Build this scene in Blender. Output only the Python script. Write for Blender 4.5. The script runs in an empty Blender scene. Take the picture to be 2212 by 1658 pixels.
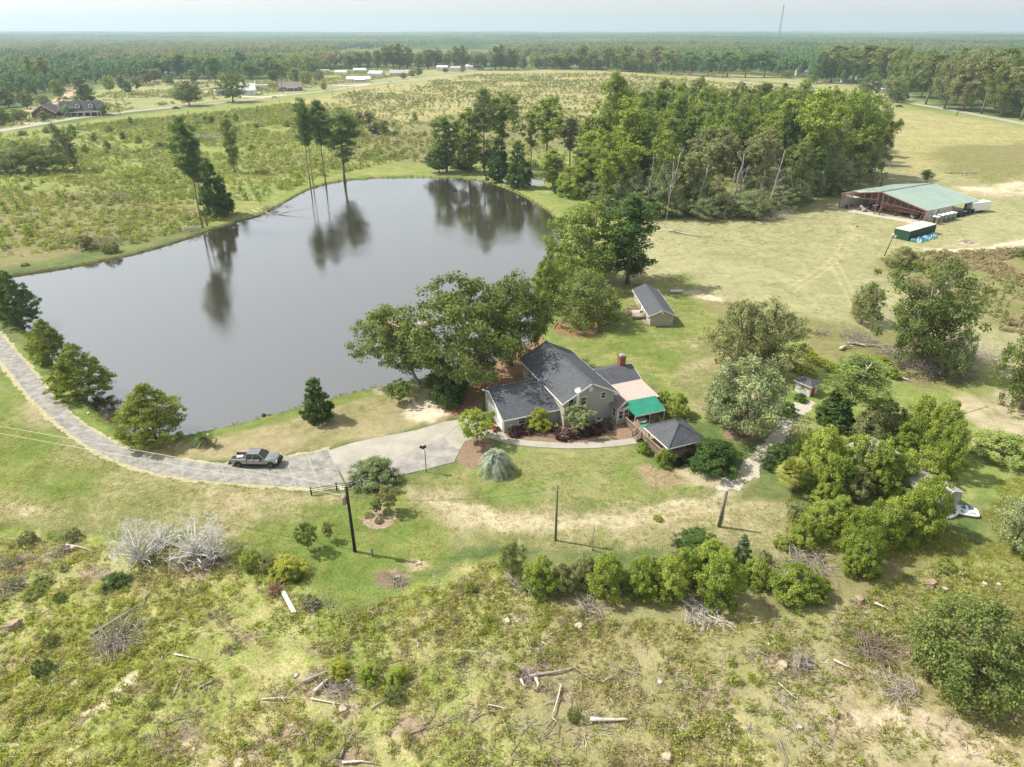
import bpy, math, random
import numpy as np
from mathutils import Vector, Matrix, noise
from mathutils.geometry import tessellate_polygon

# ---------------------------------------------------------------- camera, sky, sun, exposure
S = bpy.context.scene
COL = S.collection
R = math.radians
CAM_H = 52.0
PITCH = R(27.4)
cam = bpy.data.cameras.new('camera')
cam.sensor_width = 36.0
cam.lens = 36.0 * 2049.0 / 3072.0
cam.clip_start = 1.0
cam.clip_end = 60000.0
camo = bpy.data.objects.new('camera', cam)
camo.location = (0, 0, CAM_H)
camo.rotation_euler = (R(90) - PITCH, 0, 0)
COL.objects.link(camo)
S.camera = camo

SUN_AZ = R(-75.6)
SUN_EL = R(50.0)
w = bpy.data.worlds.new('World')
S.world = w
w.use_nodes = True
wn = w.node_tree
sky = wn.nodes.new('ShaderNodeTexSky')
sky.sky_type = 'NISHITA'
sky.sun_disc = False
sky.sun_elevation = SUN_EL
sky.sun_rotation = SUN_AZ
sky.air_density = 1.0
sky.dust_density = 1.5
sky.ozone_density = 1.2
wn.nodes['Background'].inputs[1].default_value = 0.11
veil = wn.nodes.new('ShaderNodeMix'); veil.data_type = 'RGBA'; veil.blend_type = 'ADD'      # thin bright overcast veil over the clear sky
veil.inputs[0].default_value = 1.0; veil.inputs[7].default_value = (2.15, 2.12, 2.02, 1)
hs = wn.nodes.new('ShaderNodeHueSaturation'); hs.inputs['Saturation'].default_value = .28
wn.links.new(sky.outputs[0], hs.inputs['Color']); wn.links.new(hs.outputs[0], veil.inputs[6]); wn.links.new(veil.outputs[2], wn.nodes['Background'].inputs[0])

sun = bpy.data.lights.new('sun', 'SUN')
sun.energy = 5.0
sun.angle = R(0.6)
sun.color = (1.0, 0.94, 0.82)
suno = bpy.data.objects.new('sun', sun)
sd = Vector((math.sin(SUN_AZ) * math.cos(SUN_EL), math.cos(SUN_AZ) * math.cos(SUN_EL), math.sin(SUN_EL)))
suno.rotation_euler = (-sd).to_track_quat('-Z', 'Y').to_euler()
suno.location = (-50, 0, 80)
COL.objects.link(suno)

S.view_settings.view_transform = 'Standard'
S.view_settings.look = 'None'
S.view_settings.gamma = 1
S.view_settings.exposure = 0.38
S.view_settings.use_curve_mapping = False
S.render.engine = 'CYCLES'
S.cycles.max_bounces = 6
S.cycles.diffuse_bounces = 2
S.cycles.glossy_bounces = 2
S.cycles.transmission_bounces = 3
S.cycles.transparent_max_bounces = 6
S.cycles.volume_bounces = 1
S.cycles.use_denoising = True
S.cycles.caustics_reflective = False
S.cycles.caustics_refractive = False

# ---------------------------------------------------------------- map references
# places read off the survey photograph (2212 x 1658 frame) turned into ground coordinates in metres
FP, CX, CY = 1475.3, 1106.0, 829.0
CP, SP = math.cos(PITCH), math.sin(PITCH)
def G(x, y, z=0.0):
    u = (x - CX) / FP; v = (y - CY) / FP
    t = (z - CAM_H) / (-SP - v * CP)
    return (u * t, (CP - v * SP) * t)
def PJ(X, Y, Z):
    Z = Z - CAM_H
    d = Y * CP - Z * SP
    return (CX + FP * X / d, CY - FP * (Y * SP + Z * CP) / d)
def HT(X, Y, ty):
    lo, hi = 0.0, 250.0
    for _ in range(40):
        m = (lo + hi) / 2
        if PJ(X, Y, m)[1] > ty: lo = m
        else: hi = m
    return lo
def frame(x0, y0, s):            # a measuring frame enlarged s times, given in 3072-wide pixels
    k = 2212.0 / 3072.0
    return lambda x, y, z=0.0: G((x0 + x / s) * k, (y0 + y / s) * k, z)
def depth(X, Y, Z=0):
    return Y * CP - (Z - CAM_H) * SP

rng = np.random.default_rng(7)
rnd = random.Random(11)

# ---------------------------------------------------------------- numpy noise
_perm = np.random.default_rng(3).random((256, 256)).astype(np.float32)
def vnoise(x, y):
    x = np.asarray(x, dtype=np.float64); y = np.asarray(y, dtype=np.float64)
    xi = np.floor(x).astype(int); yi = np.floor(y).astype(int)
    fx = x - xi; fy = y - yi
    fx = fx * fx * (3 - 2 * fx); fy = fy * fy * (3 - 2 * fy)
    a = _perm[xi & 255, yi & 255]; b = _perm[(xi + 1) & 255, yi & 255]
    c = _perm[xi & 255, (yi + 1) & 255]; d = _perm[(xi + 1) & 255, (yi + 1) & 255]
    return (a * (1 - fx) + b * fx) * (1 - fy) + (c * (1 - fx) + d * fx) * fy
def fbm(x, y, o=4):
    s = 0; a = .5; t = 0
    for i in range(o):
        s = s + a * vnoise(x * 2 ** i + 17 * i, y * 2 ** i + 31 * i); t += a; a *= .55
    return s / t
def polysd(px, py, poly):
    """signed distance to a polygon, positive inside"""
    px = np.asarray(px, dtype=np.float64); py = np.asarray(py, dtype=np.float64)
    n = len(poly); d2 = np.full(px.shape, 1e18); ins = np.zeros(px.shape, bool)
    for i in range(n):
        ax, ay = poly[i]; bx, by = poly[(i + 1) % n]
        ex, ey = bx - ax, by - ay
        t = np.clip(((px - ax) * ex + (py - ay) * ey) / (ex * ex + ey * ey + 1e-9), 0, 1)
        d2 = np.minimum(d2, (px - ax - t * ex) ** 2 + (py - ay - t * ey) ** 2)
        cond = (ay > py) != (by > py)
        with np.errstate(divide='ignore', invalid='ignore'):
            xx = ax + (py - ay) * ex / (ey if abs(ey) > 1e-9 else 1e-9)
        ins ^= cond & (px < xx)
    return np.where(ins, 1, -1) * np.sqrt(d2)
def linesd(px, py, line):
    px = np.asarray(px, dtype=np.float64); py = np.asarray(py, dtype=np.float64)
    d2 = np.full(px.shape, 1e18)
    for (ax, ay), (bx, by) in zip(line[:-1], line[1:]):
        ex, ey = bx - ax, by - ay
        t = np.clip(((px - ax) * ex + (py - ay) * ey) / (ex * ex + ey * ey + 1e-9), 0, 1)
        d2 = np.minimum(d2, (px - ax - t * ex) ** 2 + (py - ay - t * ey) ** 2)
    return np.sqrt(d2)
def smooth(line, k=2, closed=False):
    pts = [tuple(p) for p in line]
    for _ in range(k):
        out = []
        n = len(pts)
        rg = range(n if closed else n - 1)
        if not closed: out.append(pts[0])
        for i in rg:
            a, b = pts[i], pts[(i + 1) % n]
            out.append((a[0] * .75 + b[0] * .25, a[1] * .75 + b[1] * .25))
            out.append((a[0] * .25 + b[0] * .75, a[1] * .25 + b[1] * .75))
        if not closed: out.append(pts[-1])
        pts = out
    return pts
def resample(line, n):
    P = np.array(line, float)
    L = np.concatenate([[0], np.cumsum(np.linalg.norm(np.diff(P, axis=0), axis=1))])
    t = np.linspace(0, L[-1], n)
    return np.stack([np.interp(t, L, P[:, k]) for k in range(P.shape[1])], 1)

# ---------------------------------------------------------------- materials
def new_mat(name):
    m = bpy.data.materials.new(name); m.use_nodes = True
    return m, m.node_tree, m.node_tree.nodes['Principled BSDF']
def nd(nt, typ, **kw):
    n = nt.nodes.new(typ)
    for k, v in kw.items(): setattr(n, k, v)
    return n
def ramp(nt, stops):
    r = nt.nodes.new('ShaderNodeValToRGB')
    e = r.color_ramp.elements
    while len(e) < len(stops): e.new(0.5)
    for i, (p, c) in enumerate(stops):
        e[i].position = p; e[i].color = (c[0], c[1], c[2], 1) if hasattr(c, '__len__') else (c, c, c, 1)
    return r
def mixc(nt, a, b, f, mode='MIX'):
    m = nt.nodes.new('ShaderNodeMix'); m.data_type = 'RGBA'; m.blend_type = mode
    for sock, v in ((m.inputs[0], f), (m.inputs[6], a), (m.inputs[7], b)):
        if isinstance(v, bpy.types.NodeSocket): nt.links.new(v, sock)
        elif hasattr(v, '__len__'): sock.default_value = (v[0], v[1], v[2], 1)
        else: sock.default_value = v if sock == m.inputs[0] else (v, v, v, 1)
    return m.outputs[2]
def noise_tex(nt, scale, detail=4, rough=.6, vec=None, dist=0):
    n = nd(nt, 'ShaderNodeTexNoise'); n.inputs['Scale'].default_value = scale
    n.inputs['Detail'].default_value = detail; n.inputs['Roughness'].default_value = rough
    n.inputs['Distortion'].default_value = dist
    if vec is not None: nt.links.new(vec, n.inputs['Vector'])
    return n.outputs['Fac']
_mats = {}
def MAT(name, col, rough=.7, var=.25, scale=3.0, metal=0.0, spec=.3, bump=0.0, bscale=20.0, col2=None):
    """plain material with procedural wear: noise mixes the base colour with a second tone"""
    if name in _mats: return _mats[name]
    m, nt, b = new_mat(name)
    geo = nd(nt, 'ShaderNodeNewGeometry')
    f = noise_tex(nt, scale, 5, .65, geo.outputs['Position'])
    rr = ramp(nt, [(.3, 0.0), (.7, 1.0)])
    nt.links.new(f, rr.inputs[0])
    c2 = col2 or tuple(c * (1 - var) for c in col)
    c1 = tuple(min(1, c * (1 + var * .4)) for c in col)
    out = mixc(nt, c1, c2, rr.outputs[0])
    nt.links.new(out, b.inputs['Base Color'])
    b.inputs['Roughness'].default_value = rough
    b.inputs['Metallic'].default_value = metal
    b.inputs['Specular IOR Level'].default_value = spec
    if bump:
        bf = noise_tex(nt, bscale, 4, .6, geo.outputs['Position'])
        bp = nd(nt, 'ShaderNodeBump'); bp.inputs['Strength'].default_value = bump; bp.inputs['Distance'].default_value = .05
        nt.links.new(bf, bp.inputs['Height']); nt.links.new(bp.outputs[0], b.inputs['Normal'])
    _mats[name] = m
    return m
def LEAF(name, c1, c2, c3=None, trans=.38, rough=.6):
    """foliage: leaves vary one by one, clump by clump and tree by tree"""
    if name in _mats: return _mats[name]
    m, nt, b = new_mat(name)
    geo = nd(nt, 'ShaderNodeNewGeometry'); oi = nd(nt, 'ShaderNodeObjectInfo')
    f = noise_tex(nt, .45, 3, .6, geo.outputs['Position'])
    a = nd(nt, 'ShaderNodeMath', operation='MULTIPLY_ADD'); a.inputs[1].default_value = .4
    nt.links.new(geo.outputs['Random Per Island'], a.inputs[0]); nt.links.new(f, a.inputs[2])
    a2 = nd(nt, 'ShaderNodeMath', operation='MULTIPLY_ADD'); a2.inputs[1].default_value = .25
    nt.links.new(oi.outputs['Random'], a2.inputs[0]); nt.links.new(a.outputs[0], a2.inputs[2])
    st = [(.45, c1), (1.0, c2)]
    if c3: st = [(.45, c1), (.85, c2), (1.1 if False else 1.0, c3)]
    r = ramp(nt, st)
    nt.links.new(a2.outputs[0], r.inputs[0])
    nt.links.new(r.outputs[0], b.inputs['Base Color'])
    b.inputs['Roughness'].default_value = rough
    b.inputs['Specular IOR Level'].default_value = .18
    tr = nd(nt, 'ShaderNodeBsdfTranslucent')
    yel = mixc(nt, r.outputs[0], (1.0, 1.05, .45), 1.0, 'MULTIPLY')
    nt.links.new(yel, tr.inputs[0])
    ms = nd(nt, 'ShaderNodeMixShader'); ms.inputs[0].default_value = trans
    nt.links.new(b.outputs[0], ms.inputs[1]); nt.links.new(tr.outputs[0], ms.inputs[2])
    nt.links.new(ms.outputs[0], nt.nodes['Material Output'].inputs[0])
    _mats[name] = m
    return m

# ---------------------------------------------------------------- mesh helpers
def mesh_np(name, V, F, mat=None, smooth_=False):
    """V (n,3) array; F list of arrays/lists of equal-length faces"""
    me = bpy.data.meshes.new(name)
    V = np.asarray(V, dtype=np.float32)
    Fs = [np.asarray(f, dtype=np.int32) for f in (F if isinstance(F, list) else [F]) if len(f)]
    loops = np.concatenate([f.ravel() for f in Fs])
    tot = np.concatenate([np.full(len(f), f.shape[1], np.int32) for f in Fs])
    start = np.concatenate([[0], np.cumsum(tot)[:-1]]).astype(np.int32)
    me.vertices.add(len(V)); me.vertices.foreach_set('co', V.ravel())
    me.loops.add(len(loops)); me.loops.foreach_set('vertex_index', loops)
    me.polygons.add(len(tot)); me.polygons.foreach_set('loop_start', start); me.polygons.foreach_set('loop_total', tot)
    if smooth_: me.polygons.foreach_set('use_smooth', np.ones(len(tot), bool))
    me.update(calc_edges=True)
    if mat: me.materials.append(mat)
    return me
class MB:
    """collects boxes, bars, tubes and plates; build() links them as ONE mesh object"""
    def __init__(s): s.v = []; s.f = []
    def add(s, vs, fs):
        o = len(s.v); s.v += [tuple(map(float, p)) for p in vs]; s.f += [tuple(i + o for i in f) for f in fs]
        return s
    def box(s, c, d, rz=0, rx=0, ry=0):
        M = Matrix.Rotation(rz, 3, 'Z') @ Matrix.Rotation(ry, 3, 'Y') @ Matrix.Rotation(rx, 3, 'X')
        vs = []
        for k in (-1, 1):
            for j in (-1, 1):
                for i in (-1, 1):
                    p = M @ Vector((i * d[0] / 2, j * d[1] / 2, k * d[2] / 2))
                    vs.append((c[0] + p.x, c[1] + p.y, c[2] + p.z))
        return s.add(vs, [(0, 2, 3, 1), (4, 5, 7, 6), (0, 1, 5, 4), (2, 6, 7, 3), (0, 4, 6, 2), (1, 3, 7, 5)])
    def bb(s, x0, x1, y0, y1, z0, z1):
        return s.box(((x0 + x1) / 2, (y0 + y1) / 2, (z0 + z1) / 2), (abs(x1 - x0), abs(y1 - y0), abs(z1 - z0)))
    def bar(s, a, b, t, t2=None):
        a = Vector(a); b = Vector(b); d = (b - a); L = d.length
        if L < 1e-6: return s
        d.normalize(); up = Vector((0, 0, 1)) if abs(d.z) < .95 else Vector((1, 0, 0))
        x = d.cross(up).normalized(); y = x.cross(d)
        t2 = t2 or t
        vs = []
        for p in (a, b):
            for i, j in ((-1, -1), (1, -1), (1, 1), (-1, 1)):
                vs.append(p + x * (i * t / 2) + y * (j * t2 / 2))
        return s.add(vs, [(3, 2, 1, 0), (4, 5, 6, 7), (0, 1, 5, 4), (1, 2, 6, 5), (2, 3, 7, 6), (3, 0, 4, 7)])
    def tube(s, pts, rad, n=6, cap=True):
        pts = [Vector(p) for p in pts]
        if not hasattr(rad, '__len__'): rad = [rad] * len(pts)
        vs = []; fs = []
        ref = Vector((.31, .17, .93)).normalized()
        for i, p in enumerate(pts):
            d = (pts[min(i + 1, len(pts) - 1)] - pts[max(i - 1, 0)])
            if d.length < 1e-7: d = Vector((0, 0, 1))
            d.normalize()
            x = d.cross(ref)
            if x.length < 1e-3: x = d.cross(Vector((1, 0, 0)))
            x.normalize(); y = d.cross(x)
            for k in range(n):
                a = 2 * math.pi * k / n
                vs.append(p + (x * math.cos(a) + y * math.sin(a)) * rad[i])
        for i in range(len(pts) - 1):
            for k in range(n):
                k2 = (k + 1) % n
                fs.append((i * n + k, i * n + k2, (i + 1) * n + k2, (i + 1) * n + k))
        if cap:
            fs.append(tuple(range(n - 1, -1, -1))); fs.append(tuple((len(pts) - 1) * n + k for k in range(n)))
        return s.add(vs, fs)
    def plate(s, ring, t, down=None):
        """a planar ring of 3D points thickened by t along its normal (downwards)"""
        P = [Vector(p) for p in ring]
        nrm = Vector((0, 0, 0))
        for i in range(len(P)):
            a, b = P[i], P[(i + 1) % len(P)]
            nrm += Vector(((a.y - b.y) * (a.z + b.z), (a.z - b.z) * (a.x + b.x), (a.x - b.x) * (a.y + b.y)))
        nrm.normalize()
        if nrm.z < 0: P.reverse(); nrm = -nrm
        if down is not None: nrm = Vector(down).normalized() * -1
        n = len(P)
        vs = P + [p - nrm * t for p in P]
        fs = [tuple(range(n)), tuple(range(2 * n - 1, n - 1, -1))]
        for i in range(n):
            j = (i + 1) % n
            fs.append((i, n + i, n + j, j))
        return s.add(vs, fs)
    def wallp(s, ring, t, inward):
        """vertical wall ring thickened along a given horizontal direction"""
        d = Vector(inward).normalized() * t
        P = [Vector(p) for p in ring]; n = len(P)
        vs = P + [p + d for p in P]
        fs = [tuple(range(n)), tuple(range(2 * n - 1, n - 1, -1))]
        for i in range(n):
            j = (i + 1) % n
            fs.append((i, n + i, n + j, j))
        return s.add(vs, fs)
    def lathe(s, c, prof, n=12):
        vs = []; fs = []
        for r, z in prof:
            for k in range(n):
                a = 2 * math.pi * k / n
                vs.append((c[0] + r * math.cos(a), c[1] + r * math.sin(a), c[2] + z))
        for i in range(len(prof) - 1):
            for k in range(n):
                k2 = (k + 1) % n
                fs.append((i * n + k, i * n + k2, (i + 1) * n + k2, (i + 1) * n + k))
        fs.append(tuple(range(n - 1, -1, -1))); fs.append(tuple((len(prof) - 1) * n + k for k in range(n)))
        return s.add(vs, fs)
    def build(s, name, mat=None, parent=None, smooth_=False, bevel=0):
        me = bpy.data.meshes.new(name)
        me.from_pydata(s.v, [], s.f); me.update()
        if smooth_:
            for p in me.polygons: p.use_smooth = True
        if mat: me.materials.append(mat)
        o = bpy.data.objects.new(name, me); COL.objects.link(o)
        if parent: o.parent = parent
        if bevel:
            b = o.modifiers.new('bevel', 'BEVEL'); b.width = bevel; b.segments = 2; b.limit_method = 'ANGLE'
        return o
def linkm(name, me, parent=None, loc=(0, 0, 0), rz=0, sc=None, mat=None):
    o = bpy.data.objects.new(name, me); COL.objects.link(o)
    if parent: o.parent = parent
    o.location = loc; o.rotation_euler = (0, 0, rz)
    if sc is not None: o.scale = sc if hasattr(sc, '__len__') else (sc, sc, sc)
    if mat is not None:
        o.material_slots[0].link = 'OBJECT'; o.material_slots[0].material = mat
    return o
def tag(o, label, cat, group=None):
    o['label'] = label; o['category'] = cat
    if group: o['group'] = group
    return o
def struct(o): o['kind'] = 'structure'; return o
def thing(name, label, cat, loc=(0, 0, 0), rz=0, group=None):
    o = bpy.data.objects.new(name, None); COL.objects.link(o)
    o.location = loc; o.rotation_euler = (0, 0, rz); o.empty_display_size = .3
    return tag(o, label, cat, group)
def kids(o): return [c for c in list(o.children)]
def copy_tree(o, parent=None):
    c = o.copy(); COL.objects.link(c)
    if parent: c.parent = parent
    for ch in kids(o): copy_tree(ch, c)
    return c
# ---------------------------------------------------------------- the pond outline and the ground sheet
WZ = -0.55
pond_px = [(36,597),(90,590),(165,577),(240,562),(300,549),(380,526),(430,509),(470,493),(520,478),(560,469),(600,449),(640,425),(672,408),(720,395),(780,388),(860,384),(930,384),(990,386),(1040,392),(1080,403),(1120,420),(1150,437),(1180,455),(1202,475),(1210,505),(1212,560),(1206,640),(1190,690),(1150,742),(1080,775),(984,800),(930,815),(891,822),(846,831),(801,840),(760,850),(720,859),(640,884),(560,904),(480,925),(401,941),(365,947),(326,947),(290,938),(261,925),(240,914),(227,904),(203,881),(182,852),(150,822),(109,779),(78,745),(56,715),(36,693),(0,668),(-40,650),(-60,632),(-30,610)]
POND = smooth([G(x, y, WZ) for x, y in pond_px], 2, True)
POOL = smooth([G(x, y, WZ) for x, y in [(1058,376),(1090,378),(1130,386),(1168,388),(1180,398),(1150,404),(1110,398),(1075,390)]], 2, True)

def scrub_mask(x, y): return SCR(x, y)
def P(*px): return [G(a, b) for a, b in px]
lush = ((.13,.19,.042),(.225,.235,.08)); lawn = ((.20,.21,.08),(.37,.315,.195))
tan = ((.33,.285,.165),(.21,.205,.085)); scrub = ((.215,.26,.062),(.385,.35,.17))
yel = ((.38,.345,.16),(.29,.28,.13)); mead = ((.345,.33,.185),(.275,.275,.135))
weed = ((.19,.25,.065),(.29,.29,.11)); brn = ((.24,.21,.105),(.19,.215,.075)); sandc = ((.66,.575,.44),(.40,.345,.21))
mulchc = ((.26,.155,.09),(.33,.22,.14)); bare = ((.43,.375,.25),(.31,.285,.15))
# (outline in photo pixels, the two tones of turf that grow there, width of the transition in metres)
ZONES = [
 (P((-900,300),(0,285),(380,235),(760,188),(1050,152),(1300,152),(1560,170),(2000,232),(2700,330),(4200,900),(2600,1300),(900,640),(500,480),(-600,620)), weed, 6),
 (P((-700,330),(0,284),(150,257),(380,231),(600,207),(760,187),(1050,153),(1050,148),(880,146),(700,152),(660,168),(560,174),(330,172),(260,178),(160,205),(100,225),(0,240),(-400,290)), ((.34,.33,.16),(.24,.26,.11)), 9),
 (P((1400,158),(1560,168),(1720,184),(1900,212),(2000,226),(1960,206),(1880,186),(1760,172),(1600,162)), ((.36,.345,.16),(.27,.28,.12)), 6),
 (P((620,225),(760,193),(1050,154),(1300,153),(1560,172),(1700,184),(1500,232),(1250,262),(1000,250),(760,300),(690,280)), yel, 22),
 (P((760,300),(1000,250),(1300,262),(1330,330),(1000,345),(930,350),(780,350),(730,320)), brn, 14),
 (P((-400,380),(0,420),(330,410),(420,450),(420,500),(250,540),(0,575),(-400,640)), brn, 10),
 (P((1380,455),(1480,476),(1720,460),(1850,410),(1900,230),(2010,243),(2400,310),(3200,700),(2900,1000),(2212,830),(2060,800),(1800,720),(1500,700),(1330,640),(1300,560),(1340,500)), mead, 5),
 (P((1880,240),(2000,243),(2300,295),(2500,380),(2100,400),(1900,330)), yel, 12),
 (P((2020,320),(2250,310),(2400,360),(2150,390),(2020,370)), brn, 9),
 (P((2000,545),(2300,535),(2500,700),(2212,720),(2120,705),(2075,660),(1880,590),(1900,560)), brn, 4),
 (P((1480,640),(1700,690),(1990,720),(2070,780),(1960,770),(1800,735),(1620,725),(1500,672)), brn, 3),
 (P((1760,700),(1880,720),(2060,790),(2120,830),(2000,850),(1860,800),(1750,760)), brn, 3),
 (P((-600,700),(0,785),(60,850),(130,915),(200,970),(300,1015),(420,1038),(620,1055),(760,1052),(760,1120),(560,1160),(250,1150),(0,1145),(-900,1100)), lawn, 2),
 (P((-200,800),(0,800),(80,880),(160,960),(220,1010),(180,1060),(0,1080),(-300,1000)), lush, 4),
 (P((0,735),(40,745),(110,800),(190,880),(260,945),(350,960),(420,960),(330,985),(240,955),(170,912),(115,862),(60,792)), ((.17,.235,.055),(.24,.24,.09)), 1.5),
 (P((560,1150),(690,1090),(760,1070),(880,1055),(960,1100),(1000,1180),(930,1230),(850,1285),(745,1315),(690,1290),(640,1235),(520,1180)), lush, 2.2),
 (P((280,975),(400,955),(480,938),(640,895),(760,862),(880,835),(960,870),(960,910),(880,925),(705,968),(600,985),(450,996),(330,990)), tan, 1.2),
 (P((390,944),(480,928),(640,888),(760,855),(850,835),(850,845),(760,868),(640,902),(480,944),(400,958)), ((.15,.21,.05),(.22,.23,.08)), .8),
 (P((1010,1000),(1100,965),(1370,960),(1400,1000),(1530,1040),(1530,1060),(1450,1080),(1250,1095),(1100,1090),(960,1060),(900,1040),(960,1015)), ((.17,.225,.06),(.27,.255,.12)), 2),
 (P((890,1060),(960,1062),(1100,1095),(1260,1112),(1420,1088),(1530,1060),(1590,1070),(1700,1080),(1740,1130),(1680,1200),(1500,1165),(1300,1190),(1090,1180),(990,1170),(930,1100)), lawn, 2),
 (P((870,1050),(960,1078),(1100,1108),(1240,1122),(1350,1112),(1450,1092),(1560,1052),(1620,1040),(1600,1075),(1480,1112),(1350,1138),(1230,1148),(1080,1138),(960,1112),(900,1085)), ((.46,.395,.27),(.33,.295,.165)), 1.6),
 (P((1180,1115),(1290,1112),(1360,1112),(1360,1130),(1290,1140),(1190,1142)), ((.52,.45,.32),(.36,.31,.18)), 1.6),
 (P((1480,1005),(1540,1025),(1600,1020),(1640,980),(1660,960),(1590,1050),(1540,1062),(1500,1048),(1440,1030)), bare, 1.2),
 (P((1180,700),(1220,690),(1290,640),(1400,600),(1480,590),(1520,640),(1560,700),(1500,800),(1480,840),(1400,800),(1290,770),(1200,735)), ((.15,.20,.05),(.28,.27,.11)), 3),
 (P((1480,740),(1560,710),(1600,800),(1700,850),(1560,930),(1510,900),(1460,850)), lawn, 2),
 (P((1190,700),(1225,690),(1300,680),(1310,715),(1260,730),(1200,722)), mulchc, .7),
 (P((960,870),(1010,845),(1050,800),(1120,745),(1170,720),(1180,760),(1160,830),(1140,850),(1040,850),(1035,900),(970,905),(925,898),(930,880)), mulchc, .8),
 (P((880,870),(930,862),(985,892),(940,912),(880,905)), sandc, .8),
 (P((800,845),(880,828),(960,800),(990,812),(960,860),(930,866),(850,862)), ((.16,.20,.06),(.38,.34,.22)), .8),
 (P((2060,855),(2212,840),(2400,900),(2400,970),(2212,945),(2150,935),(2110,925),(2060,880)), bare, 2),
 (P((1080,-0+1300),(1100,1205),(1700,1245),(1790,1180),(2040,1190),(2150,1250),(2150,1400),(1800,1330),(1300,1340)), ((.17,.205,.05),(.24,.21,.11)), 2),
 (P((-900,1155),(0,1150),(200,1155),(330,1190),(480,1185),(590,1195),(640,1250),(700,1310),(770,1315),(870,1285),(1000,1230),(1090,1200),(1120,1290),(1300,1340),(1600,1345),(1800,1330),(1900,1260),(2040,1200),(2212,1210),(3300,1300),(3600,2600),(-900,2600)), scrub, 1.6),
 (P((2040,1180),(2212,1150),(2700,1100),(2900,1250),(2212,1290),(2120,1230)), ((.22,.25,.08),(.31,.29,.14)), 3),
 (P((1600,1520),(1800,1480),(2000,1520),(2212,1600),(2500,1700),(2212,1800),(1900,1640),(1700,1600)), bare, 4),
 (P((1250,1330),(1900,1330),(2212,1400),(2400,1700),(1800,1750),(1300,1700),(1200,1500)), tan, 9),
 (P((330,1560),(380,1540),(820,1200),(0,0)) if False else P((150,1570),(215,1520),(290,1455),(300,1462),(225,1530),(170,1580)), sandc, .5),
 (P((1990,533),(2060,541),(2130,533),(2212,517),(2300,500),(2300,520),(2212,530),(2130,543),(2050,548),(1990,541)), sandc, 1.2),
 (P((2060,404),(2130,400),(2250,392),(2400,400),(2400,430),(2212,424),(2140,424),(2080,418)), sandc, 3),
 (P((1460,628),(1500,628),(1570,650),(1560,656),(1500,640),(1468,636)), sandc, 1.0),
 (P((1395,995),(1420,1010),(1450,1020),(1480,1040),(1400,1060),(1380,1020)), ((.36,.27,.18),(.25,.22,.11)), .8),
]
for _x, _y, _r in [(700,1478,9),(850,1255,7),(390,1612,8),(690,1400,5),(1140,1462,6),(880,1575,7),(540,1375,6),(330,1480,6),(60,1215,9),(430,1225,10),(1240,1500,6),(1900,1400,14),(1350,1640,8),(1030,1268,7),(210,1240,7),(620,1590,7),(1700,1430,8),(1560,1500,6),(760,1640,6)]:
    _c = G(_x, _y); _s = _r / 5.5
    ZONES.append(([(_c[0] + _s * 1.6 * math.cos(a), _c[1] + _s * math.sin(a)) for a in np.linspace(0, 5.6, 8)], ((.19,.15,.10),(.36,.29,.20)), .8))
for _x, _y, _r in [(50,1430,4),(410,1615,5),(515,1648,7),(740,1535,5),(1440,1635,6),(1100,1345,4),(1250,1355,4),(1690,1440,5),(880,1480,3),(1960,1560,10),(2080,1600,12),(1820,1560,7),(60,1107,6),(903,1218,5)]:
    _c = G(_x, _y); _s = _r / 5.5
    ZONES.append(([(_c[0] + _s * 1.6 * math.cos(a), _c[1] + _s * math.sin(a)) for a in np.linspace(0, 5.6, 8)], ((.50,.42,.29),(.33,.28,.17)), .6))
SCRUBP = ZONES[-10][0]
for _z in ZONES:
    if _z[1] is scrub: SCRUBP = _z[0]
WEEDP = ZONES[0][0]

def gz(x, y):
    """height of the ground"""
    x = np.asarray(x, float); y = np.asarray(y, float)
    z = np.zeros(np.broadcast(x, y).shape)
    sp = np.clip(polysd(x, y, SCRUBP) / 3, 0, 1)
    z = z + sp * ((fbm(x * .35, y * .35, 4) - .5) * .55 + (fbm(x * 1.6 + 9, y * 1.6, 2) - .5) * .22)
    far = np.clip((y - 1250) / 2200, 0, 1)
    z = z + far * (fbm(x / 1400 + 3, y / 1100 + 8, 3) - .5) * 46
    for pl in (POND, POOL):
        near = (x > min(p[0] for p in pl) - 6) & (x < max(p[0] for p in pl) + 6) & (y > min(p[1] for p in pl) - 6) & (y < max(p[1] for p in pl) + 6)
        if near.any():
            sd = np.full(z.shape, -10.0)
            sd[near] = polysd(x[near] if x.shape else x, y[near] if y.shape else y, pl)
            sd = sd + (vnoise(x * .9, y * .9) - .5) * .35
            z = np.where(sd > 0, np.maximum(-2.2, WZ - sd * .7), np.where(sd > -1.1, WZ * np.clip(1 + sd / 1.1, 0, 1), z))
    return z
def gz1(x, y): return float(gz(np.array([x]), np.array([y]))[0])

def axis(a0, a1, step, lo, hi, g):
    c = list(np.arange(a0, a1, step))
    s = step; p = a1
    while p < hi: c.append(p); s *= g; p += s
    c.append(hi)
    s = step; p = a0
    while p > lo:
        s *= g; p -= s; c.insert(0, p)
    return np.array(c)
xs = axis(-105, 85, .5, -13000, 13000, 1.055)
ys = axis(38, 150, .5, -300, 15000, 1.022)
X, Y = np.meshgrid(xs, ys)
Zg = gz(X, Y)
nx, ny = len(xs), len(ys)
V = np.stack([X.ravel(), Y.ravel(), Zg.ravel()], 1)
idx = np.arange(nx * ny).reshape(ny, nx)
F = np.stack([idx[:-1, :-1].ravel(), idx[:-1, 1:].ravel(), idx[1:, 1:].ravel(), idx[1:, :-1].ravel()], 1)
ca = np.empty((ny, nx, 3)); cb = np.empty((ny, nx, 3))
ca[:] = (.10, .15, .05); cb[:] = (.17, .19, .07)
far = (Y > 600)
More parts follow.
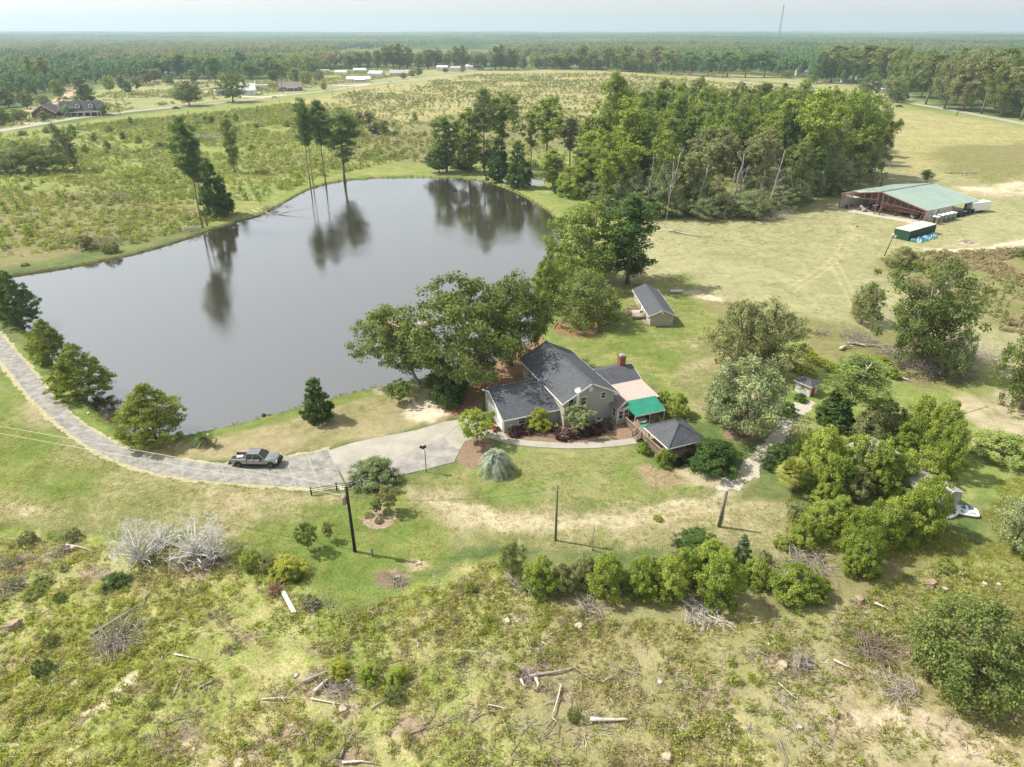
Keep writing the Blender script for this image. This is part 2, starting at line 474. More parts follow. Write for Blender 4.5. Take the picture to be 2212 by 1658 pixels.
for poly, (a, b), soft in ZONES:
    x0, x1 = min(p[0] for p in poly) - soft * 3, max(p[0] for p in poly) + soft * 3
    y0, y1 = min(p[1] for p in poly) - soft * 3, max(p[1] for p in poly) + soft * 3
    j0, j1 = np.searchsorted(xs, [x0, x1]); i0, i1 = np.searchsorted(ys, [y0, y1])
    if j1 <= j0 or i1 <= i0: continue
    sx, sy = X[i0:i1, j0:j1], Y[i0:i1, j0:j1]
    sd = polysd(sx, sy, poly) + (fbm(sx / (soft * 2.2), sy / (soft * 2.2), 4) - .5) * soft * 3
    k = np.clip(sd / soft + .5, 0, 1)[..., None]
    ca[i0:i1, j0:j1] = ca[i0:i1, j0:j1] * (1 - k) + np.array(a) * k
    cb[i0:i1, j0:j1] = cb[i0:i1, j0:j1] * (1 - k) + np.array(b) * k
# mud of the pond bed and its wet rim
m = np.clip((-.22 - Zg) / .15, 0, 1) * (np.minimum(1, (Y < 400)))
for c, t in ((ca, (.085, .065, .04)), (cb, (.12, .095, .06))):
    c[:] = c * (1 - m[..., None]) + np.array(t) * m[..., None]
# wheel tracks
TR = [P((1700,1010),(1800,880)) , P((2035,300+0),(2030,301))]
tracks = [[(1812,455),(1830,500),(1800,560),(1740,600),(1700,625)],[(1826,455),(1846,500),(1815,565),(1752,606),(1712,632)],
          [(1805,560),(1850,640),(1880,690)],[(1790,565),(1835,650)],[(1600,1065),(1450,1100),(1340,1120),(1230,1128),(1080,1115),(960,1085)],[(1620,1085),(1470,1118),(1350,1137),(1230,1145),(1070,1130),(950,1098)],
          [(2100,925),(2160,960),(2212,990)],[(2090,940),(2150,975),(2212,1010)]]
for t in tracks:
    L = smooth(P(*t), 2)
    sd = linesd(X, Y, L) if False else None
    x0, x1 = min(p[0] for p in L) - 4, max(p[0] for p in L) + 4
    y0, y1 = min(p[1] for p in L) - 4, max(p[1] for p in L) + 4
    j0, j1 = np.searchsorted(xs, [x0, x1]); i0, i1 = np.searchsorted(ys, [y0, y1])
    if j1 <= j0 or i1 <= i0: continue
    sx, sy = X[i0:i1, j0:j1], Y[i0:i1, j0:j1]
    k = np.clip(1 - linesd(sx, sy, L) / .55, 0, 1)[..., None] * (.3 + .5 * fbm(sx * .4, sy * .4, 2))[..., None]
    for c in (ca, cb): c[i0:i1, j0:j1] = c[i0:i1, j0:j1] * (1 - k) + np.array((.46, .40, .27)) * k

def ground_material():
    m, nt, b = new_mat('turf')
    A = nd(nt, 'ShaderNodeAttribute', attribute_name='tone_a'); B = nd(nt, 'ShaderNodeAttribute', attribute_name='tone_b')
    pos = nd(nt, 'ShaderNodeNewGeometry').outputs['Position']
    n1 = noise_tex(nt, .085, 7, .68, pos, .6)
    n2 = noise_tex(nt, .75, 5, .7, pos, .4)
    n3 = noise_tex(nt, 4.5, 4, .75, pos)
    n4 = noise_tex(nt, .018, 4, .6, pos)
    s = nd(nt, 'ShaderNodeMath', operation='MULTIPLY_ADD'); s.inputs[1].default_value = .55; nt.links.new(n2, s.inputs[0]); nt.links.new(n1, s.inputs[2])
    s2 = nd(nt, 'ShaderNodeMath', operation='MULTIPLY_ADD'); s2.inputs[1].default_value = .35; nt.links.new(n3, s2.inputs[0]); nt.links.new(s.outputs[0], s2.inputs[2])
    s3 = nd(nt, 'ShaderNodeMath', operation='MULTIPLY_ADD'); s3.inputs[1].default_value = .35; nt.links.new(n4, s3.inputs[0]); nt.links.new(s2.outputs[0], s3.inputs[2])
    r = ramp(nt, [(.0, 0), (1, 1)])
    mr = nd(nt, 'ShaderNodeMapRange'); mr.inputs['From Min'].default_value = 1.03; mr.inputs['From Max'].default_value = 1.25
    nt.links.new(s3.outputs[0], mr.inputs['Value'])
    base = mixc(nt, A.outputs['Color'], B.outputs['Color'], mr.outputs[0])
    v = nd(nt, 'ShaderNodeMapRange'); v.inputs['From Min'].default_value = .3; v.inputs['From Max'].default_value = .7
    v.inputs['To Min'].default_value = .60; v.inputs['To Max'].default_value = 1.30
    nt.links.new(n3, v.inputs['Value'])
    v2 = nd(nt, 'ShaderNodeMapRange'); v2.inputs['From Min'].default_value = .3; v2.inputs['From Max'].default_value = .7
    v2.inputs['To Min'].default_value = .72; v2.inputs['To Max'].default_value = 1.22
    n5 = noise_tex(nt, .33, 6, .75, pos, 1.0); nt.links.new(n5, v2.inputs['Value'])
    mm = nd(nt, 'ShaderNodeMath', operation='MULTIPLY'); nt.links.new(v.outputs[0], mm.inputs[0]); nt.links.new(v2.outputs[0], mm.inputs[1])
    cx = nd(nt, 'ShaderNodeCombineColor')
    for i in range(3): nt.links.new(mm.outputs[0], cx.inputs[i])
    out = mixc(nt, base, cx.outputs[0], 1.0, 'MULTIPLY')
    nt.links.new(out, b.inputs['Base Color'])
    b.inputs['Roughness'].default_value = .95; b.inputs['Specular IOR Level'].default_value = .07
    bp = nd(nt, 'ShaderNodeBump'); bp.inputs['Strength'].default_value = .7; bp.inputs['Distance'].default_value = .25
    nt.links.new(s2.outputs[0], bp.inputs['Height']); nt.links.new(bp.outputs[0], b.inputs['Normal'])
    return m
me = mesh_np('ground', V, F, ground_material(), True)
for nm, c in (('tone_a', ca), ('tone_b', cb)):
    at = me.color_attributes.new(nm, 'FLOAT_COLOR', 'POINT')
    at.data.foreach_set('color', np.concatenate([c.reshape(-1, 3), np.ones((nx * ny, 1))], 1).astype(np.float32).ravel())
struct(linkm('ground', me))

# ---------------------------------------------------------------- water
def water_material():
    m, nt, b = new_mat('pond water')
    pos = nd(nt, 'ShaderNodeNewGeometry').outputs['Position']
    mp = nd(nt, 'ShaderNodeMapping'); mp.inputs['Scale'].default_value = (1, 1, 1); nt.links.new(pos, mp.inputs['Vector'])
    n = noise_tex(nt, 2.2, 3, .6, mp.outputs[0]); n2 = noise_tex(nt, .05, 3, .5, pos)
    mr = nd(nt, 'ShaderNodeMapRange'); mr.inputs['From Min'].default_value = .4; mr.inputs['From Max'].default_value = .65
    mr.inputs['To Min'].default_value = .07; mr.inputs['To Max'].default_value = .32; nt.links.new(n2, mr.inputs['Value'])
    bp = nd(nt, 'ShaderNodeBump'); bp.inputs['Distance'].default_value = .07
    nt.links.new(mr.outputs[0], bp.inputs['Strength']); nt.links.new(n, bp.inputs['Height'])
    b.inputs['Base Color'].default_value = (.05, .045, .032, 1)
    b.inputs['Roughness'].default_value = .06
    b.inputs['IOR'].default_value = 1.33
    nt.links.new(bp.outputs[0], b.inputs['Normal'])
    gl = nd(nt, 'ShaderNodeBsdfGlossy'); gl.inputs['Roughness'].default_value = .06; gl.inputs['Color'].default_value = (.82, .84, .845, 1)
    nt.links.new(bp.outputs[0], gl.inputs['Normal'])
    lw = nd(nt, 'ShaderNodeFresnel'); lw.inputs['IOR'].default_value = 1.62
    nt.links.new(bp.outputs[0], lw.inputs['Normal'])
    fa = nd(nt, 'ShaderNodeMapRange'); fa.inputs['From Min'].default_value = .07; fa.inputs['From Max'].default_value = .6; fa.inputs['To Min'].default_value = .38; fa.inputs['To Max'].default_value = .88; nt.links.new(lw.outputs[0], fa.inputs['Value'])
    ms = nd(nt, 'ShaderNodeMixShader'); nt.links.new(fa.outputs[0], ms.inputs[0])
    df = nd(nt, 'ShaderNodeBsdfDiffuse'); df.inputs[0].default_value = (.055, .048, .034, 1)
    nt.links.new(df.outputs[0], ms.inputs[1]); nt.links.new(gl.outputs[0], ms.inputs[2])
    nt.links.new(ms.outputs[0], nt.nodes['Material Output'].inputs[0])
    return m
WM = water_material()
def flat_poly(name, poly, z, mat, off=0):
    me = bpy.data.meshes.new(name)
    if off:
        c = np.array(poly); n = len(c); out = []
        for i in range(n):
            t = c[(i + 1) % n] - c[i - 1]; t = t / (np.linalg.norm(t) + 1e-9); out.append(c[i] + np.array([t[1], -t[0]]) * off)
        poly = [tuple(p) for p in out]
    tri = tessellate_polygon([[Vector((p[0], p[1], 0)) for p in poly]])
    me.from_pydata([(p[0], p[1], z) for p in poly], [], [tuple(t) for t in tri]); me.update()
    import bmesh
    bm = bmesh.new(); bm.from_mesh(me); bmesh.ops.recalc_face_normals(bm, faces=bm.faces)
    bm.faces.ensure_lookup_table()
    if sum(f.normal.z for f in bm.faces) < 0: bmesh.ops.reverse_faces(bm, faces=bm.faces)
    bm.to_mesh(me); bm.free()
    me.materials.append(mat)
    o = bpy.data.objects.new(name, me); COL.objects.link(o)
    return o
def area(p): return sum(p[i - 1][0] * p[i][1] - p[i][0] * p[i - 1][1] for i in range(len(p))) / 2
struct(flat_poly('pond', POND, WZ, WM, 1.0 if area(POND) > 0 else -1.0))
struct(flat_poly('woodland_pool', POOL, WZ, WM, .8 if area(POOL) > 0 else -.8))

# ---------------------------------------------------------------- roads, driveway slabs, paths
def strip(name, A, B, z, mat, zf=None):
    n = len(A)
    V = [(p[0], p[1], z) for p in A] + [(p[0], p[1], z) for p in B]
    if zf: V = [(x, y, zf(x, y) + z) for x, y, _ in V]
    F = [(i, i + 1, n + i + 1, n + i) for i in range(n - 1)]
    me = mesh_np(name, V, np.array(F), mat)
    o = linkm(name, me)
    if me.polygons[0].normal.z < 0: me.flip_normals()
    return o
def offset_line(L, w):
    L = np.array(L); t = np.gradient(L, axis=0); t /= np.linalg.norm(t, axis=1)[:, None] + 1e-9
    nrm = np.stack([-t[:, 1], t[:, 0]], 1)
    return L + nrm * w / 2, L - nrm * w / 2
asph = MAT('road asphalt', (.36, .34, .305), .9, .15, .15, bump=.2)
road_c = resample(smooth(P((-700,400),(-300,330),(0,284),(150,257),(260,243),(380,232),(500,221),(600,208),(700,198),(770,187),(860,176),(950,166),(1030,157),(1075,153),(1180,149),(1251,148),(1340,152),(1433,159),(1560,172),(1688,185),(1780,196),(1857,208),(1930,218),(2000,229),(2110,248),(2212,268),(2500,330),(3000,470)), 3), 260)
a_, b_ = offset_line(road_c, 8.0)
struct(strip('county_road', a_, b_, .05, asph))
paint = MAT('road paint yellow', (.6, .48, .16), .8, .2)
a_, b_ = offset_line(road_c, .45)
struct(strip('road_centre_line', a_, b_, .062, paint))
dirt = MAT('red dirt', (.50, .36, .24), .95, .2, .3, bump=.3)
for nm, ln, w_ in (('dirt_road', [(-60,262),(0,252),(60,240),(100,229),(130,215),(150,203),(156,196),(150,190)], 9),):
    c_ = resample(smooth(P(*ln), 3), 40); a_, b_ = offset_line(c_, w_)
    struct(strip(nm, a_, b_, .04, dirt))
# branch drives off the road
for nm, ln, w_ in (('house_drive', [(120,262),(60,268),(20,264),(-20,258)], 8), ('village_lane', [(620,205),(560,212),(480,205),(440,196)], 9), ('mobile_home_drive', [(800,182),(760,186),(720,184),(690,183)], 9)):
    c_ = resample(smooth(P(*ln), 3), 20); a_, b_ = offset_line(c_, w_)
    struct(strip(nm, a_, b_, .034, MAT('pale drive', (.55, .5, .42), .9, .15, .2)))

conc = MAT('old driveway concrete', (.32, .31, .28), .92, .38, .8, bump=.25, col2=(.15, .148, .142))
conc2 = MAT('parking pad concrete', (.385, .36, .31), .92, .22, .35, bump=.2)
joint = MAT('driveway joint sand', (.40, .375, .315), .95, .2, 2.0)
up_px = [(-60,640),(-25,690),(0,722),(30,757),(60,791),(90,829),(115,860),(140,884),(170,911),(205,934),(240,954),(270,967),(300,979),(340,987),(380,994),(415,998),(450,1001),(500,1003),(550,999),(600,992),(650,983),(708,972)]
lo_px = [(-140,640),(-70,705),(0,776),(25,806),(50,840),(80,872),(110,901),(140,927),(170,951),(205,972),(240,990),(280,1005),(320,1018),(370,1028),(420,1036),(470,1041),(520,1044),(570,1048),(620,1051),(660,1053),(700,1054),(745,1050)]
n_ = 42
U_ = resample(smooth(P(*up_px), 2), n_ * 6 + 1); L_ = resample(smooth(P(*lo_px), 2), n_ * 6 + 1)
drv = struct(strip('driveway', U_, L_, .02, joint))
def slab_mesh(name, ring, z, mat, parent):
    o = MB().plate([(p[0], p[1], z) for p in ring], .03, (0, 0, -1)).build(name, mat, parent)
    return o
for k in range(n_):
    for h in range(2):
        s = [(k * 6 + i) for i in range(0, 7)]
        f0, f1 = (0.0, .5) if h else (.5, 1.0)
        if h == 0: f0 += .004
        e = .07
        top = [U_[i] * (1 - f0) + L_[i] * f0 for i in s]; bot = [U_[i] * (1 - f1) + L_[i] * f1 for i in s]
        d = (top[1] - top[0]) / (np.linalg.norm(top[1] - top[0]) + 1e-9) * e
        top[0] = top[0] + d; bot[0] = bot[0] + d; top[-1] = top[-1] - d; bot[-1] = bot[-1] - d
        slab_mesh('slab', [tuple(p) for p in top] + [tuple(p) for p in bot[::-1]], .042 + .006 * rnd.random(), conc, drv)
pad_px = [(710,974),(760,958),(830,943),(900,930),(960,912),(1008,905),(1048,916),(1062,905),(1078,925),(1100,950),(1092,958),(1060,948),(1030,945),(1004,955),(993,972),(988,985),(981,999),(925,1014),(880,1024),(840,1032),(790,1040),(750,1048),(735,1020),(722,1003)]
pad = struct(flat_poly('parking_pad', P(*pad_px), .024, joint))
pads = [[(710,974),(760,958),(815,946),(838,978),(852,992),(780,994),(722,1003)],
        [(817,946),(900,930),(960,912),(990,920),(960,945),(905,968),(855,992),(840,978)],
        [(992,921),(1008,905),(1048,916),(1062,905),(1078,925),(1100,950),(1092,958),(1060,948),(1030,945),(1004,955),(993,972),(975,962),(963,947)],
        [(907,969),(961,948),(974,963),(992,974),(988,985),(981,999),(925,1014),(895,1000),(860,994)],
        [(857,994),(893,1001),(922,1014),(880,1024),(840,1032),(790,1040),(750,1048),(735,1020),(724,1005),(780,997)]]
for i, p_ in enumerate(pads):
    q = np.array(P(*p_)); c = q.mean(0); q = c + (q - c) * .9985
    slab_mesh('slab', [tuple(a) for a in q], .05 + .004 * i, conc2 if i < 3 else MAT('stained pad concrete', (.34, .32, .29), .92, .3, .6, bump=.2, col2=(.19, .185, .18)), pad)

VA, _ = offset_line(U_, 1.0); _, VB = offset_line(L_, 1.3)
ragged_later = [tuple(p) for p in VA] + [tuple(p) for p in VB[::-1]]
wk = np.array([(1090,952),(1110,955),(1140,959),(1180,962),(1230,964),(1280,963),(1330,959),(1372,953)])
wc = resample(smooth(P(*[tuple(a) for a in wk]), 3), 49)
a_, b_ = offset_line(wc, 1.5)
wpath = struct(strip('garden_path', a_, b_, .03, joint))
for k in range(12):
    s = range(k * 4, k * 4 + 5)
    A_ = [a_[i] for i in s]; B_ = [b_[i] for i in s]
    A_[0] = A_[0] * .97 + A_[1] * .03; B_[0] = B_[0] * .97 + B_[1] * .03
    slab_mesh('slab', [tuple(p) for p in A_] + [tuple(p) for p in B_[::-1]], .06, conc2, wpath)

def ragged(name, poly, z, mat, step=.22, rag=.8, nscale=.9):
    """ground cover cut out of a fine grid, its edge broken up"""
    x0, x1 = min(p[0] for p in poly) - 1, max(p[0] for p in poly) + 1
    y0, y1 = min(p[1] for p in poly) - 1, max(p[1] for p in poly) + 1
    gx = np.arange(x0, x1, step); gy = np.arange(y0, y1, step)
    X_, Y_ = np.meshgrid(gx, gy)
    cx_, cy_ = X_[:-1, :-1] + step / 2, Y_[:-1, :-1] + step / 2
    sd = polysd(cx_, cy_, poly) + (fbm(cx_ * nscale, cy_ * nscale, 4) - .5) * 2 * rag
    keep = sd > 0
    ix = np.arange(X_.size).reshape(X_.shape)
    F = np.stack([ix[:-1, :-1][keep], ix[:-1, 1:][keep], ix[1:, 1:][keep], ix[1:, :-1][keep]], 1)
    used = np.unique(F); mp = np.zeros(X_.size, int); mp[used] = np.arange(len(used))
    zz = z + (fbm(X_ * 2.1, Y_ * 2.1, 2) - .5) * .02
    V = np.stack([X_.ravel(), Y_.ravel(), zz.ravel()], 1)[used]
    return struct(linkm(name, mesh_np(name, V, mp[F], mat)))
ragged('sandy_verge', ragged_later, .012, MAT('sandy verge', (.42, .37, .26), .95, .35, 1.5, col2=(.25, .25, .11)), .11, .7, 1.1)
grav = MAT('pale gravel', (.48, .445, .37), .95, .3, 2.2, bump=.6, bscale=9)
mul = MAT('pine straw mulch', (.27, .19, .13), .95, .45, 3.0, bump=.6, bscale=14, col2=(.15, .105, .07))
ragged('gravel_track', P((1715,868),(1760,868),(1752,885),(1722,905),(1712,925),(1700,945),(1680,965),(1650,1000),(1635,1030),(1590,1058),(1550,1062),(1545,1050),(1590,1020),(1625,985),(1655,950),(1675,925),(1690,895)), .03, grav, .14, .7)
ragged('mulch_bed', P((985,975),(1000,955),(1030,945),(1062,950),(1062,975),(1050,1000),(1020,1012),(990,1000)), .03, mul, .2, .35)
ragged('mulch_bed', P((1088,935),(1100,925),(1200,905),(1300,915),(1350,900),(1375,915),(1372,948),(1330,953),(1280,957),(1230,958),(1180,956),(1120,950),(1095,948)), .02, mul, .2, .25)
ragged('mulch_bed', P((1050,1005),(1090,1005),(1098,1018),(1075,1028),(1050,1022)), .03, mul, .2, .2)
ragged('mulch_bed', P((660,898),(680,890),(705,893),(710,905),(690,915),(668,912)), .03, mul, .2, .25)
ragged('mulch_bed', P((1570,925),(1640,925),(1650,945),(1610,955),(1570,948)), .03, mul, .2, .4)
bedp = smooth(P((783,1122),(790,1104),(815,1096),(845,1098),(857,1108),(856,1120),(848,1134),(828,1144),(800,1144),(787,1134)), 2, True)
ragged('round_flower_bed', bedp, .02, MAT('pale mulch', (.36, .28, .22), .95, .45, 3.0, bump=.6, bscale=12, col2=(.2, .15, .11)), .16, .1)
# ---------------------------------------------------------------- plants: generators
def leafset(C, N, size, asp, rg):
    """one small rhombic leaf per centre C with normal N"""
    n = len(C)
    N = N / (np.linalg.norm(N, axis=1)[:, None] + 1e-9)
    r = rg.normal(size=(n, 3)); T = np.cross(N, r); T /= np.linalg.norm(T, axis=1)[:, None] + 1e-9
    B = np.cross(N, T)
    s = (size * (.6 + .8 * rg.random(n)))[:, None]
    V = np.stack([C + T * s, C + B * s * asp, C - T * s, C - B * s * asp], 1).reshape(-1, 3)
    F = np.arange(n * 4).reshape(n, 4)
    return V, F
class TreeDef: pass
def make_tree(name, seed, H, prof, n_limb=12, n_tip=160, cl=.9, per=45, leaf=.3, asp=.5, tr=.3, split=.75, first=.15,
              shell=.45, lump=.3, flat=.6, needle=False, droop=0., gap=.42, limb_up=.55, lean=(0, 0), bare=0, thick=1.0, wig=.03, up=.35):
    rg = np.random.default_rng(seed); rd = random.Random(seed)
    zs = np.array([p[0] for p in prof]); rs = np.array([p[1] for p in prof])
    zmin, zmax = zs[0], zs[-1]
    ph = rg.random(6) * 6.28
    def Rad(z, a):
        l = 1 + lump * (.5 * np.sin(2 * a + ph[0] + 3 * z * 2) + .35 * np.sin(3 * a + ph[1] + 7 * z) + .4 * np.sin(5 * a + ph[2] + 14 * z))
        return np.interp(z, zs, rs) * H * l
    # tips
    tips = []
    tries = 0
    off = Vector((seed * 3.7, seed * 1.3, 0))
    while len(tips) < n_tip and tries < n_tip * 30:
        tries += 1
        z = zmin + (zmax - zmin) * rd.random()
        if rd.random() > (np.interp(z, zs, rs) / rs.max()) ** 1.2 + .06: continue
        a = rd.random() * 6.283
        r = float(Rad(z, a)) * rd.random() ** shell
        x, y = r * math.cos(a), r * math.sin(a)
        nn = noise.noise(Vector((x, y, z * H)) * (3.2 / H * 2.2) + off) * .5 + .5
        if nn < gap: continue
        tips.append((x + lean[0] * z * H, y + lean[1] * z * H, z * H - droop * r * rd.random()))
    T = np.array(tips)
    # trunk
    mb = MB()
    tp = []
    for i in range(8):
        t = i / 7
        tp.append(Vector((lean[0] * t * H * split + (rd.random() - .5) * wig * H * (t > 0), lean[1] * t * H * split + (rd.random() - .5) * wig * H * (t > 0), t * H * split)))
    mb.tube(tp, [tr * (1.25 if i == 0 else 1) * (1 - .7 * i / 7) for i in range(8)], 7)
    pts = [(tuple(tp[i]), tr * (1 - .7 * i / 7)) for i in range(2, 8)]
    lim = rd.sample(range(len(T)), min(n_limb, len(T)))
    for k in lim:
        e = Vector(T[k]) * 1.0
        z0 = min(H * split * .97, max(first * H, e.z * (limb_up + .3 * rd.random())))
        u = z0 / (H * split)
        j = min(6, int(u * 7)); f = u * 7 - j
        s = tp[j].lerp(tp[j + 1], min(1, f))
        mid = s.lerp(e, .5) + Vector(((rd.random() - .5) * .1 * H, (rd.random() - .5) * .1 * H, .04 * H * (1 if droop == 0 else 2)))
        r0 = tr * (.55 - .3 * u) * (.7 + .5 * rd.random())
        L = []
        for q in range(7):
            t = q / 6; p = s * (1 - t) ** 2 + mid * 2 * t * (1 - t) + e * t * t
            L.append(p)
            pts.append((tuple(p), r0 * (1 - .85 * t)))
        mb.tube(L, [r0 * (1 - .85 * q / 6) for q in range(7)], 5, False)
    PT = np.array([p[0] for p in pts])
    for k in range(len(T)):
        e = T[k]
        d = np.linalg.norm(PT - e, axis=1) + np.maximum(0, PT[:, 2] - e[2]) * 1.5
        j = int(d.argmin()); s = Vector(PT[j]); ee = Vector(e)
        if (ee - s).length < .3: continue
        m_ = s.lerp(ee, .55) + Vector((0, 0, .08 * (ee - s).length))
        rr = min(pts[j][1] * .7, .02 * H * .16 + .02)
        mb.tube([s, m_, ee], [rr, rr * .6, rr * .25], 3, False)
        if bare:
            rr = rr * thick
            for _ in range(bare):
                q = ee + Vector((rd.gauss(0, 1), rd.gauss(0, 1), rd.gauss(.2, .8))) * cl * .9
                mb.tube([m_.lerp(ee, rd.random()), q], [rr * .5, rr * .15], 3, False)
    me = bpy.data.meshes.new(name + '_trunk'); me.from_pydata(mb.v, [], mb.f); me.update()
    me.polygons.foreach_set('use_smooth', np.ones(len(me.polygons), bool)); me.materials.append(None)
    d = TreeDef(); d.trunk = me; d.H = H; d.R = float(rs.max()) * H
    if per:
        n = len(T) * per
        ci = np.repeat(np.arange(len(T)), per)
        off_ = rg.normal(size=(n, 3)); off_ /= np.linalg.norm(off_, axis=1)[:, None] + 1e-9
        off_ *= (rg.random(n) ** .45)[:, None]
        csz = (cl * (.65 + .7 * rg.random(len(T))))[ci][:, None]
        off_ = off_ * csz * np.array([1, 1, flat])
        C = T[ci] + off_
        cen = np.array([lean[0] * H * .6, lean[1] * H * .6, H * (zmin + zmax) / 2])
        out = C - cen; out /= np.linalg.norm(out, axis=1)[:, None] + 1e-9
        if needle:
            N = rg.normal(size=(n, 3)) + np.array([0, 0, .5])
        else:
            N = rg.normal(size=(n, 3)) * .55 + off_ / csz * .45 + out * .5 + np.array([0, 0, up])
        C[:, 2] = np.maximum(C[:, 2], .12)
        Vv, Ff = leafset(C, N, leaf, asp, rg)
        d.crown = mesh_np(name + '_crown', Vv, Ff, None); d.crown.materials.append(None)
    else: d.crown = None
    return d

OAK = [(.16, .25), (.3, .42), (.5, .50), (.7, .46), (.88, .28), (1.0, .06)]
HARD = [(.40, .05), (.52, .12), (.7, .185), (.85, .185), (.95, .13), (1.0, .06)]
TALL = [(.12, .06), (.25, .12), (.5, .155), (.75, .145), (.92, .09), (1.0, .04)]
PINE = [(.50, .04), (.6, .12), (.75, .155), (.88, .12), (1.0, .03)]
PINE2 = [(.30, .03), (.45, .10), (.6, .13), (.8, .12), (.92, .09), (1.0, .02)]
CYP = [(.10, .42), (.22, .60), (.4, .60), (.62, .44), (.82, .24), (1.0, .04)]
BUSH = [(.02, .40), (.2, .52), (.5, .52), (.8, .36), (1.0, .12)]
CONE = [(.06, .28), (.2, .33), (.5, .24), (.8, .11), (1.0, .02)]
BALL = [(.0, .45), (.25, .62), (.55, .64), (.85, .42), (1.0, .12)]
VASE = [(.25, .20), (.5, .42), (.75, .50), (.92, .38), (1.0, .15)]
WEEP = [(.10, .42), (.3, .48), (.55, .45), (.8, .32), (1.0, .08)]
TD = {}
TD['oak'] = [make_tree('oak', 10 + i, 15, OAK, 16, 230, 1.2, 72, .225, .5, .42, .6, .14, .42, .3, .65, gap=.40) for i in range(3)]
TD['leanoak'] = [make_tree('leaning_oak', 17, 13, [(.30,.34),(.45,.48),(.65,.50),(.85,.36),(1.0,.1)], 14, 230, 1.0, 78, .19, .5, .36, .62, .3, .42, .3, .6, gap=.38, lean=(-.42, .02), wig=.02)]
TD['gnarl'] = [make_tree('gnarled_oak', 21 + i, 14, [(.14,.20),(.30,.40),(.5,.48),(.70,.42),(.88,.30),(1.0,.10)], 17, 210, 1.0, 66, .185, .5, .5, .75, .2, .45, .5, .75, gap=.45, bare=1) for i in range(3)]
TD['round'] = [make_tree('round_oak', 18, 9, [(.06,.34),(.2,.50),(.45,.56),(.7,.48),(.88,.30),(1.0,.08)], 16, 330, .85, 62, .145, .5, .3, .7, .1, .36, .2, .8, gap=.36)]
TD['hard'] = [make_tree('hardwood', 30 + i, 26, HARD, 12, 125, 1.1, 46, .32, .5, .30, .9, .4, .5, .5, .8, gap=.46, wig=.012) for i in range(5)]
TD['tall'] = [make_tree('column_tree', 40 + i, 22, TALL, 14, 150, 1.0, 50, .27, .5, .28, .92, .12, .5, .35, .8, gap=.36, wig=.012) for i in range(3)]
TD['pine'] = [make_tree('pine', 50 + i, 28, PINE, 16, 90, 1.4, 110, .34, .2, .27, .97, .5, .55, .4, .55, True, gap=.36, limb_up=.8, wig=.014) for i in range(3)]
TD['pine2'] = [make_tree('pine', 60 + i, 24, PINE2, 18, 115, 1.2, 85, .32, .2, .26, .97, .3, .55, .4, .55, True, gap=.40, limb_up=.8, wig=.014) for i in range(2)]
TD['cypress'] = [make_tree('cypress', 70 + i, 9, CYP, 24, 380, .68, 60, .17, .40, .24, .93, .12, .42, .22, .32, gap=.40, limb_up=.85) for i in range(2)]
TD['privet'] = [make_tree('privet', 80 + i, 5, BUSH, 10, 200, .46, 80, .105, .5, .12, .6, .05, .32, .42, .8, gap=.36, up=.6) for i in range(4)]
TD['cone'] = [make_tree('cone_tree', 90 + i, 8, CONE, 18, 150, .55, 44, .20, .5, .16, .95, .08, .42, .2, .6, gap=.28, limb_up=.8) for i in range(2)]
TD['ball'] = [make_tree('ball_shrub', 95 + i, 2, BALL, 5, 110, .24, 44, .062, .6, .05, .5, .1, .12, .06, 1, gap=.0, up=.5) for i in range(2)]
TD['vase'] = [make_tree('vase_tree', 100 + i, 4, VASE, 12, 110, .36, 40, .115, .5, .08, .35, .1, .42, .25, .6, gap=.36, limb_up=.25) for i in range(2)]
TD['weep'] = [make_tree('weeping_oak', 110 + i, 14, WEEP, 18, 220, 1.05, 66, .21, .5, .45, .7, .14, .42, .35, 1.1, droop=.28, gap=.44) for i in range(2)]
TD['sparse'] = [make_tree('storm_torn_tree', 120 + i, 12, OAK if i % 2 else WEEP, 18, 170, 1.0, 56, .18, .5, .30, .85, .15, .5, .5, .7, droop=.1, gap=.46, bare=3) for i in range(3)]
TD['dead'] = [make_tree('dead_tree', 130 + i, 18, HARD if i else PINE2, 9, 26, 1.2, 0, .1, .5, .16, .97, .2, .5, .3, .6, gap=.4, bare=2, wig=.015) for i in range(3)]
TD['twiggy'] = [make_tree('bleached_bush', 140 + i, 4, BALL, 40, 170, .5, 0, .1, .5, .30, .3, .02, .30, .4, .6, gap=.35, bare=4, limb_up=.08, thick=2.0) for i in range(2)]
TD['far'] = [make_tree('far_tree', 150 + i, 17, HARD if i % 2 else OAK, 4, 34, 2.1, 13, .85, .6, .25, .8, .3, .4, .4, .8, gap=.3, wig=.01) for i in range(4)]
TD['farpine'] = [make_tree('far_pine', 160 + i, 19, PINE2, 3, 30, 1.6, 12, .8, .5, .25, .95, .3, .4, .4, .7, gap=.25, wig=.01) for i in range(2)]

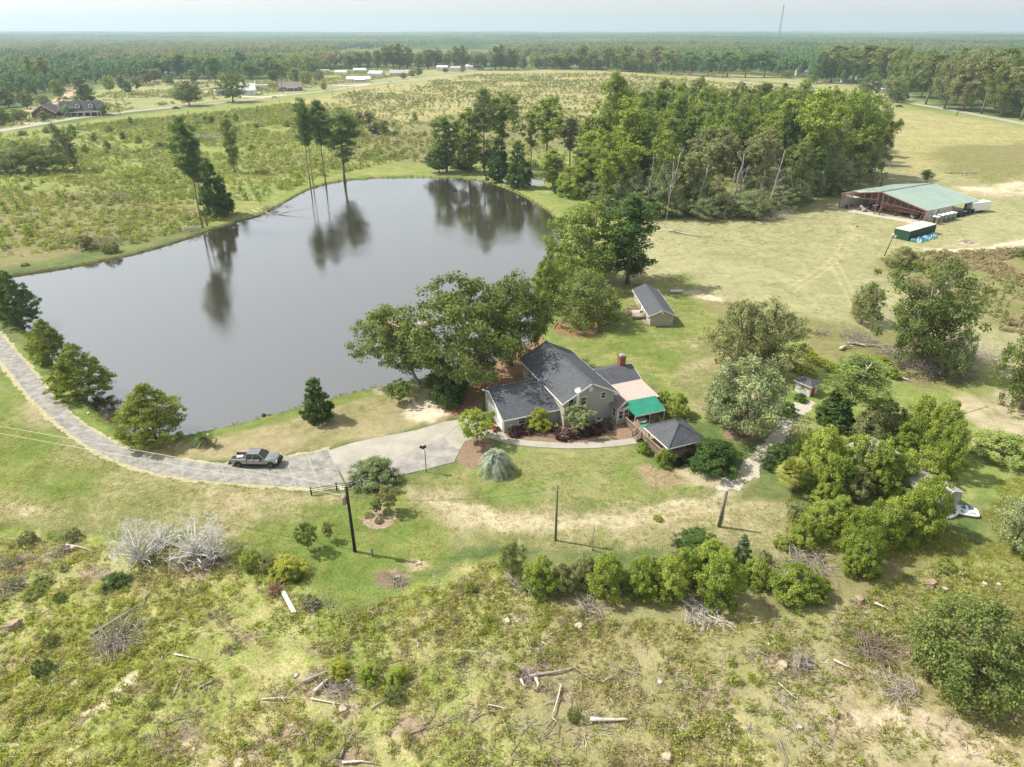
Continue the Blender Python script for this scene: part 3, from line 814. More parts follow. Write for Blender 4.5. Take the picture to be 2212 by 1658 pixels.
BARK = MAT('grey brown bark', (.23, .195, .155), .95, .45, 2.5, bump=.5, bscale=6)
BARKP = MAT('pine bark', (.27, .20, .155), .95, .4, 2.5, bump=.5, bscale=6)
BARKL = MAT('pale bark', (.44, .41, .36), .95, .35, 1.2, bump=.4, bscale=6)
DEADW0 = MAT('white dead wood', (.80, .78, .73), .95, .3, 2.5, col2=(.5, .47, .43))
DEADW = MAT('bleached dead wood', (.60, .56, .50), .95, .35, 4.5, bump=.4, bscale=8, col2=(.30, .26, .22))
GREYW = MAT('grey dead wood', (.36, .32, .28), .95, .4, 1.6, bump=.4, bscale=8, col2=(.2, .17, .14))
LV = {
 'oak': LEAF('live oak leaves', (0.071, 0.109, 0.026), (0.182, 0.232, 0.067), (0.268, 0.314, 0.100)),
 'dark': LEAF('dark glossy leaves', (0.030, 0.072, 0.019), (0.095, 0.170, 0.041), (0.150, 0.221, 0.059), rough=.45),
 'mid': LEAF('hardwood leaves', (0.100, 0.158, 0.032), (0.237, 0.318, 0.072), (0.363, 0.427, 0.109)),
 'lime': LEAF('sweetgum leaves', (0.139, 0.198, 0.030), (0.291, 0.370, 0.066), (0.416, 0.462, 0.101), trans=.35),
 'priv': LEAF('privet leaves', (0.115, 0.178, 0.024), (0.299, 0.380, 0.066), (0.460, 0.520, 0.121), trans=.40),
 'pine': LEAF('pine needles', (0.056, 0.107, 0.035), (0.139, 0.223, 0.071), (0.213, 0.294, 0.095), trans=.18),
 'pinel': LEAF('young pine needles', (0.109, 0.174, 0.043), (0.273, 0.356, 0.100), (0.381, 0.450, 0.128), trans=.25),
 'cyp': LEAF('cypress needles', (0.115, 0.165, 0.030), (0.276, 0.330, 0.070), (0.414, 0.440, 0.110), trans=.42),
 'cypd': LEAF('dark cypress needles', (0.060, 0.111, 0.029), (0.149, 0.221, 0.055), (0.217, 0.287, 0.079), trans=.2),
 'grey': LEAF('grey green leaves', (0.103, 0.144, 0.058), (0.232, 0.289, 0.126), (0.368, 0.418, 0.201), trans=.2),
 'olive': LEAF('olive leaves', (0.119, 0.144, 0.053), (0.246, 0.266, 0.106), (0.332, 0.342, 0.145), trans=.25),
 'burg': LEAF('burgundy leaves', (.022, .010, .013), (.055, .022, .026), (.085, .035, .035), trans=.12),
 'yell': LEAF('yellow green leaves', (0.185, 0.238, 0.026), (0.396, 0.422, 0.059), (0.500, 0.500, 0.092), trans=.35),
 'rust': LEAF('rusty leaves', (.12, .06, .04), (.25, .13, .08), (.33, .2, .12)),
 'far': LEAF('woodland leaves', (0.147, 0.210, 0.068), (0.219, 0.295, 0.092), (0.307, 0.357, 0.119), trans=.35),
 'farp': LEAF('plantation pine needles', (0.106, 0.191, 0.081), (0.146, 0.249, 0.104), (0.190, 0.295, 0.118), trans=.3),
 'farb': LEAF('browned woodland leaves', (0.223, 0.214, 0.113), (0.299, 0.280, 0.149), (0.365, 0.334, 0.189), trans=.35),
}
def put_tree(name, label, cat, kind, X_, Y_, h, wid=None, leaf='mid', bark=None, group=None, var=None, rz=None, z=None, parts=True, tilt=None, sink=.08):
    v = TD[kind]; d = v[(var if var is not None else rnd.randrange(len(v))) % len(v)]
    zz = (gz1(X_, Y_) if z is None else z) - sink
    sz = h / d.H; sx = sz if wid is None else wid / 2 / d.R
    rz = rnd.random() * 6.28 if rz is None else rz
    t = thing(name, label, cat, (X_, Y_, zz), 0 if tilt else rz, group)
    if tilt: t.rotation_euler = (tilt[0], tilt[1], 0)
    r2 = rz if tilt else 0
    linkm('trunk', d.trunk, t, rz=r2, sc=(sx, sx, sz), mat=bark or BARK)
    if d.crown: linkm('crown', d.crown, t, rz=r2, sc=(sx, sx, sz), mat=LV[leaf])
    return t
def tree_px(kind, bx, by, ty, wpx, leaf, label, name='tree', cat='tree', **k):
    """a plant whose foot stands at (bx, by) of the survey photo, its height and width read off there"""
    if kind in ('privet', 'ball', 'round'): by -= .22 * wpx        # low crowns reach below the foot they stand on
    X_, Y_ = G(bx, by); h = HT(X_, Y_, ty); wid = wpx * depth(X_, Y_, h / 2) / FP
    return put_tree(name, label, cat, kind, X_, Y_, h, wid, leaf, **k)

def gn_scatter(name, tv, tf, pts, rot, sc, mat):
    """one object of stuff: a template plus points in the same mesh, copied onto the points by geometry nodes"""
    n0 = len(tv); n = len(pts)
    me = mesh_np(name, np.concatenate([tv, pts]), tf, mat)
    at = me.attributes.new('is_pt', 'BOOLEAN', 'POINT'); at.data.foreach_set('value', np.concatenate([np.zeros(n0, bool), np.ones(n, bool)]))
    at = me.attributes.new('rot', 'FLOAT_VECTOR', 'POINT'); at.data.foreach_set('vector', np.concatenate([np.zeros((n0, 3)), rot]).astype(np.float32).ravel())
    at = me.attributes.new('scl', 'FLOAT_VECTOR', 'POINT'); at.data.foreach_set('vector', np.concatenate([np.ones((n0, 3)), sc]).astype(np.float32).ravel())
    ng = bpy.data.node_groups.new(name, 'GeometryNodeTree')
    ng.interface.new_socket('Geometry', in_out='INPUT', socket_type='NodeSocketGeometry')
    ng.interface.new_socket('Geometry', in_out='OUTPUT', socket_type='NodeSocketGeometry')
    N = ng.nodes; L = ng.links
    gi = N.new('NodeGroupInput'); go = N.new('NodeGroupOutput')
    a = N.new('GeometryNodeInputNamedAttribute'); a.data_type = 'BOOLEAN'; a.inputs['Name'].default_value = 'is_pt'
    sep = N.new('GeometryNodeSeparateGeometry'); sep.domain = 'POINT'
    iop = N.new('GeometryNodeInstanceOnPoints')
    ar = N.new('GeometryNodeInputNamedAttribute'); ar.data_type = 'FLOAT_VECTOR'; ar.inputs['Name'].default_value = 'rot'
    asn = N.new('GeometryNodeInputNamedAttribute'); asn.data_type = 'FLOAT_VECTOR'; asn.inputs['Name'].default_value = 'scl'
    er = N.new('FunctionNodeEulerToRotation')
    L.new(gi.outputs[0], sep.inputs['Geometry']); L.new(a.outputs['Attribute'], sep.inputs['Selection'])
    L.new(sep.outputs['Selection'], iop.inputs['Points']); L.new(sep.outputs['Inverted'], iop.inputs['Instance'])
    L.new(ar.outputs['Attribute'], er.inputs[0]); L.new(er.outputs[0], iop.inputs['Rotation'])
    L.new(asn.outputs['Attribute'], iop.inputs['Scale'])
    L.new(iop.outputs[0], go.inputs[0])
    o = bpy.data.objects.new(name, me); COL.objects.link(o)
    md = o.modifiers.new('scatter', 'NODES'); md.node_group = ng
    o['kind'] = 'stuff'
    return o
def mesh_arrays(me):
    v = np.empty(len(me.vertices) * 3, np.float32); me.vertices.foreach_get('co', v)
    return v.reshape(-1, 3)
def scatter_pts(poly, n, thr=.0, nsc=.05, seed=0, jit=4):
    rg = np.random.default_rng(seed)
    A = np.array(poly); lo, hi = A.min(0), A.max(0)
    p = lo + (hi - lo) * rg.random((n * jit, 2))
    k = polysd(p[:, 0], p[:, 1], poly) > 0
    p = p[k]
    if thr > 0: p = p[fbm(p[:, 0] * nsc + seed, p[:, 1] * nsc, 3) > thr]
    return p[:n]

# ---- tuft templates
def tuft(seed, n=16, h=.5, spread=.35, wd=.03, lean=.5):
    rg = np.random.default_rng(seed); V = []; F = []
    for i in range(n):
        a = rg.random() * 6.28; r = spread * rg.random() ** .6 * .5; x, y = r * math.cos(a), r * math.sin(a)
        hh = h * (.5 + .6 * rg.random()); l = lean * hh * (.3 + rg.random())
        b = rg.random() * 6.28; wx, wy = wd * math.cos(b), wd * math.sin(b)
        o = len(V)
        V += [(x - wx, y - wy, -.05), (x + wx, y + wy, -.05), (x + wx * .7 + l * .4 * math.cos(a), y + wy * .7 + l * .4 * math.sin(a), hh * .65), (x + l * math.cos(a), y + l * math.sin(a), hh)]
        F += [(o, o + 1, o + 2), (o, o + 2, o + 3)]
    return np.array(V), np.array(F)
def weed(seed, n=46, h=.9, r=.45, leaf=.12, asp=.45):
    rg = np.random.default_rng(seed)
    a = rg.random(n) * 6.28; z = rg.random(n) ** .7; rr = r * rg.random(n) ** .5 * (1.1 - .5 * z)
    C = np.stack([rr * np.cos(a), rr * np.sin(a), z * h], 1)
    N = rg.normal(size=(n, 3)) * .5 + C * [1, 1, .3] / r + np.array([0, 0, .4])
    return leafset(C, N, leaf, asp, rg)
# ---------------------------------------------------------------- ground cover (nobody could count it)
GR1 = LEAF('rough grass blades', (.27, .31, .06), (.46, .47, .12), (.55, .50, .25), trans=.5)
GR2 = LEAF('straw grass blades', (.38, .34, .18), (.52, .46, .27), (.62, .56, .37), trans=.4)
GR3 = LEAF('fresh grass blades', (.20, .28, .045), (.33, .40, .08), (.43, .46, .13), trans=.45)
WD1 = LEAF('weed leaves', (.20, .245, .045), (.36, .40, .09), (.46, .46, .17), trans=.45)
WD2 = LEAF('goldenrod leaves', (.17, .20, .05), (.32, .35, .11), (.43, .43, .18), trans=.3)
WD3 = LEAF('brown weed leaves', (.26, .20, .12), (.37, .29, .17), (.44, .38, .22), trans=.25)
def cover(name, tmpl, pts, smin, smax, mat, seed=0, hz=1.0, zoff=0.0):
    if len(pts) == 0: return
    rg = np.random.default_rng(seed + 99); n = len(pts)
    z = gz(pts[:, 0], pts[:, 1]) + zoff
    k = z > -.35; pts = pts[k]; z = z[k]; n = len(pts)
    s = smin + (smax - smin) * rg.random(n) ** 2
    rot = np.stack([rg.normal(0, .08, n), rg.normal(0, .08, n), rg.random(n) * 6.28], 1)
    sc = np.stack([s, s, s * hz * (.7 + .6 * rg.random(n))], 1)
    return gn_scatter(name, tmpl[0], tmpl[1], np.column_stack([pts, z]), rot, sc, mat)
FGP = P((-60,1165),(150,1160),(330,1195),(480,1190),(590,1200),(640,1255),(700,1312),(770,1318),(870,1290),(1000,1238),(1090,1205),(1120,1290),(1300,1340),(1600,1345),(1800,1335),(1900,1265),(2040,1210),(2270,1230),(2330,1740),(-120,1740))
for i in range(3):
    cover('rough_grass', tuft(200 + i, 20, .22, .5, .028, 1.2), scatter_pts(FGP, 3000, .52, .12, 20 + i), .6, 1.7, (GR1, GR1, GR3)[i], i)
cover('straw_grass', tuft(210, 22, .24, .55, .022, 1.2), scatter_pts(FGP, 3500, .52, .3, 33), .6, 1.6, GR2, 3)
cover('leafy_weeds', weed(220, 60, .4, .4, .085), scatter_pts(FGP, 1000, .60, .12, 41), .4, 1.5, WD1, 5)
cover('leafy_weeds', weed(221, 60, .5, .4, .085), scatter_pts(FGP, 900, .56, .18, 47), .5, 1.6, WD2, 6)
cover('dry_weeds', weed(222, 40, .35, .3, .07), scatter_pts(FGP, 1400, .5, .22, 51), .4, 1.4, WD3, 7)
BANK = P((-200,420),(0,410),(200,400),(420,440),(430,490),(300,530),(180,540),(0,560),(-250,620))
LEFTF = P((-500,420),(-200,330),(0,298),(260,262),(420,250),(620,225),(760,240),(800,300),(880,345),(760,370),(690,385),(640,405),(600,425),(560,447),(505,462),(470,478),(420,490),(300,528),(200,538),(0,560),(-400,640))
cover('weed_field', weed(230, 54, .9, .8, .20), scatter_pts(LEFTF, 6500, .42, .035, 61), .5, 1.7, WD1, 8)
cover('weed_field', weed(231, 54, .9, .9, .20), scatter_pts(LEFTF, 11000, .44, .03, 67), .5, 1.6, WD2, 9)
cover('weed_field', weed(232, 60, 1.5, .8, .24), scatter_pts(LEFTF, 1600, .52, .05, 71), .6, 1.9, LV['mid'], 10)
cover('weed_field', weed(233, 44, .8, .8, .17), scatter_pts(LEFTF, 2500, .5, .05, 72), .5, 1.6, WD3, 10)
YELF = P((600,240),(760,200),(1030,162),(1300,158),(1700,190),(1560,330),(1300,360),(1000,365),(930,352),(800,345),(700,290))
cover('broom_sedge', weed(240, 40, .8, 1.0, .24), scatter_pts(YELF, 9000, .44, .02, 81), .5, 1.9, WD2, 11)
cover('broom_sedge', weed(241, 40, 1.0, .9, .25), scatter_pts(YELF, 5000, .5, .025, 83), .5, 2.0, LV['olive'], 12)
cover('broom_sedge', weed(242, 50, 1.4, .8, .26), scatter_pts(YELF, 700, .3, .03, 87), .6, 2.1, LV['mid'], 12)
cover('broom_sedge', weed(243, 40, .9, 1.0, .22), scatter_pts(YELF, 2600, .5, .03, 88), .5, 1.6, WD3, 12)
VILF = P((-100,285),(0,278),(380,226),(620,198),(760,180),(900,160),(880,150),(700,158),(560,178),(330,178),(200,195),(0,245))
cover('village_field_weeds', weed(244, 40, .9, 1.2, .28), scatter_pts(VILF, 5000, .50, .012, 89), .5, 1.7, WD2, 12)
cover('village_field_weeds', weed(245, 40, .9, 1.2, .28), scatter_pts(VILF, 2600, .52, .014, 90), .5, 2.2, LV['olive'], 12)
MEAD = P((1900,560),(2010,545),(2300,535),(2400,700),(2212,725),(2120,705),(2060,650),(1980,640))
cover('meadow_weeds', weed(250, 40, .5, .5, .14), scatter_pts(MEAD, 1500, .45, .06, 91), .5, 1.7, WD3, 13)
cover('meadow_weeds', weed(251, 40, .5, .5, .14), scatter_pts(MEAD, 1200, .45, .06, 92), .5, 1.5, LV['olive'], 13)
LAWNR = P((1380,470),(1480,480),(1720,462),(1850,415),(1900,235),(2010,248),(2400,330),(2400,520),(2000,540),(1900,560),(2060,660),(2100,780),(1800,730),(1500,690),(1330,640))
cover('meadow_grass', tuft(255, 14, .16, .8, .05, 1.4), scatter_pts(LAWNR, 7000, .46, .06, 93), .6, 1.6, GR2, 14)
cover('meadow_grass', tuft(256, 14, .16, .8, .05, 1.4), scatter_pts(LAWNR, 5000, .48, .06, 94), .6, 1.5, GR1, 15)
LAWN = P((-40,880),(170,970),(300,1020),(620,1060),(760,1060),(880,1030),(1000,1010),(1370,975),(1540,1060),(1740,1110),(1690,1190),(1100,1185),(1000,1230),(870,1285),(745,1318),(640,1250),(480,1180),(150,1150),(-80,1150))
cover('lawn_grass', tuft(260, 14, .06, .35, .03, 1.6), scatter_pts(LAWN, 6000, .44, .3, 95), .6, 1.5, GR3, 16)
cover('lawn_grass', tuft(261, 14, .06, .35, .03, 1.6), scatter_pts(LAWN, 7000, .5, .3, 97), .6, 1.4, GR2, 17)
LAW2 = P((1200,700),(1290,640),(1480,590),(1560,700),(1700,700),(1760,790),(1560,930),(1480,850),(1380,790),(1240,740))
cover('lawn_grass', tuft(262, 14, .07, .4, .035, 1.6), scatter_pts(LAW2, 2500, .42, .3, 98), .6, 1.5, GR3, 18)
RF = P((1700,1010),(2100,1000),(2260,960),(2260,1230),(2040,1205),(1700,1240))
cover('rough_grass', tuft(263, 16, .2, .5, .03, .8), scatter_pts(RF, 5000, .42, .2, 99), .6, 1.6, GR1, 19)
bank_line = np.array(resample(POND + [POND[0]], 2600))
bl = bank_line + rng.normal(0, .45, bank_line.shape)
cover('bank_grass', tuft(270, 18, .42, .5, .03, .7), bl, .5, 1.3, GR3, 20)
# twig litter and wood chips among the grass
def litter(seed, n=5):
    m_ = MB(); rd = random.Random(seed)
    for i in range(n):
        a = rd.random() * 3.14; l = .25 + .5 * rd.random(); x, y = rd.gauss(0, .3), rd.gauss(0, .3)
        m_.tube([(x, y, .05), (x + l * math.cos(a), y + l * math.sin(a), .07 + .1 * rd.random())], [.022, .01], 3)
    f3 = []
    for f in m_.f:
        for k in range(1, len(f) - 1): f3.append((f[0], f[k], f[k + 1]))
    return np.array(m_.v), np.array(f3)
cover('twig_litter', litter(1), scatter_pts(FGP, 500, .52, .15, 103), .6, 1.8, DEADW, 21)
cover('twig_litter', litter(2), scatter_pts(FGP, 800, .53, .15, 104), .7, 2.2, GREYW, 22)
cover('twig_litter', litter(3, 9), scatter_pts(BANK, 400, .45, .1, 105), .8, 2.2, GREYW, 23)
# fallen leaves and sand clods
# ---------------------------------------------------------------- the distant woodland
OPEN = [P((-900,420),(-300,300),(0,255),(0,232),(100,210),(200,186),(330,172),(560,174),(660,168),(700,152),(760,148),(900,147),(1060,146),(1250,151),(1400,158),(1500,165),(1600,163),(1700,167),(1760,178),(1900,192),(1960,208),(2010,220),(2100,238),(2212,258),(2700,360),(4500,1200),(2000,3000),(-2000,2000)),
        P((735,106),(900,104),(1075,104),(1092,118),(1088,139),(900,142),(730,142),(715,125)),
        P((1120,122),(1250,121),(1330,140),(1300,147),(1120,145)),
        P((-10,158),(140,153),(150,156),(-10,163)), P((1050,88),(1200,87.6),(1230,89),(1080,90)), P((1400,80),(1560,79.6),(1560,80.6),(1400,81.2)), P((300,84),(520,83),(520,84.6),(300,86))]
def woods(r0, r1, sp, seed):
    rg = np.random.default_rng(seed)
    nn = int(.5 * 1.50 * (r1 ** 2 - r0 ** 2) / sp ** 2)
    r = np.sqrt(r0 ** 2 + (r1 ** 2 - r0 ** 2) * rg.random(nn)); a = (rg.random(nn) - .5) * 1.62
    p = np.stack([r * np.sin(a), r * np.cos(a)], 1)
    keep = np.ones(len(p), bool)
    for o in OPEN: keep &= polysd(p[:, 0], p[:, 1], o) < -2
    return p[keep]
for k, (r0, r1, sp, s0) in enumerate([(380, 1250, 9.0, 1.0), (1250, 2500, 13, 1.15), (2500, 4800, 21, 1.5)]):
    p = woods(r0, r1, sp, 300 + k)
    # planted pine blocks, browned storm-torn stretches and ordinary hardwood by broad patches
    q = fbm(p[:, 0] / 260 + 5, p[:, 1] / 200, 3); pine = (q > .52) | ((p[:, 0] < -300) & (p[:, 1] < 1500) & (q > .40)) | ((p[:, 0] > 450) & (q > .42))
    q2 = fbm(p[:, 0] / 300 + 50, p[:, 1] / 120 + 9, 3); brown = (~pine) & (q2 > .56)
    rg = np.random.default_rng(k)
    for j, (sel, tds, lf, nm, hh) in enumerate([(pine, TD['farpine'], 'farp', 'distant_pine_wood', .85), (brown, TD['far'][1:2] + TD['far'][3:4], 'farb', 'distant_brown_wood', .95), (~pine & ~brown, TD['far'], 'far', 'distant_wood', .92)]):
        pp = p[sel]; grp = rg.integers(0, len(tds), len(pp))
        for g_, d in enumerate(tds):
            pts = pp[grp == g_]
            if not len(pts): continue
            v = mesh_arrays(d.crown); f = np.arange(len(v)).reshape(-1, 4)
            n = len(pts); s = hh * (.75 + .55 * rg.random(n)) * (.8 + .5 * fbm(pts[:, 0] / 90, pts[:, 1] / 90, 2))
            rot = np.stack([np.zeros(n), np.zeros(n), rg.random(n) * 6.28], 1)
            z = gz(pts[:, 0], pts[:, 1]) - (1.0 if k == 0 else 2)
            gn_scatter(nm, v, f, np.column_stack([pts, z]), rot, np.stack([s * s0, s * s0, s], 1), LV[lf])
# beyond that the canopy closes: one rolling treetop sheet out to the horizon
xs2 = np.concatenate([np.arange(-11000, 11001, 55)]); ys2 = np.concatenate([np.arange(2300, 5000, 30), np.arange(5000, 13500, 70)])
X2, Y2 = np.meshgrid(xs2, ys2)
Z2 = gz(X2, Y2) + 10 + 5 * vnoise(X2 / 60, Y2 / 45) + 3 * vnoise(X2 / 300, Y2 / 200) + 2.5 * np.random.default_rng(4).random(X2.shape)
for o in OPEN[2:]: Z2 = np.where(polysd(X2, Y2, o) > 0, gz(X2, Y2) + .6, Z2)
Z2 = np.where(Y2 < 2400, Z2 - 16, Z2)
ix = np.arange(X2.size).reshape(X2.shape)
F2 = np.stack([ix[:-1, :-1].ravel(), ix[:-1, 1:].ravel(), ix[1:, 1:].ravel(), ix[1:, :-1].ravel()], 1)
cm, nt, b = new_mat('treetop canopy')
geo = nd(nt, 'ShaderNodeNewGeometry'); f1 = noise_tex(nt, .012, 6, .75, geo.outputs['Position']); f2 = noise_tex(nt, .0016, 3, .6, geo.outputs['Position'])
ad = nd(nt, 'ShaderNodeMath', operation='ADD'); nt.links.new(f1, ad.inputs[0]); nt.links.new(f2, ad.inputs[1])
r_ = ramp(nt, [(.42, (.04, .075, .035)), (.56, (.09, .13, .055)), (.66, (.17, .19, .10))])
hv = nd(nt, 'ShaderNodeMath', operation='MULTIPLY'); hv.inputs[1].default_value = .5; nt.links.new(ad.outputs[0], hv.inputs[0]); nt.links.new(hv.outputs[0], r_.inputs[0])
nt.links.new(r_.outputs[0], b.inputs['Base Color']); b.inputs['Roughness'].default_value = 1; b.inputs['Specular IOR Level'].default_value = 0
oo = linkm('far_forest_canopy', mesh_np('far_forest_canopy', np.stack([X2.ravel(), Y2.ravel(), Z2.ravel()], 1), F2, cm)); oo['kind'] = 'stuff'

# ---------------------------------------------------------------- the air
hz = MB().bb(-12500, 12500, -300, 13800, -45, 175).build('haze')
hm = bpy.data.materials.new('haze air'); hm.use_nodes = True; hn = hm.node_tree
hn.nodes.remove(hn.nodes['Principled BSDF'])
pv = hn.nodes.new('ShaderNodeVolumePrincipled'); pv.inputs['Color'].default_value = (.64, .80, .98, 1); pv.inputs['Density'].default_value = .00012; pv.inputs['Anisotropy'].default_value = .25
hn.links.new(pv.outputs[0], hn.nodes['Material Output'].inputs['Volume'])
hz.data.materials.append(hm); hz['kind'] = 'stuff'
# ---------------------------------------------------------------- trees and shrubs one by one
T_ = tree_px
# pond, left bank
T_('cypress', -12, 660, 545, 90, 'cyp', 'pale green cypress cut off by the left edge of the photo beside the pond', name='cypress_tree', group=None)
T_('cypress', 45, 697, 577, 92, 'cypd', 'dark cypress on the pond bank, farthest left that shows whole', name='cypress_tree', var=1)
T_('cypress', 107, 777, 682, 86, 'cyp', 'brownish green cypress leaning over the pond, second from the far end of the row', name='cypress_tree', tilt=(.06, .12))
T_('cypress', 184, 853, 737, 124, 'cyp', 'broad bright green cypress beside the driveway curve and the pond', name='cypress_tree', var=1)
T_('cypress', 336, 946, 826, 150, 'cyp', 'widest green cypress at the near corner of the pond', name='cypress_tree', var=0)
T_('cone', 688, 905, 812, 72, 'dark', 'small dark conical magnolia alone on the dry lawn', name='magnolia_tree', var=0)
# trees round the house
T_('leanoak', 905, 828, 668, 168, 'oak', 'spreading oak leaning over the pond, left of the pair by the house', rz=.0, bark=BARKL)
T_('oak', 1003, 838, 600, 262, 'oak', 'huge live oak between the pond and the garage', var=1)
T_('oak', 1105, 790, 590, 165, 'oak', 'live oak at the back corner of the two storey house', var=2)
T_('privet', 972, 885, 812, 74, 'dark', 'dark green leafy shrub left of the garage on the mulch', name='shrub', cat='shrub')
T_('vase', 862, 872, 826, 56, 'mid', 'thin young tree on the shore lawn near the big oaks', name='young_tree')
T_('vase', 1031, 957, 893, 88, 'priv', 'neat crape myrtle in the mulch between parking pad and garage', name='crape_myrtle')
T_('privet', 940, 838, 805, 40, 'oak', 'small leafy shrub between the two oak trunks', name='shrub', cat='shrub')
T_('weep', 1265, 698, 585, 150, 'oak', 'weeping oak standing on a red mulch bed near the cottage', name='oak_tree', var=0)
T_('oak', 1272, 608, 438, 190, 'mid', 'tall spreading oak on the right shore of the pond', name='oak_tree', var=2)
T_('weep', 1212, 640, 545, 120, 'mid', 'leafy tree hanging over the water right of the pond', name='shore_tree', var=1)
T_('cypress', 1183, 668, 515, 74, 'lime', 'bright yellow green cypress at the right edge of the pond', name='cypress_tree')
T_('tall', 1355, 612, 418, 112, 'dark', 'tall dark green sweetgum standing alone behind the cottage', name='sweetgum_tree', var=0)
T_('privet', 1160, 938, 885, 62, 'yell', 'yellow green shrub in front of the garage wall', name='shrub', cat='shrub', var=2)
T_('vase', 1248, 936, 878, 66, 'grey', 'grey green oleander around the foot of the lattice mast', name='oleander', cat='shrub')
T_('privet', 1432, 890, 846, 50, 'priv', 'clipped round green shrub left one of the pair behind the awning', name='shrub', cat='shrub', var=0)
T_('privet', 1462, 908, 852, 48, 'priv', 'clipped round green shrub nearer one of the pair behind the awning', name='shrub', cat='shrub', var=1)
T_('privet', 1537, 1032, 957, 112, 'dark', 'dark glossy camellia beside the gravel track and pavilion', name='camellia', cat='shrub', var=1)
T_('privet', 1437, 1012, 968, 42, 'priv', 'light green shrub at the near corner of the pavilion', name='shrub', cat='shrub', var=2)
T_('privet', 1392, 985, 955, 26, 'priv', 'small green shrub against the deck railing', name='shrub', cat='shrub', var=2)
T_('ball', 1461, 1008, 990, 24, 'burg', 'small reddish ball shrub by the pavilion corner', name='ball_shrub', cat='shrub')
T_('ball', 1484, 1002, 982, 24, 'burg', 'dark ball shrub between the pavilion and the camellia', name='ball_shrub', cat='shrub')
for i, (bx, by, w_) in enumerate([(1112, 947, 30), (1139, 942, 32), (1192, 935, 26), (1218, 955, 36), (1244, 950, 30), (1266, 946, 30), (1286, 942, 30), (1306, 936, 32)]):
    T_('ball', bx, by, by - w_ * .78, w_ * 1.12, 'burg', ['burgundy ball shrub at the garage corner, leftmost of the hedge', 'burgundy ball shrub under the garage window', 'burgundy ball shrub beside the left air conditioner', 'largest burgundy ball shrub, next to the garden path', 'burgundy ball shrub just right of the largest one', 'burgundy ball shrub in the middle of the wall hedge', 'burgundy ball shrub second from the right end of the hedge', 'burgundy ball shrub nearest the deck steps'][i], name='ball_shrub', cat='shrub', group='burgundy ball shrubs along the house wall')
T_('gnarl', 1587, 812, 655, 140, 'olive', 'storm torn oak with gaps in its crown right of the long lawn', name='torn_oak', var=0)
T_('gnarl', 1655, 800, 655, 150, 'olive', 'storm torn oak right of the gap, above the yellow vine row', name='torn_oak', var=1)
T_('gnarl', 1606, 942, 775, 195, 'grey', 'silvery green oak beside the gravel track', name='silver_oak', var=1)
T_('weep', 1560, 905, 810, 90, 'grey', 'low silvery tree left of the silver oak', name='silver_tree', var=1)
T_('gnarl', 1958, 790, 560, 205, 'oak', 'gnarled old oak with a bare grey trunk above the brush pile', name='gnarled_oak', var=2, bark=BARKL, tilt=(0, .12))
T_('sparse', 1990, 778, 610, 110, 'olive', 'leaning companion stem of the gnarled oak', name='gnarled_oak', var=2, tilt=(0, -.15))
T_('weep', 2055, 815, 700, 70, 'grey', 'broken drooping limb tree right of the gnarled oak', name='broken_tree', var=0)
T_('oak', 1860, 700, 610, 70, 'olive', 'low leafy branch clump left of the gnarled oak', name='broken_tree', var=2)
T_('weep', 2205, 885, 675, 130, 'oak', 'oak cut off by the right edge of the photo', name='oak_tree', var=1)
T_('sparse', 2188, 1190, 1065, 120, 'grey', 'sparse grey green bush tree at the right edge, behind the pedal boat', name='bush_tree', var=1)
T_('round', 2072, 1525, 1312, 250, 'oak', 'big round water oak in the lower right corner', name='water_oak', var=1)
# right-hand shrubbery
T_('cone', 1790, 912, 842, 66, 'dark', 'dark pointed evergreen beside the red door shed', name='evergreen_tree', var=1)
T_('cone', 1812, 926, 862, 58, 'dark', 'second dark evergreen under the leaning pine', name='evergreen_tree', var=0)
T_('pine2', 1817, 918, 770, 108, 'pinel', 'light green leaning pine over the shrubbery', name='pine_tree', bark=BARKL, tilt=(.05, .16), var=0)
T_('privet', 1676, 1022, 962, 62, 'dark', 'dark round shrub behind the fan palm', name='shrub', cat='shrub', var=1)
HL = ['bright round bush directly right of the fan palm', 'bush behind and left of the fan palm crown, beside the gravel track', 'bush at the near left end of the shrubbery, below the fan palm', 'large bright bush in the middle of the near shrubbery block', 'large bush on the right of the near shrubbery block', 'olive bush below the middle of the near shrubbery block', 'small bush lowest in the shrubbery, nearest the open grass', 'feathery olive bush in the hollow behind the near shrubbery block', 'olive bush under the fallen pine stem', 'bright bush at the far end of the shrubbery near the bare sand', 'tall bright bush on the right flank under the fallen pine', 'bright bush at the right flank, outermost over the grass', 'bush in the centre where the fallen stem rests', 'pale lime green bush left of the grey outbuilding roof', 'pale lime green bush in front of the grey outbuilding roof', 'tiny bush at the foot of the fan palm']
hedge = [(1765,1062,928,100),(1745,1010,935,70),(1800,1085,985,85),(1838,1062,940,105),(1888,1075,952,100),(1845,1085,1010,70),(1775,1100,1045,60),(1880,965,885,90),(1905,930,862,80),(1980,968,858,85),(2020,1000,868,85),(2038,1040,912,75),(1950,985,915,80),(1985,1062,968,100),(1935,1075,985,95),(1720,1062,1035,30)]
for i, (bx, by, ty, w_) in enumerate(hedge):
    lf = 'lime' if i in (13, 14) else ('olive' if i in (7, 8, 5) else 'priv'); w_ *= .86
    lb = HL[i]
    T_('privet', bx, by, ty, w_, lf, lb, name='privet_bush', cat='bush', group='bushes of the dense shrubbery')
R2L = ['leftmost low bush of the long arching row', 'second bush from the left in the arching row', 'rear bush of the arching row near the gravel side', 'bush in the middle of the arching row above the dead twigs', 'drooping bush at the near foot of the arching row', 'wide bush right of the middle of the arching row', 'big rounded bush, second from the right in the arching row', 'big rounded bush at the right end of the arching row, left of the boat', 'bush between the arching row and the outbuilding wall', 'small bright bush detached at the left of the arching row', 'low leafy patch hanging at the near edge of the arching row']
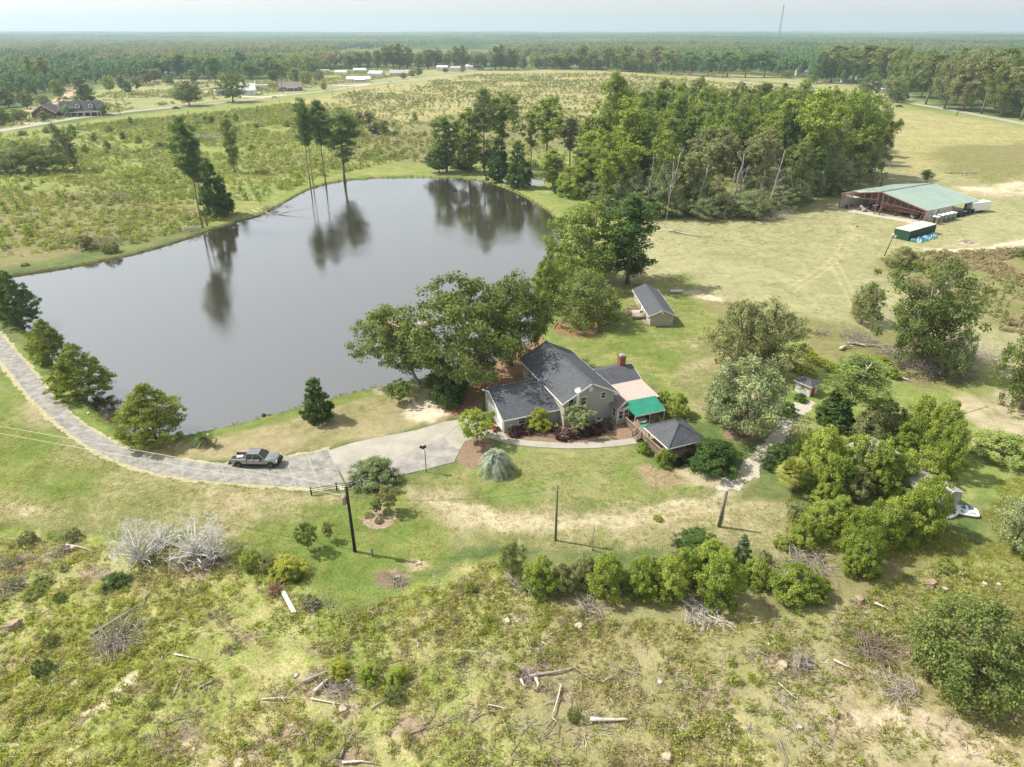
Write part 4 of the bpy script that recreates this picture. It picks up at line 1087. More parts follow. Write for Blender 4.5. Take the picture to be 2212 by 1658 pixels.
row2 = [(1735,1190,1118,70),(1775,1160,1085,85),(1812,1135,1075,70),(1850,1215,1100,90),(1862,1250,1140,80),(1905,1190,1080,90),(1960,1180,1052,100),(1992,1162,1028,86),(1998,1112,1030,50),(1690,1190,1158,42),(1840,1250,1180,50)]
for i, (bx, by, ty, w_) in enumerate(row2):
    T_('privet', bx, by, ty, w_ * .88, 'priv', R2L[i], name='privet_bush', cat='bush', group='arching bushes left of the pedal boat')
R3L = ['first upright green bush at the left of the hedge row', 'dull bush leaning on the first upright green bush', 'tall reddish topped green bush, second upright of the hedge row', 'dull bush behind the second upright bush', 'green bush left of the middle of the hedge row', 'green bush in the middle of the hedge row', 'green bush behind the middle of the hedge row', 'tallest bright bush reaching furthest down in the hedge row', 'bright bush behind the tallest bush of the hedge row', 'loose green bush beside the white fallen branch', 'wide bright bush at the right end of the hedge row', 'small rusty edged bush at the very right end of the hedge row', 'dull bush between the middle bushes of the hedge row', 'low dull bush in the dark gap of the hedge row']
row3 = [(1168,1292,1208,74,'priv'),(1212,1290,1222,56,'olive'),(1305,1300,1200,78,'priv'),(1262,1268,1200,60,'olive'),(1385,1298,1205,70,'priv'),(1438,1305,1208,78,'priv'),(1475,1270,1190,70,'priv'),(1548,1322,1196,92,'priv'),(1535,1262,1172,80,'priv'),(1635,1275,1212,62,'priv'),(1715,1308,1228,104,'priv'),(1765,1300,1250,50,'priv'),(1415,1270,1205,60,'olive'),(1340,1275,1230,45,'olive')]
for i, (bx, by, ty, w_, lf) in enumerate(row3):
    T_('privet', bx, by, ty, w_, lf, R3L[i], name='hedge_bush', cat='bush', group='bushes of the foreground hedge row')
T_('privet', 1510, 1222, 1158, 98, 'dark', 'dark leaved bush behind the foreground hedge row', name='dark_bush', cat='bush', var=3)
T_('cone', 1597, 1228, 1152, 44, 'grey', 'small upright grey green bush at the back of the hedge row', name='upright_bush', cat='bush')
T_('sparse', 1108, 1235, 1170, 62, 'oak', 'spindly leafy sapling at the left end of the hedge row', name='sapling', var=0)
T_('vase', 1712, 1128, 1088, 36, 'grey', 'thin grey shrub left of the arching bush row', name='shrub', cat='shrub')
T_('dead', 1280, 1190, 1128, 54, 'mid', 'bare twiggy little tree beside the dirt track', name='bare_tree', bark=GREYW, var=1)
T_('dead', 1430, 1190, 1130, 40, 'yell', 'slender bare sapling behind the hedge row', name='bare_sapling', bark=DEADW, var=2)
# front lawn
T_('privet', 808, 1062, 998, 98, 'grey', 'wide grey green shrub beside the parking pad', name='lawn_shrub', cat='shrub', var=1)
T_('vase', 842, 1105, 1052, 46, 'olive', 'leafy stem shrub at the back of the round flower bed', name='lawn_shrub', cat='shrub', var=0)
T_('vase', 815, 1112, 1080, 26, 'olive', 'small sparse shrub inside the round flower bed', name='lawn_shrub', cat='shrub', var=0)
T_('vase', 667, 1190, 1135, 48, 'oak', 'small round headed crape myrtle on the front lawn, the larger of two', name='crape_myrtle', var=1)
T_('vase', 711, 1168, 1130, 26, 'olive', 'thin crape myrtle stems on the front lawn, the smaller of two', name='crape_myrtle', var=0)
T_('ball', 796, 1120, 1105, 20, 'priv', 'small bright plant at the left of the round flower bed', name='bed_plant', cat='plant')
T_('ball', 838, 1112, 1098, 22, 'priv', 'small bright plant at the right of the round flower bed', name='bed_plant', cat='plant')
T_('ball', 818, 1132, 1118, 18, 'olive', 'small dull plant at the near side of the round flower bed', name='bed_plant', cat='plant')
T_('privet', 1420, 1101 + 40, 1128, 18, 'priv', 'low clump of weeds at the foot of the thick pole', name='weed_clump', cat='plant') if False else None
# foreground weeds and bushes
fgb = [(250,1272,1240,50,'dark','dark round bush in the rough field left of the dead branch'),(90,1268,1248,34,'mid','low green bush, second from the left in the rough field'),(70,1295,1272,40,'mid','low green bush above the uprooted stump on the left'),(130,1300,1282,26,'mid','tiny round bush in the rough field'),
 (95,1462,1430,40,'dark','dark bush alone in the lower left field'),(110,1395,1372,34,'oak','small bush left of the long fallen branch'),(620,1255,1212,70,'yell','feathery yellow green bush beside the plank'),(545,1235,1190,44,'priv','bright fresh bush right of the bleached brush'),(575,1240,1205,36,'olive','dull bush next to the lawn corner'),
 (640,1260,1225,30,'dark','dark little bush under the yellow green one'),(735,1465,1432,48,'yell','yellow green clump on the debris heap'),(795,1475,1440,46,'priv','bright grass clump in the centre foreground'),(860,1480,1440,46,'priv','tall green weed clump in the centre foreground'),(850,1520,1490,40,'oak','dark weed clump near the bottom centre'),
 (1015,1285,1262,30,'priv','fresh green sprig by the debris line'),(670,1315,1288,36,'olive','round twiggy stump bush near the white plank'),(1240,1560,1530,30,'oak','small weed clump at the bottom centre right'),(1560,1235,1212,34,'priv','weed clump between hedge bushes'),
 (2040,1240,1208,36,'priv','fresh green weeds in front of the arching row'),(1650,1225,1190,30,'olive','olive weed clump by the gap in the bushes'),(1420,1128,1112,20,'priv','low weed clump left of the thick pole'),(160,1170,1140,30,'olive','scrubby weeds behind the small dead stump'),(60,1180,1150,36,'olive','scrub at the left edge below the lawn')]
for bx, by, ty, w_, lf, lb in fgb: T_('ball' if w_ < 45 else 'privet', bx, by, ty, w_, lf, lb, name='field_bush', cat='bush')
# vine rows behind the long lawn
for i, (bx, by) in enumerate([(1688,792),(1702,798),(1718,806),(1733,812),(1748,818),(1740,770),(1750,782),(1762,792),(1782,798),(1798,808)]):
    T_('ball', bx, by, by - 22, 30, 'yell', 'yellowing vine clump of the two vine rows behind the red door shed', name='vine_row_plant', cat='vine', group='yellowing vines in two rows')
for bx, by, ty, w_, lf, lb in [(1900,800,770,44,'yell','bright weedy clump under the gnarled oak'),(1925,822,795,32,'priv','green weedy clump left of the brush pile'),(1700,905,870,40,'dark','dark low bush left of the red door shed'),(1728,872,850,26,'dark','small dark bush at the shed wall'),
     (2200,560,540,30,'olive','small bush in the right meadow'),(1945,590,535,60,'olive','leafy scrub clump in the meadow below the light pole')]:
    T_('privet', bx, by, ty, w_, lf, lb, name='bush', cat='bush')

# ---- palms
def palm(name, label, X_, Y_, h, r, mat, droop, n, trunk_r, fan=False, leafw=.10):
    t = thing(name, label, 'palm', (X_, Y_, gz1(X_, Y_) - .05))
    zt = h * (.35 if droop > .8 else .62)
    MB().tube([(0, 0, 0), (.04, .02, zt * .5), (0, .05, zt)], [trunk_r * 1.2, trunk_r, trunk_r * 1.1], 10).build('trunk', MAT('palm trunk', (.26, .2, .14), .95, .4, 3, bump=.6), t)
    rd = random.Random(int(X_ * 10)); V = []; F = []
    for k in range(n):
        a = rd.random() * 6.283; el = rd.uniform(-.35, 1.35); L = r * rd.uniform(.8, 1.1)
        d = Vector((math.cos(a) * math.cos(el), math.sin(a) * math.cos(el), math.sin(el)))
        side = Vector((-math.sin(a), math.cos(a), 0))
        pts = []
        for q in range(9):
            u = q / 8
            pts.append(Vector((0, .05, zt)) + d * L * u + Vector((0, 0, -droop * L * u * u * (.6 + .4 * math.cos(el)))))
        if fan:
            c = pts[5]; hub = pts[5]
            for j in range(15):
                ang = (j - 7) / 7 * 1.5
                dd = (d * math.cos(ang) + side * math.sin(ang)).normalized() * L * .45
                p = hub + dd + Vector((0, 0, -.25 * L * droop * (.3 + rd.random())))
                wv = side.cross(d) * .03 + side * math.cos(ang) * leafw * .7 - d * math.sin(ang) * leafw * .7
                o = len(V); V += [hub, hub.lerp(p, .5) + wv, p, hub.lerp(p, .5) - wv]; F.append((o, o + 1, o + 2, o + 3))
            for q in range(5):
                o = len(V); V += [pts[q] + side * .025, pts[q] - side * .025, pts[q + 1] - side * .025, pts[q + 1] + side * .025]; F.append((o, o + 1, o + 2, o + 3))
        else:
            for q in range(8):
                o = len(V); V += [pts[q] + side * .03, pts[q] - side * .03, pts[q + 1] - side * .02, pts[q + 1] + side * .02]; F.append((o, o + 1, o + 2, o + 3))
                for s in (-1, 1):
                    for f in (0, .25, .5, .75):
                        p0 = pts[q].lerp(pts[q + 1], f); tl = (pts[q + 1] - pts[q]).normalized()
                        e = p0 + (side * s * .75 + tl * .8 + Vector((0, 0, .18 - .3 * rd.random()))).normalized() * r * .27 * (1.1 - .55 * q / 8)
                        w2 = tl * leafw * .5
                        o = len(V); V += [p0 - w2 * .5, p0 + w2 * .5, e]; F.append((o, o + 1, o + 2))
    me = bpy.data.meshes.new('fronds'); me.from_pydata([tuple(v) for v in V], [], F); me.materials.append(mat)
    linkm('fronds', me, t)
    return t
X_, Y_ = G(1071, 1018); palm('pindo_palm', 'big silvery drooping pindo palm on the front lawn', X_, Y_, 5.6, 2.9, LEAF('silver palm', (.20, .26, .18), (.34, .40, .30), (.46, .50, .40), trans=.2), .85, 150, .33)
X_, Y_ = G(1708, 1062); palm('fan_palm', 'yellow green fan palm with a short pale trunk in front of the shrubbery', X_, Y_, 5.0, 2.2, LEAF('fan palm', (.19, .24, .05), (.34, .38, .09), (.48, .48, .15), trans=.4), .5, 90, .17, True, .08)
X_, Y_ = G(444, 962); palm('small_palm', 'small spiky palm near the pond corner by the driveway', X_, Y_, 1.9, 1.9, LEAF('young palm', (.09, .15, .03), (.18, .26, .06), trans=.3), .45, 22, .3)

# ---- the far shore and the middle distance
def many(lst, kindgrp):
    for q in lst:
        kind, bx, by, ty, w_, lf, lb = q[:7]; k = q[7] if len(q) > 7 else {}
        T_(kind, bx, by, ty, w_, lf, lb, name=k.pop('name', 'tree'), **k)
many([
 ('pine', 438, 493, 250, 64, 'pine', 'tall pine by the far shore, left of the twin trunks', {'name': 'pine_tree', 'bark': BARKP}),
 ('pine', 448, 489, 290, 50, 'pine', 'tall pine by the far shore, right of the twin trunks', {'name': 'pine_tree', 'bark': BARKP}),
 ('cone', 468, 470, 338, 62, 'dark', 'dark evergreen mass beside the twin pine trunks', {'name': 'evergreen_tree'}),
 ('cone', 488, 462, 375, 44, 'dark', 'smaller dark evergreen right of the twin pine trunks', {'name': 'evergreen_tree'}),
 ('tall', 508, 374, 248, 32, 'oak', 'slim ragged tree in the weed field left of the pine group', {'name': 'slim_tree'}),
 ('pine', 671, 404, 212, 42, 'pine', 'left pine of the tight pine group on the far shore', {'name': 'pine_tree', 'bark': BARKP}),
 ('pine', 677, 401, 222, 32, 'pine', 'second pine of the tight group on the far shore', {'name': 'pine_tree', 'bark': BARKP}),
 ('pine', 704, 398, 208, 50, 'pine', 'darkest pine in the middle of the far shore group', {'name': 'pine_tree', 'bark': BARKP}),
 ('pine2', 745, 391, 224, 72, 'pine', 'wide open pine standing right of the far shore group', {'name': 'pine_tree', 'bark': BARKP}),
 ('tall', 140, 372, 268, 34, 'grey', 'thin grey tree in the left weed field, taller of two', {'name': 'thin_tree'}),
 ('tall', 162, 368, 275, 30, 'grey', 'thin grey tree in the left weed field, shorter of two', {'name': 'thin_tree'}),
 ('oak', 78, 372, 308, 96, 'oak', 'dark bushy thicket at the left of the weed field', {'name': 'thicket'}),
 ('oak', 15, 375, 320, 70, 'grey', 'grey thicket at the left edge of the weed field', {'name': 'thicket'}),
 ('ball', 240, 553, 522, 34, 'oak', 'round bush on the far bank at the left end of the pond', {'name': 'bank_bush', 'cat': 'bush'}),
 ('ball', 55, 578, 568, 16, 'dark', 'tiny dark bush on the bank near the left edge', {'name': 'bank_bush', 'cat': 'bush'}),
 ('vase', 185, 540, 510, 40, 'olive', 'scrub tuft among the driftwood left of the bank bush', {'name': 'bank_bush', 'cat': 'bush'}),
 ('oak', 410, 229, 176, 62, 'oak', 'spreading tree beside the county road, left of the white house', {'name': 'roadside_tree'}),
 ('oak', 504, 221, 154, 70, 'oak', 'big dark oak in front of the white house by the road', {'name': 'roadside_tree'}),
 ('tall', 182, 228, 158, 30, 'oak', 'tall thin pair tree beyond the brick house', {'name': 'roadside_tree'}),
 ('tall', 196, 222, 182, 26, 'oak', 'short leaning tree beyond the brick house', {'name': 'roadside_tree'}),
 ('pine2', 548, 188, 132, 34, 'pine', 'dark pine behind the white house', {'name': 'pine_tree', 'bark': BARKP}),
 ('pine2', 468, 192, 122, 30, 'pine', 'dark tall pine left of the big roadside oak', {'name': 'pine_tree', 'bark': BARKP}),
 ('tall', 108, 196, 122, 34, 'olive', 'tall hardwood above the dirt road', {'name': 'roadside_tree'}),
 ('tall', 75, 190, 120, 30, 'mid', 'tall dark hardwood left of the dirt road', {'name': 'roadside_tree'}),
 ('oak', 0, 270, 230, 40, 'oak', 'low oak at the left edge beside the brick house drive', {'name': 'roadside_tree'}),
 ('oak', 40, 262, 234, 42, 'oak', 'low oak between the brick house and the left edge', {'name': 'roadside_tree'}),
 ('oak', 148, 252, 228, 36, 'grey', 'small grey tree in front of the brick house', {'name': 'yard_tree'}),
 ('vase', 228, 250, 226, 22, 'olive', 'small yard tree right of the brick house', {'name': 'yard_tree'}),
 ('oak', 278, 205, 172, 20, 'dark', 'round dark cedar in the yellow field', {'name': 'cedar'}),
 ('oak', 1034, 152, 118, 40, 'dark', 'big round dark tree at the bend of the road', {'name': 'round_tree'}),
], 0)
for bx, by, ty, w_, lf, kd in [(318,182,150,26,'oak','tall'),(336,176,146,30,'olive','tall'),(300,206,168,26,'oak','hard'),(265,196,164,22,'olive','tall'),(238,200,160,28,'mid','oak'),(365,182,160,24,'oak','oak'),(420,182,150,22,'olive','tall'),(640,180,146,34,'mid','tall'),(662,182,152,30,'mid','oak'),(690,176,150,26,'olive','oak'),(590,176,150,24,'oak','tall'),(130,214,168,26,'mid','tall'),(60,236,196,30,'oak','oak'),(20,232,190,34,'olive','tall'),(-10,226,180,40,'oak','oak'),(96,230,204,22,'olive','oak'),(700,196,178,14,'olive','oak'),(905,165,146,18,'dark','oak'),(890,168,150,16,'oak','oak'),(962,158,146,12,'dark','oak'),(1000,156,146,12,'oak','oak'),(872,172,156,16,'grey','oak')]:
    T_(kd, bx, by, ty, w_, lf, 'scattered yard or field tree between the county road and the far wood on the left', name='field_tree', group='scattered trees between the road and the far wood')
for bx, ty, w_, lf, kd in [(300,130,34,'far','hard'),(318,140,26,'far','tall'),(345,128,30,'farp','tall'),(372,124,36,'far','hard'),(392,118,40,'farp','hard'),(425,120,34,'far','hard'),(450,125,30,'far','hard'),(520,112,40,'farp','hard'),(560,128,30,'far','oak'),(585,122,34,'far','hard'),(610,118,30,'farp','tall'),(640,130,30,'far','hard')]:
    T_(kd, bx, 170 - (bx > 600) * 8, ty, w_, lf, 'woodland edge tree along the far side of the pale field beyond the road', name='edge_tree', group='edge trees left of the trailer homes')
for bx, by, ty, w_, lf in [(850,148,96,30,'olive'),(864,149,94,34,'far'),(835,149,98,26,'far'),(880,149,100,34,'far'),(816,149,104,22,'far'),(925,149,102,32,'far'),(945,148,106,28,'olive'),(985,148,100,26,'far'),(1000,147,98,24,'far'),(905,150,112,22,'far'),(965,149,112,22,'farb'),(1070,152,100,30,'olive'),(1082,151,96,24,'far'),(1098,152,104,26,'farb'),(1112,152,106,20,'far'),(795,150,110,22,'far'),(775,150,112,26,'far'),(755,150,118,30,'far'),(1130,150,125,24,'farb'),(1160,149,122,22,'far')]:
    T_('tall', bx, by, ty, w_, lf, 'bare stemmed roadside tree in the row behind the village houses', name='village_tree', group='tall trees behind the village houses')
for bx, by, ty, w_, lf, lb in [(1200,150,118,26,'far','edge tree across the road behind the yellow field'),(1230,150,112,30,'olive','edge tree across the road behind the yellow field'),(1255,151,98,34,'far','edge tree across the road behind the yellow field'),(1280,152,104,30,'far','edge tree across the road behind the yellow field'),(1310,154,100,36,'olive','edge tree across the road behind the yellow field'),(1345,156,96,36,'far','edge tree across the road behind the yellow field'),(1380,158,104,36,'olive','edge tree across the road behind the yellow field'),(1415,160,100,40,'farb','edge tree across the road behind the yellow field'),(1450,162,108,40,'far','edge tree across the road behind the yellow field'),(1490,164,110,44,'farp','edge tree across the road behind the yellow field'),(1530,166,112,44,'farp','edge tree across the road behind the yellow field'),(1570,167,112,44,'farp','edge tree across the road behind the yellow field'),(1610,168,112,44,'farp','edge tree across the road behind the yellow field'),(1650,168,108,44,'farp','edge tree across the road behind the yellow field')]:
    T_('hard', bx, by, ty, w_, lf, lb, name='edge_tree', group='edge trees across the road')
# big trees on the right beyond the road
for bx, by, ty, w_, lf in [(1795,180,98,60,'far'),(1830,176,100,60,'oak'),(1865,186,95,66,'oak'),(1900,190,98,62,'olive'),(1935,196,95,60,'oak'),(1960,210,110,56,'far'),(2000,226,112,60,'olive'),(2040,236,118,70,'olive'),(2080,240,108,80,'olive'),(2120,246,112,80,'olive'),(2160,252,120,80,'oak'),(2205,260,120,80,'olive'),(2060,226,102,70,'far'),(2150,236,105,70,'far'),(2240,262,116,80,'oak'),(1765,180,112,44,'farp'),(1990,212,104,50,'far'),(2100,226,100,60,'far')]:
    T_('oak' if rnd.random() < .6 else 'hard', bx, by, ty, w_, lf, 'broad tree of the dense wood right of the white roofed house, beyond the road', name='roadside_tree', group='dense trees beyond the road on the right')
for bx, by, ty, w_, lf, lb in [(1873,212,158,50,'oak','dark tree between the white roofed house and the trailer'),(1925,218,160,52,'olive','yellow green tree behind the power pole on the road'),(1938,222,190,40,'dark','dark cedar right of the small white trailer'),(1700,170,150,22,'far','thin yard tree left of the white mobile home'),(1752,182,162,26,'far','small yard tree between the two white homes')]:
    T_('oak', bx, by, ty, w_, lf, lb, name='yard_tree')
# trees at the head of the pond
many([
 ('tall', 965, 372, 236, 62, 'mid', 'full green tree at the left end of the row at the head of the pond', {'name': 'pond_tree'}),
 ('oak', 948, 374, 320, 60, 'dark', 'dark undergrowth tree at the left end of the pond head row', {'name': 'pond_tree'}),
 ('tall', 1015, 373, 234, 66, 'lime', 'bright yellow green column tree at the head of the pond', {'name': 'pond_tree'}),
 ('privet', 1000, 376, 338, 50, 'dark', 'dark bush under the bright column tree', {'name': 'pond_bush', 'cat': 'bush'}),
 ('pine', 1047, 374, 192, 56, 'grey', 'tall bare stemmed pine right of the bright column tree', {'name': 'pine_tree', 'bark': BARKP}),
 ('hard', 1085, 360, 196, 90, 'mid', 'tall round crowned hardwood behind the pond head', {'name': 'pond_tree'}),
 ('cone', 1077, 392, 290, 56, 'dark', 'dark conical tree left of the little woodland pool', {'name': 'pond_tree'}),
 ('cone', 1120, 405, 300, 62, 'dark', 'dark conical tree in front of the little woodland pool', {'name': 'pond_tree'}),
 ('oak', 1060, 372, 320, 50, 'dark', 'dark low tree behind the pond head bank', {'name': 'pond_tree'}),
 ('hard', 1180, 372, 212, 84, 'mid', 'tall leafy hardwood right of the woodland pool', {'name': 'pond_tree'}),
 ('hard', 1147, 366, 240, 40, 'olive', 'slim olive tree on two bare stems above the woodland pool', {'name': 'pond_tree'}),
 ('tall', 1195, 405, 322, 52, 'lime', 'small yellow green cone tree on the dam', {'name': 'pond_tree'}),
 ('privet', 1238, 440, 360, 74, 'lime', 'bright yellow green bush tree on the dam', {'name': 'dam_bush', 'cat': 'bush'}),
 ('privet', 1290, 430, 350, 80, 'priv', 'fresh green bush tree behind the dam bushes', {'name': 'dam_bush', 'cat': 'bush'}),
 ('privet', 1215, 425, 385, 40, 'dark', 'dark low bush at the foot of the dam', {'name': 'dam_bush', 'cat': 'bush'}),
 ('hard', 1230, 372, 250, 60, 'olive', 'thin crowned olive tree between pond head and woodland', {'name': 'pond_tree'}),
 ('hard', 1318, 400, 158, 70, 'mid', 'tallest forked tree at the left front of the woodland', {'name': 'wood_tree'}),
 ('tall', 1270, 420, 268, 50, 'lime', 'yellow green column tree at the left front of the woodland', {'name': 'wood_tree'}),
 ('tall', 1345, 440, 215, 80, 'lime', 'tall lime green tree at the left front of the woodland', {'name': 'wood_tree'}),
], 0)
# the storm-torn woodland right of the pond: every tree its own
WOOD = P((1290,462),(1400,474),(1480,478),(1600,474),(1700,462),(1790,430),(1850,405),(1885,380),(1890,350),(1780,296),(1650,284),(1450,284),(1350,296),(1290,350),(1262,420))
rw = random.Random(5); pts = []
xw = [p[0] for p in WOOD]; yw = [p[1] for p in WOOD]
wpoly = WOOD
tries = 0
while len(pts) < 190 and tries < 60000:
    tries += 1
    x = rw.uniform(min(xw), max(xw)); y = rw.uniform(min(yw), max(yw))
    if polysd(np.array([x]), np.array([y]), wpoly)[0] < 0: continue
    if any((x - a) ** 2 + (y - b) ** 2 < 6.6 ** 2 for a, b in pts): continue
    pts.append((x, y))
wl = {'mid': 'full green hardwood crowded inside the woodland right of the pond', 'lime': 'yellow green hardwood crowded inside the woodland right of the pond', 'oak': 'dull green hardwood crowded inside the woodland right of the pond', 'bare': 'leafless grey storm stripped tree standing in the woodland right of the pond', 'dark': 'dark green vine clad tree in the woodland right of the pond', 'olive': 'browned olive tree crowded inside the woodland right of the pond'}
for x, y in pts:
    px_, py_ = PJ(x, y, 0); front = py_ > 405
    u = rw.random()
    if px_ < 1420: k_ = 'lime' if u < .42 else ('mid' if u < .8 else 'dark')
    elif front: k_ = 'bare' if u < .46 else ('olive' if u < .66 else ('oak' if u < .82 else 'dark'))
    else: k_ = 'mid' if u < .40 else ('oak' if u < .58 else ('lime' if u < .68 else ('bare' if u < .84 else 'dark')))
    zn = ('front' if front else 'back') + (' left' if px_ < 1420 else (' centre' if px_ < 1610 else ' right')); h = rw.uniform(21, 29) * (.85 if front else 1.0)
    if k_ == 'bare':
        put_tree('bare_tree', wl['bare'].replace('standing in the', 'in the ' + zn + ' of the'), 'tree', 'dead', x, y, h * .85, rw.uniform(6, 9), bark=rw.choice([GREYW, DEADW, GREYW, BARKL]), group='storm stripped trees in the woodland ' + zn, tilt=(rw.gauss(0, .07), rw.gauss(.05, .1)))
    else:
        put_tree('wood_tree', wl[k_].replace('crowded inside the', 'in the ' + zn + ' of the').replace('tree in the woodland', 'tree in the ' + zn + ' of the woodland'), 'tree', 'hard' if k_ != 'dark' else 'tall', x, y, h, rw.uniform(7.5, 11), leaf=k_, bark=rw.choice([BARK, BARKL, BARK]), group={'mid': 'full green trees in the woodland', 'lime': 'yellow green trees in the woodland', 'oak': 'dull green trees in the woodland', 'dark': 'vine clad trees in the woodland', 'olive': 'browned trees in the woodland'}[k_] + ' ' + zn, tilt=(rw.gauss(0, .03), rw.gauss(.02, .04)))
many([
 ('oak', 1822, 392, 182, 118, 'mid', 'broad full crowned oak at the right end of the woodland', {'name': 'wood_oak'}),
 ('oak', 1875, 385, 225, 84, 'oak', 'lower spreading oak closing the woodland on the right', {'name': 'wood_oak'}),
 ('hard', 1740, 420, 195, 90, 'lime', 'fresh green tall tree left of the broad woodland oak', {'name': 'wood_tree'}),
], 0)
# broken understorey along the woodland front
for i in range(34):
    u = i / 33; bx = 1300 + 560 * u + rw.uniform(-8, 8); by = np.interp(bx, [1300, 1400, 1480, 1600, 1700, 1790, 1860], [464, 474, 480, 476, 462, 430, 402]) + rw.uniform(-16, 0)
    lf = rw.choice(['grey', 'olive', 'grey', 'mid', 'olive', 'grey'])
    kd = 'sparse' if rw.random() < .75 else 'privet'
    T_(kd, bx, by, by - rw.uniform(45, 110), rw.uniform(55, 95), lf, {'grey': 'tangled grey green thicket tree along the front of the woodland', 'olive': 'tangled olive thicket tree along the front of the woodland', 'mid': 'green thicket tree along the front of the woodland', 'priv': 'bright green thicket bush along the front of the woodland'}[lf], name='thicket_tree', group={'grey': 'grey thicket at the woodland front', 'olive': 'olive thicket at the woodland front', 'mid': 'green thicket at the woodland front', 'priv': 'bright thicket at the woodland front'}[lf])
for i in range(9):
    bx = 1400 + 46 * i + rw.uniform(-10, 10); by = np.interp(bx, [1300, 1400, 1480, 1600, 1700, 1790, 1860], [464, 474, 480, 476, 462, 430, 402]) - rw.uniform(2, 22)
    T_('dead', bx, by, by - rw.uniform(70, 150), rw.uniform(26, 50), 'mid', 'bare grey tree stripped by the storm, standing along the front edge of the woodland', name='bare_tree', group='bare trees along the woodland front', bark=rw.choice([DEADW, BARKL, GREYW]), tilt=(rw.gauss(0, .1), rw.gauss(0, .16)))
# leaning and fallen white trunks in the woodland
for i, (x1, y1, x2, y2, r_) in enumerate([(1575,470,1588,330,.32),(1500,470,1516,355,.25),(1440,470,1456,330,.28),(1600,440,1632,290,.28),(1680,440,1706,310,.28),(1395,440,1412,310,.25)]):
    Xa, Ya = G(x1, y1); h = HT(Xa, Ya, y2); dx = (x2 - x1) * depth(Xa, Ya) / FP
    r_ *= .62; t = thing('pale_trunk', ['pale broken trunk at the centre of the woodland front', 'thin pale leaning trunk left of centre in the woodland front', 'slender pale snag in the left of the woodland front', 'tall pale forked trunk right of centre in the woodland', 'pale leaning trunk near the barn end of the woodland', 'grey snag among the lime green trees', 'long thin trunk leaning to the right in the woodland'][i], 'snag', (Xa, Ya, -.1))
    m_ = MB(); rd = random.Random(i)
    L = [Vector((dx * q / 6 + rd.gauss(0, .25), rd.gauss(0, .25), h * q / 6)) for q in range(7)]
    m_.tube(L, [r_ * (1 - .6 * q / 6) for q in range(7)], 7)
    m_.build('trunk', BARKL, t, True)
    m2 = MB()
    for j in range(7):
        s = L[3 + j % 4]; e = s + Vector((rd.gauss(0, 2.2), rd.gauss(0, 2.2), rd.uniform(.5, 2.8)))
        m2.tube([s, s.lerp(e, .5) + Vector((0, 0, .3)), e], [r_ * .3, r_ * .2, .02], 4)
    m2.build('branches', BARKL, t, True)
# dead snags in the sedge field
for i, (bx, by, ty) in enumerate([(1030,258,232),(1150,240,205),(1090,250,216),(1032,222,180),(1100,215,193),(1125,216,190),(1145,215,197),(1156,214,200),(990,262,225),(960,248,230),(836,270,225),(842,262,215),(900,268,234),(1010,215,200),(1240,215,184),(1200,300,190),(1300,215,190),(870,232,205),(812,215,185),(765,206,185),(752,205,180),(720,212,190),(680,225,205),(1170,245,222),(1060,300,278),(640,300,262),(470,278,220),(540,258,236),(250,340,300),(90,330,292),(605,228,205),(580,268,240)]):
    T_('dead', bx, by, ty, 12 + (i % 5) * 4, 'mid', 'thin dead snag standing alone in the weedy clearing beyond the pond', name='dead_snag', cat='snag', group='dead snags in the clearing', bark=GREYW)
T_('tall', 780, 272, 244, 14, 'rust', 'single rusty red leaved tree in the clearing beyond the pond', name='rusty_tree')
for bx, by, ty, w_ in [(797,275,240,30),(810,290,262,36),(830,292,255,26),(775,262,240,18)]:
    T_('tall', bx, by, ty, w_, 'olive', 'scrubby olive tree in the small clump beside the rusty tree', name='scrub_tree', group='scrubby clump beside the rusty tree')
# young scrub trees through the weed field
for i in range(70):
    bx = rw.uniform(0, 900); by = rw.uniform(262, 345)
    if bx > 560 and by > 300: continue
    lf = rw.choice(['mid', 'oak', 'priv', 'olive'])
    T_('tall' if rw.random() < .4 else 'privet', bx, by, by - rw.uniform(10, 24), rw.uniform(10, 22), lf, 'young scrub tree sprouting in the weed field between the pond and the county road', name='scrub_sapling', group='young scrub trees in the weed field')
# shore pine sapling by the barn, meadow clumps
T_('pine2', 2000, 400, 366, 24, 'mid', 'single small pine behind the green roofed barn', name='pine_tree')
for i, (bx, by, w_) in enumerate([(1560,468,50),(1450,476,46),(1400,474,44),(1690,455,50),(1735,445,44),(1782,428,40),(1815,412,36)]):
    T_('privet', bx, by, by - 26, w_, ['olive', 'priv', 'priv', 'grey', 'olive', 'priv', 'mid'][i], ['brown edged bush before the pale broken trunk', 'bright bush at the left of the woodland front', 'leftmost bright low bush of the woodland front', 'grey green bush by the fallen crown', 'olive bush left of the leaning pole', 'bright low bush near the barn', 'green bush behind the barn corner'][i], name='front_bush', cat='bush')
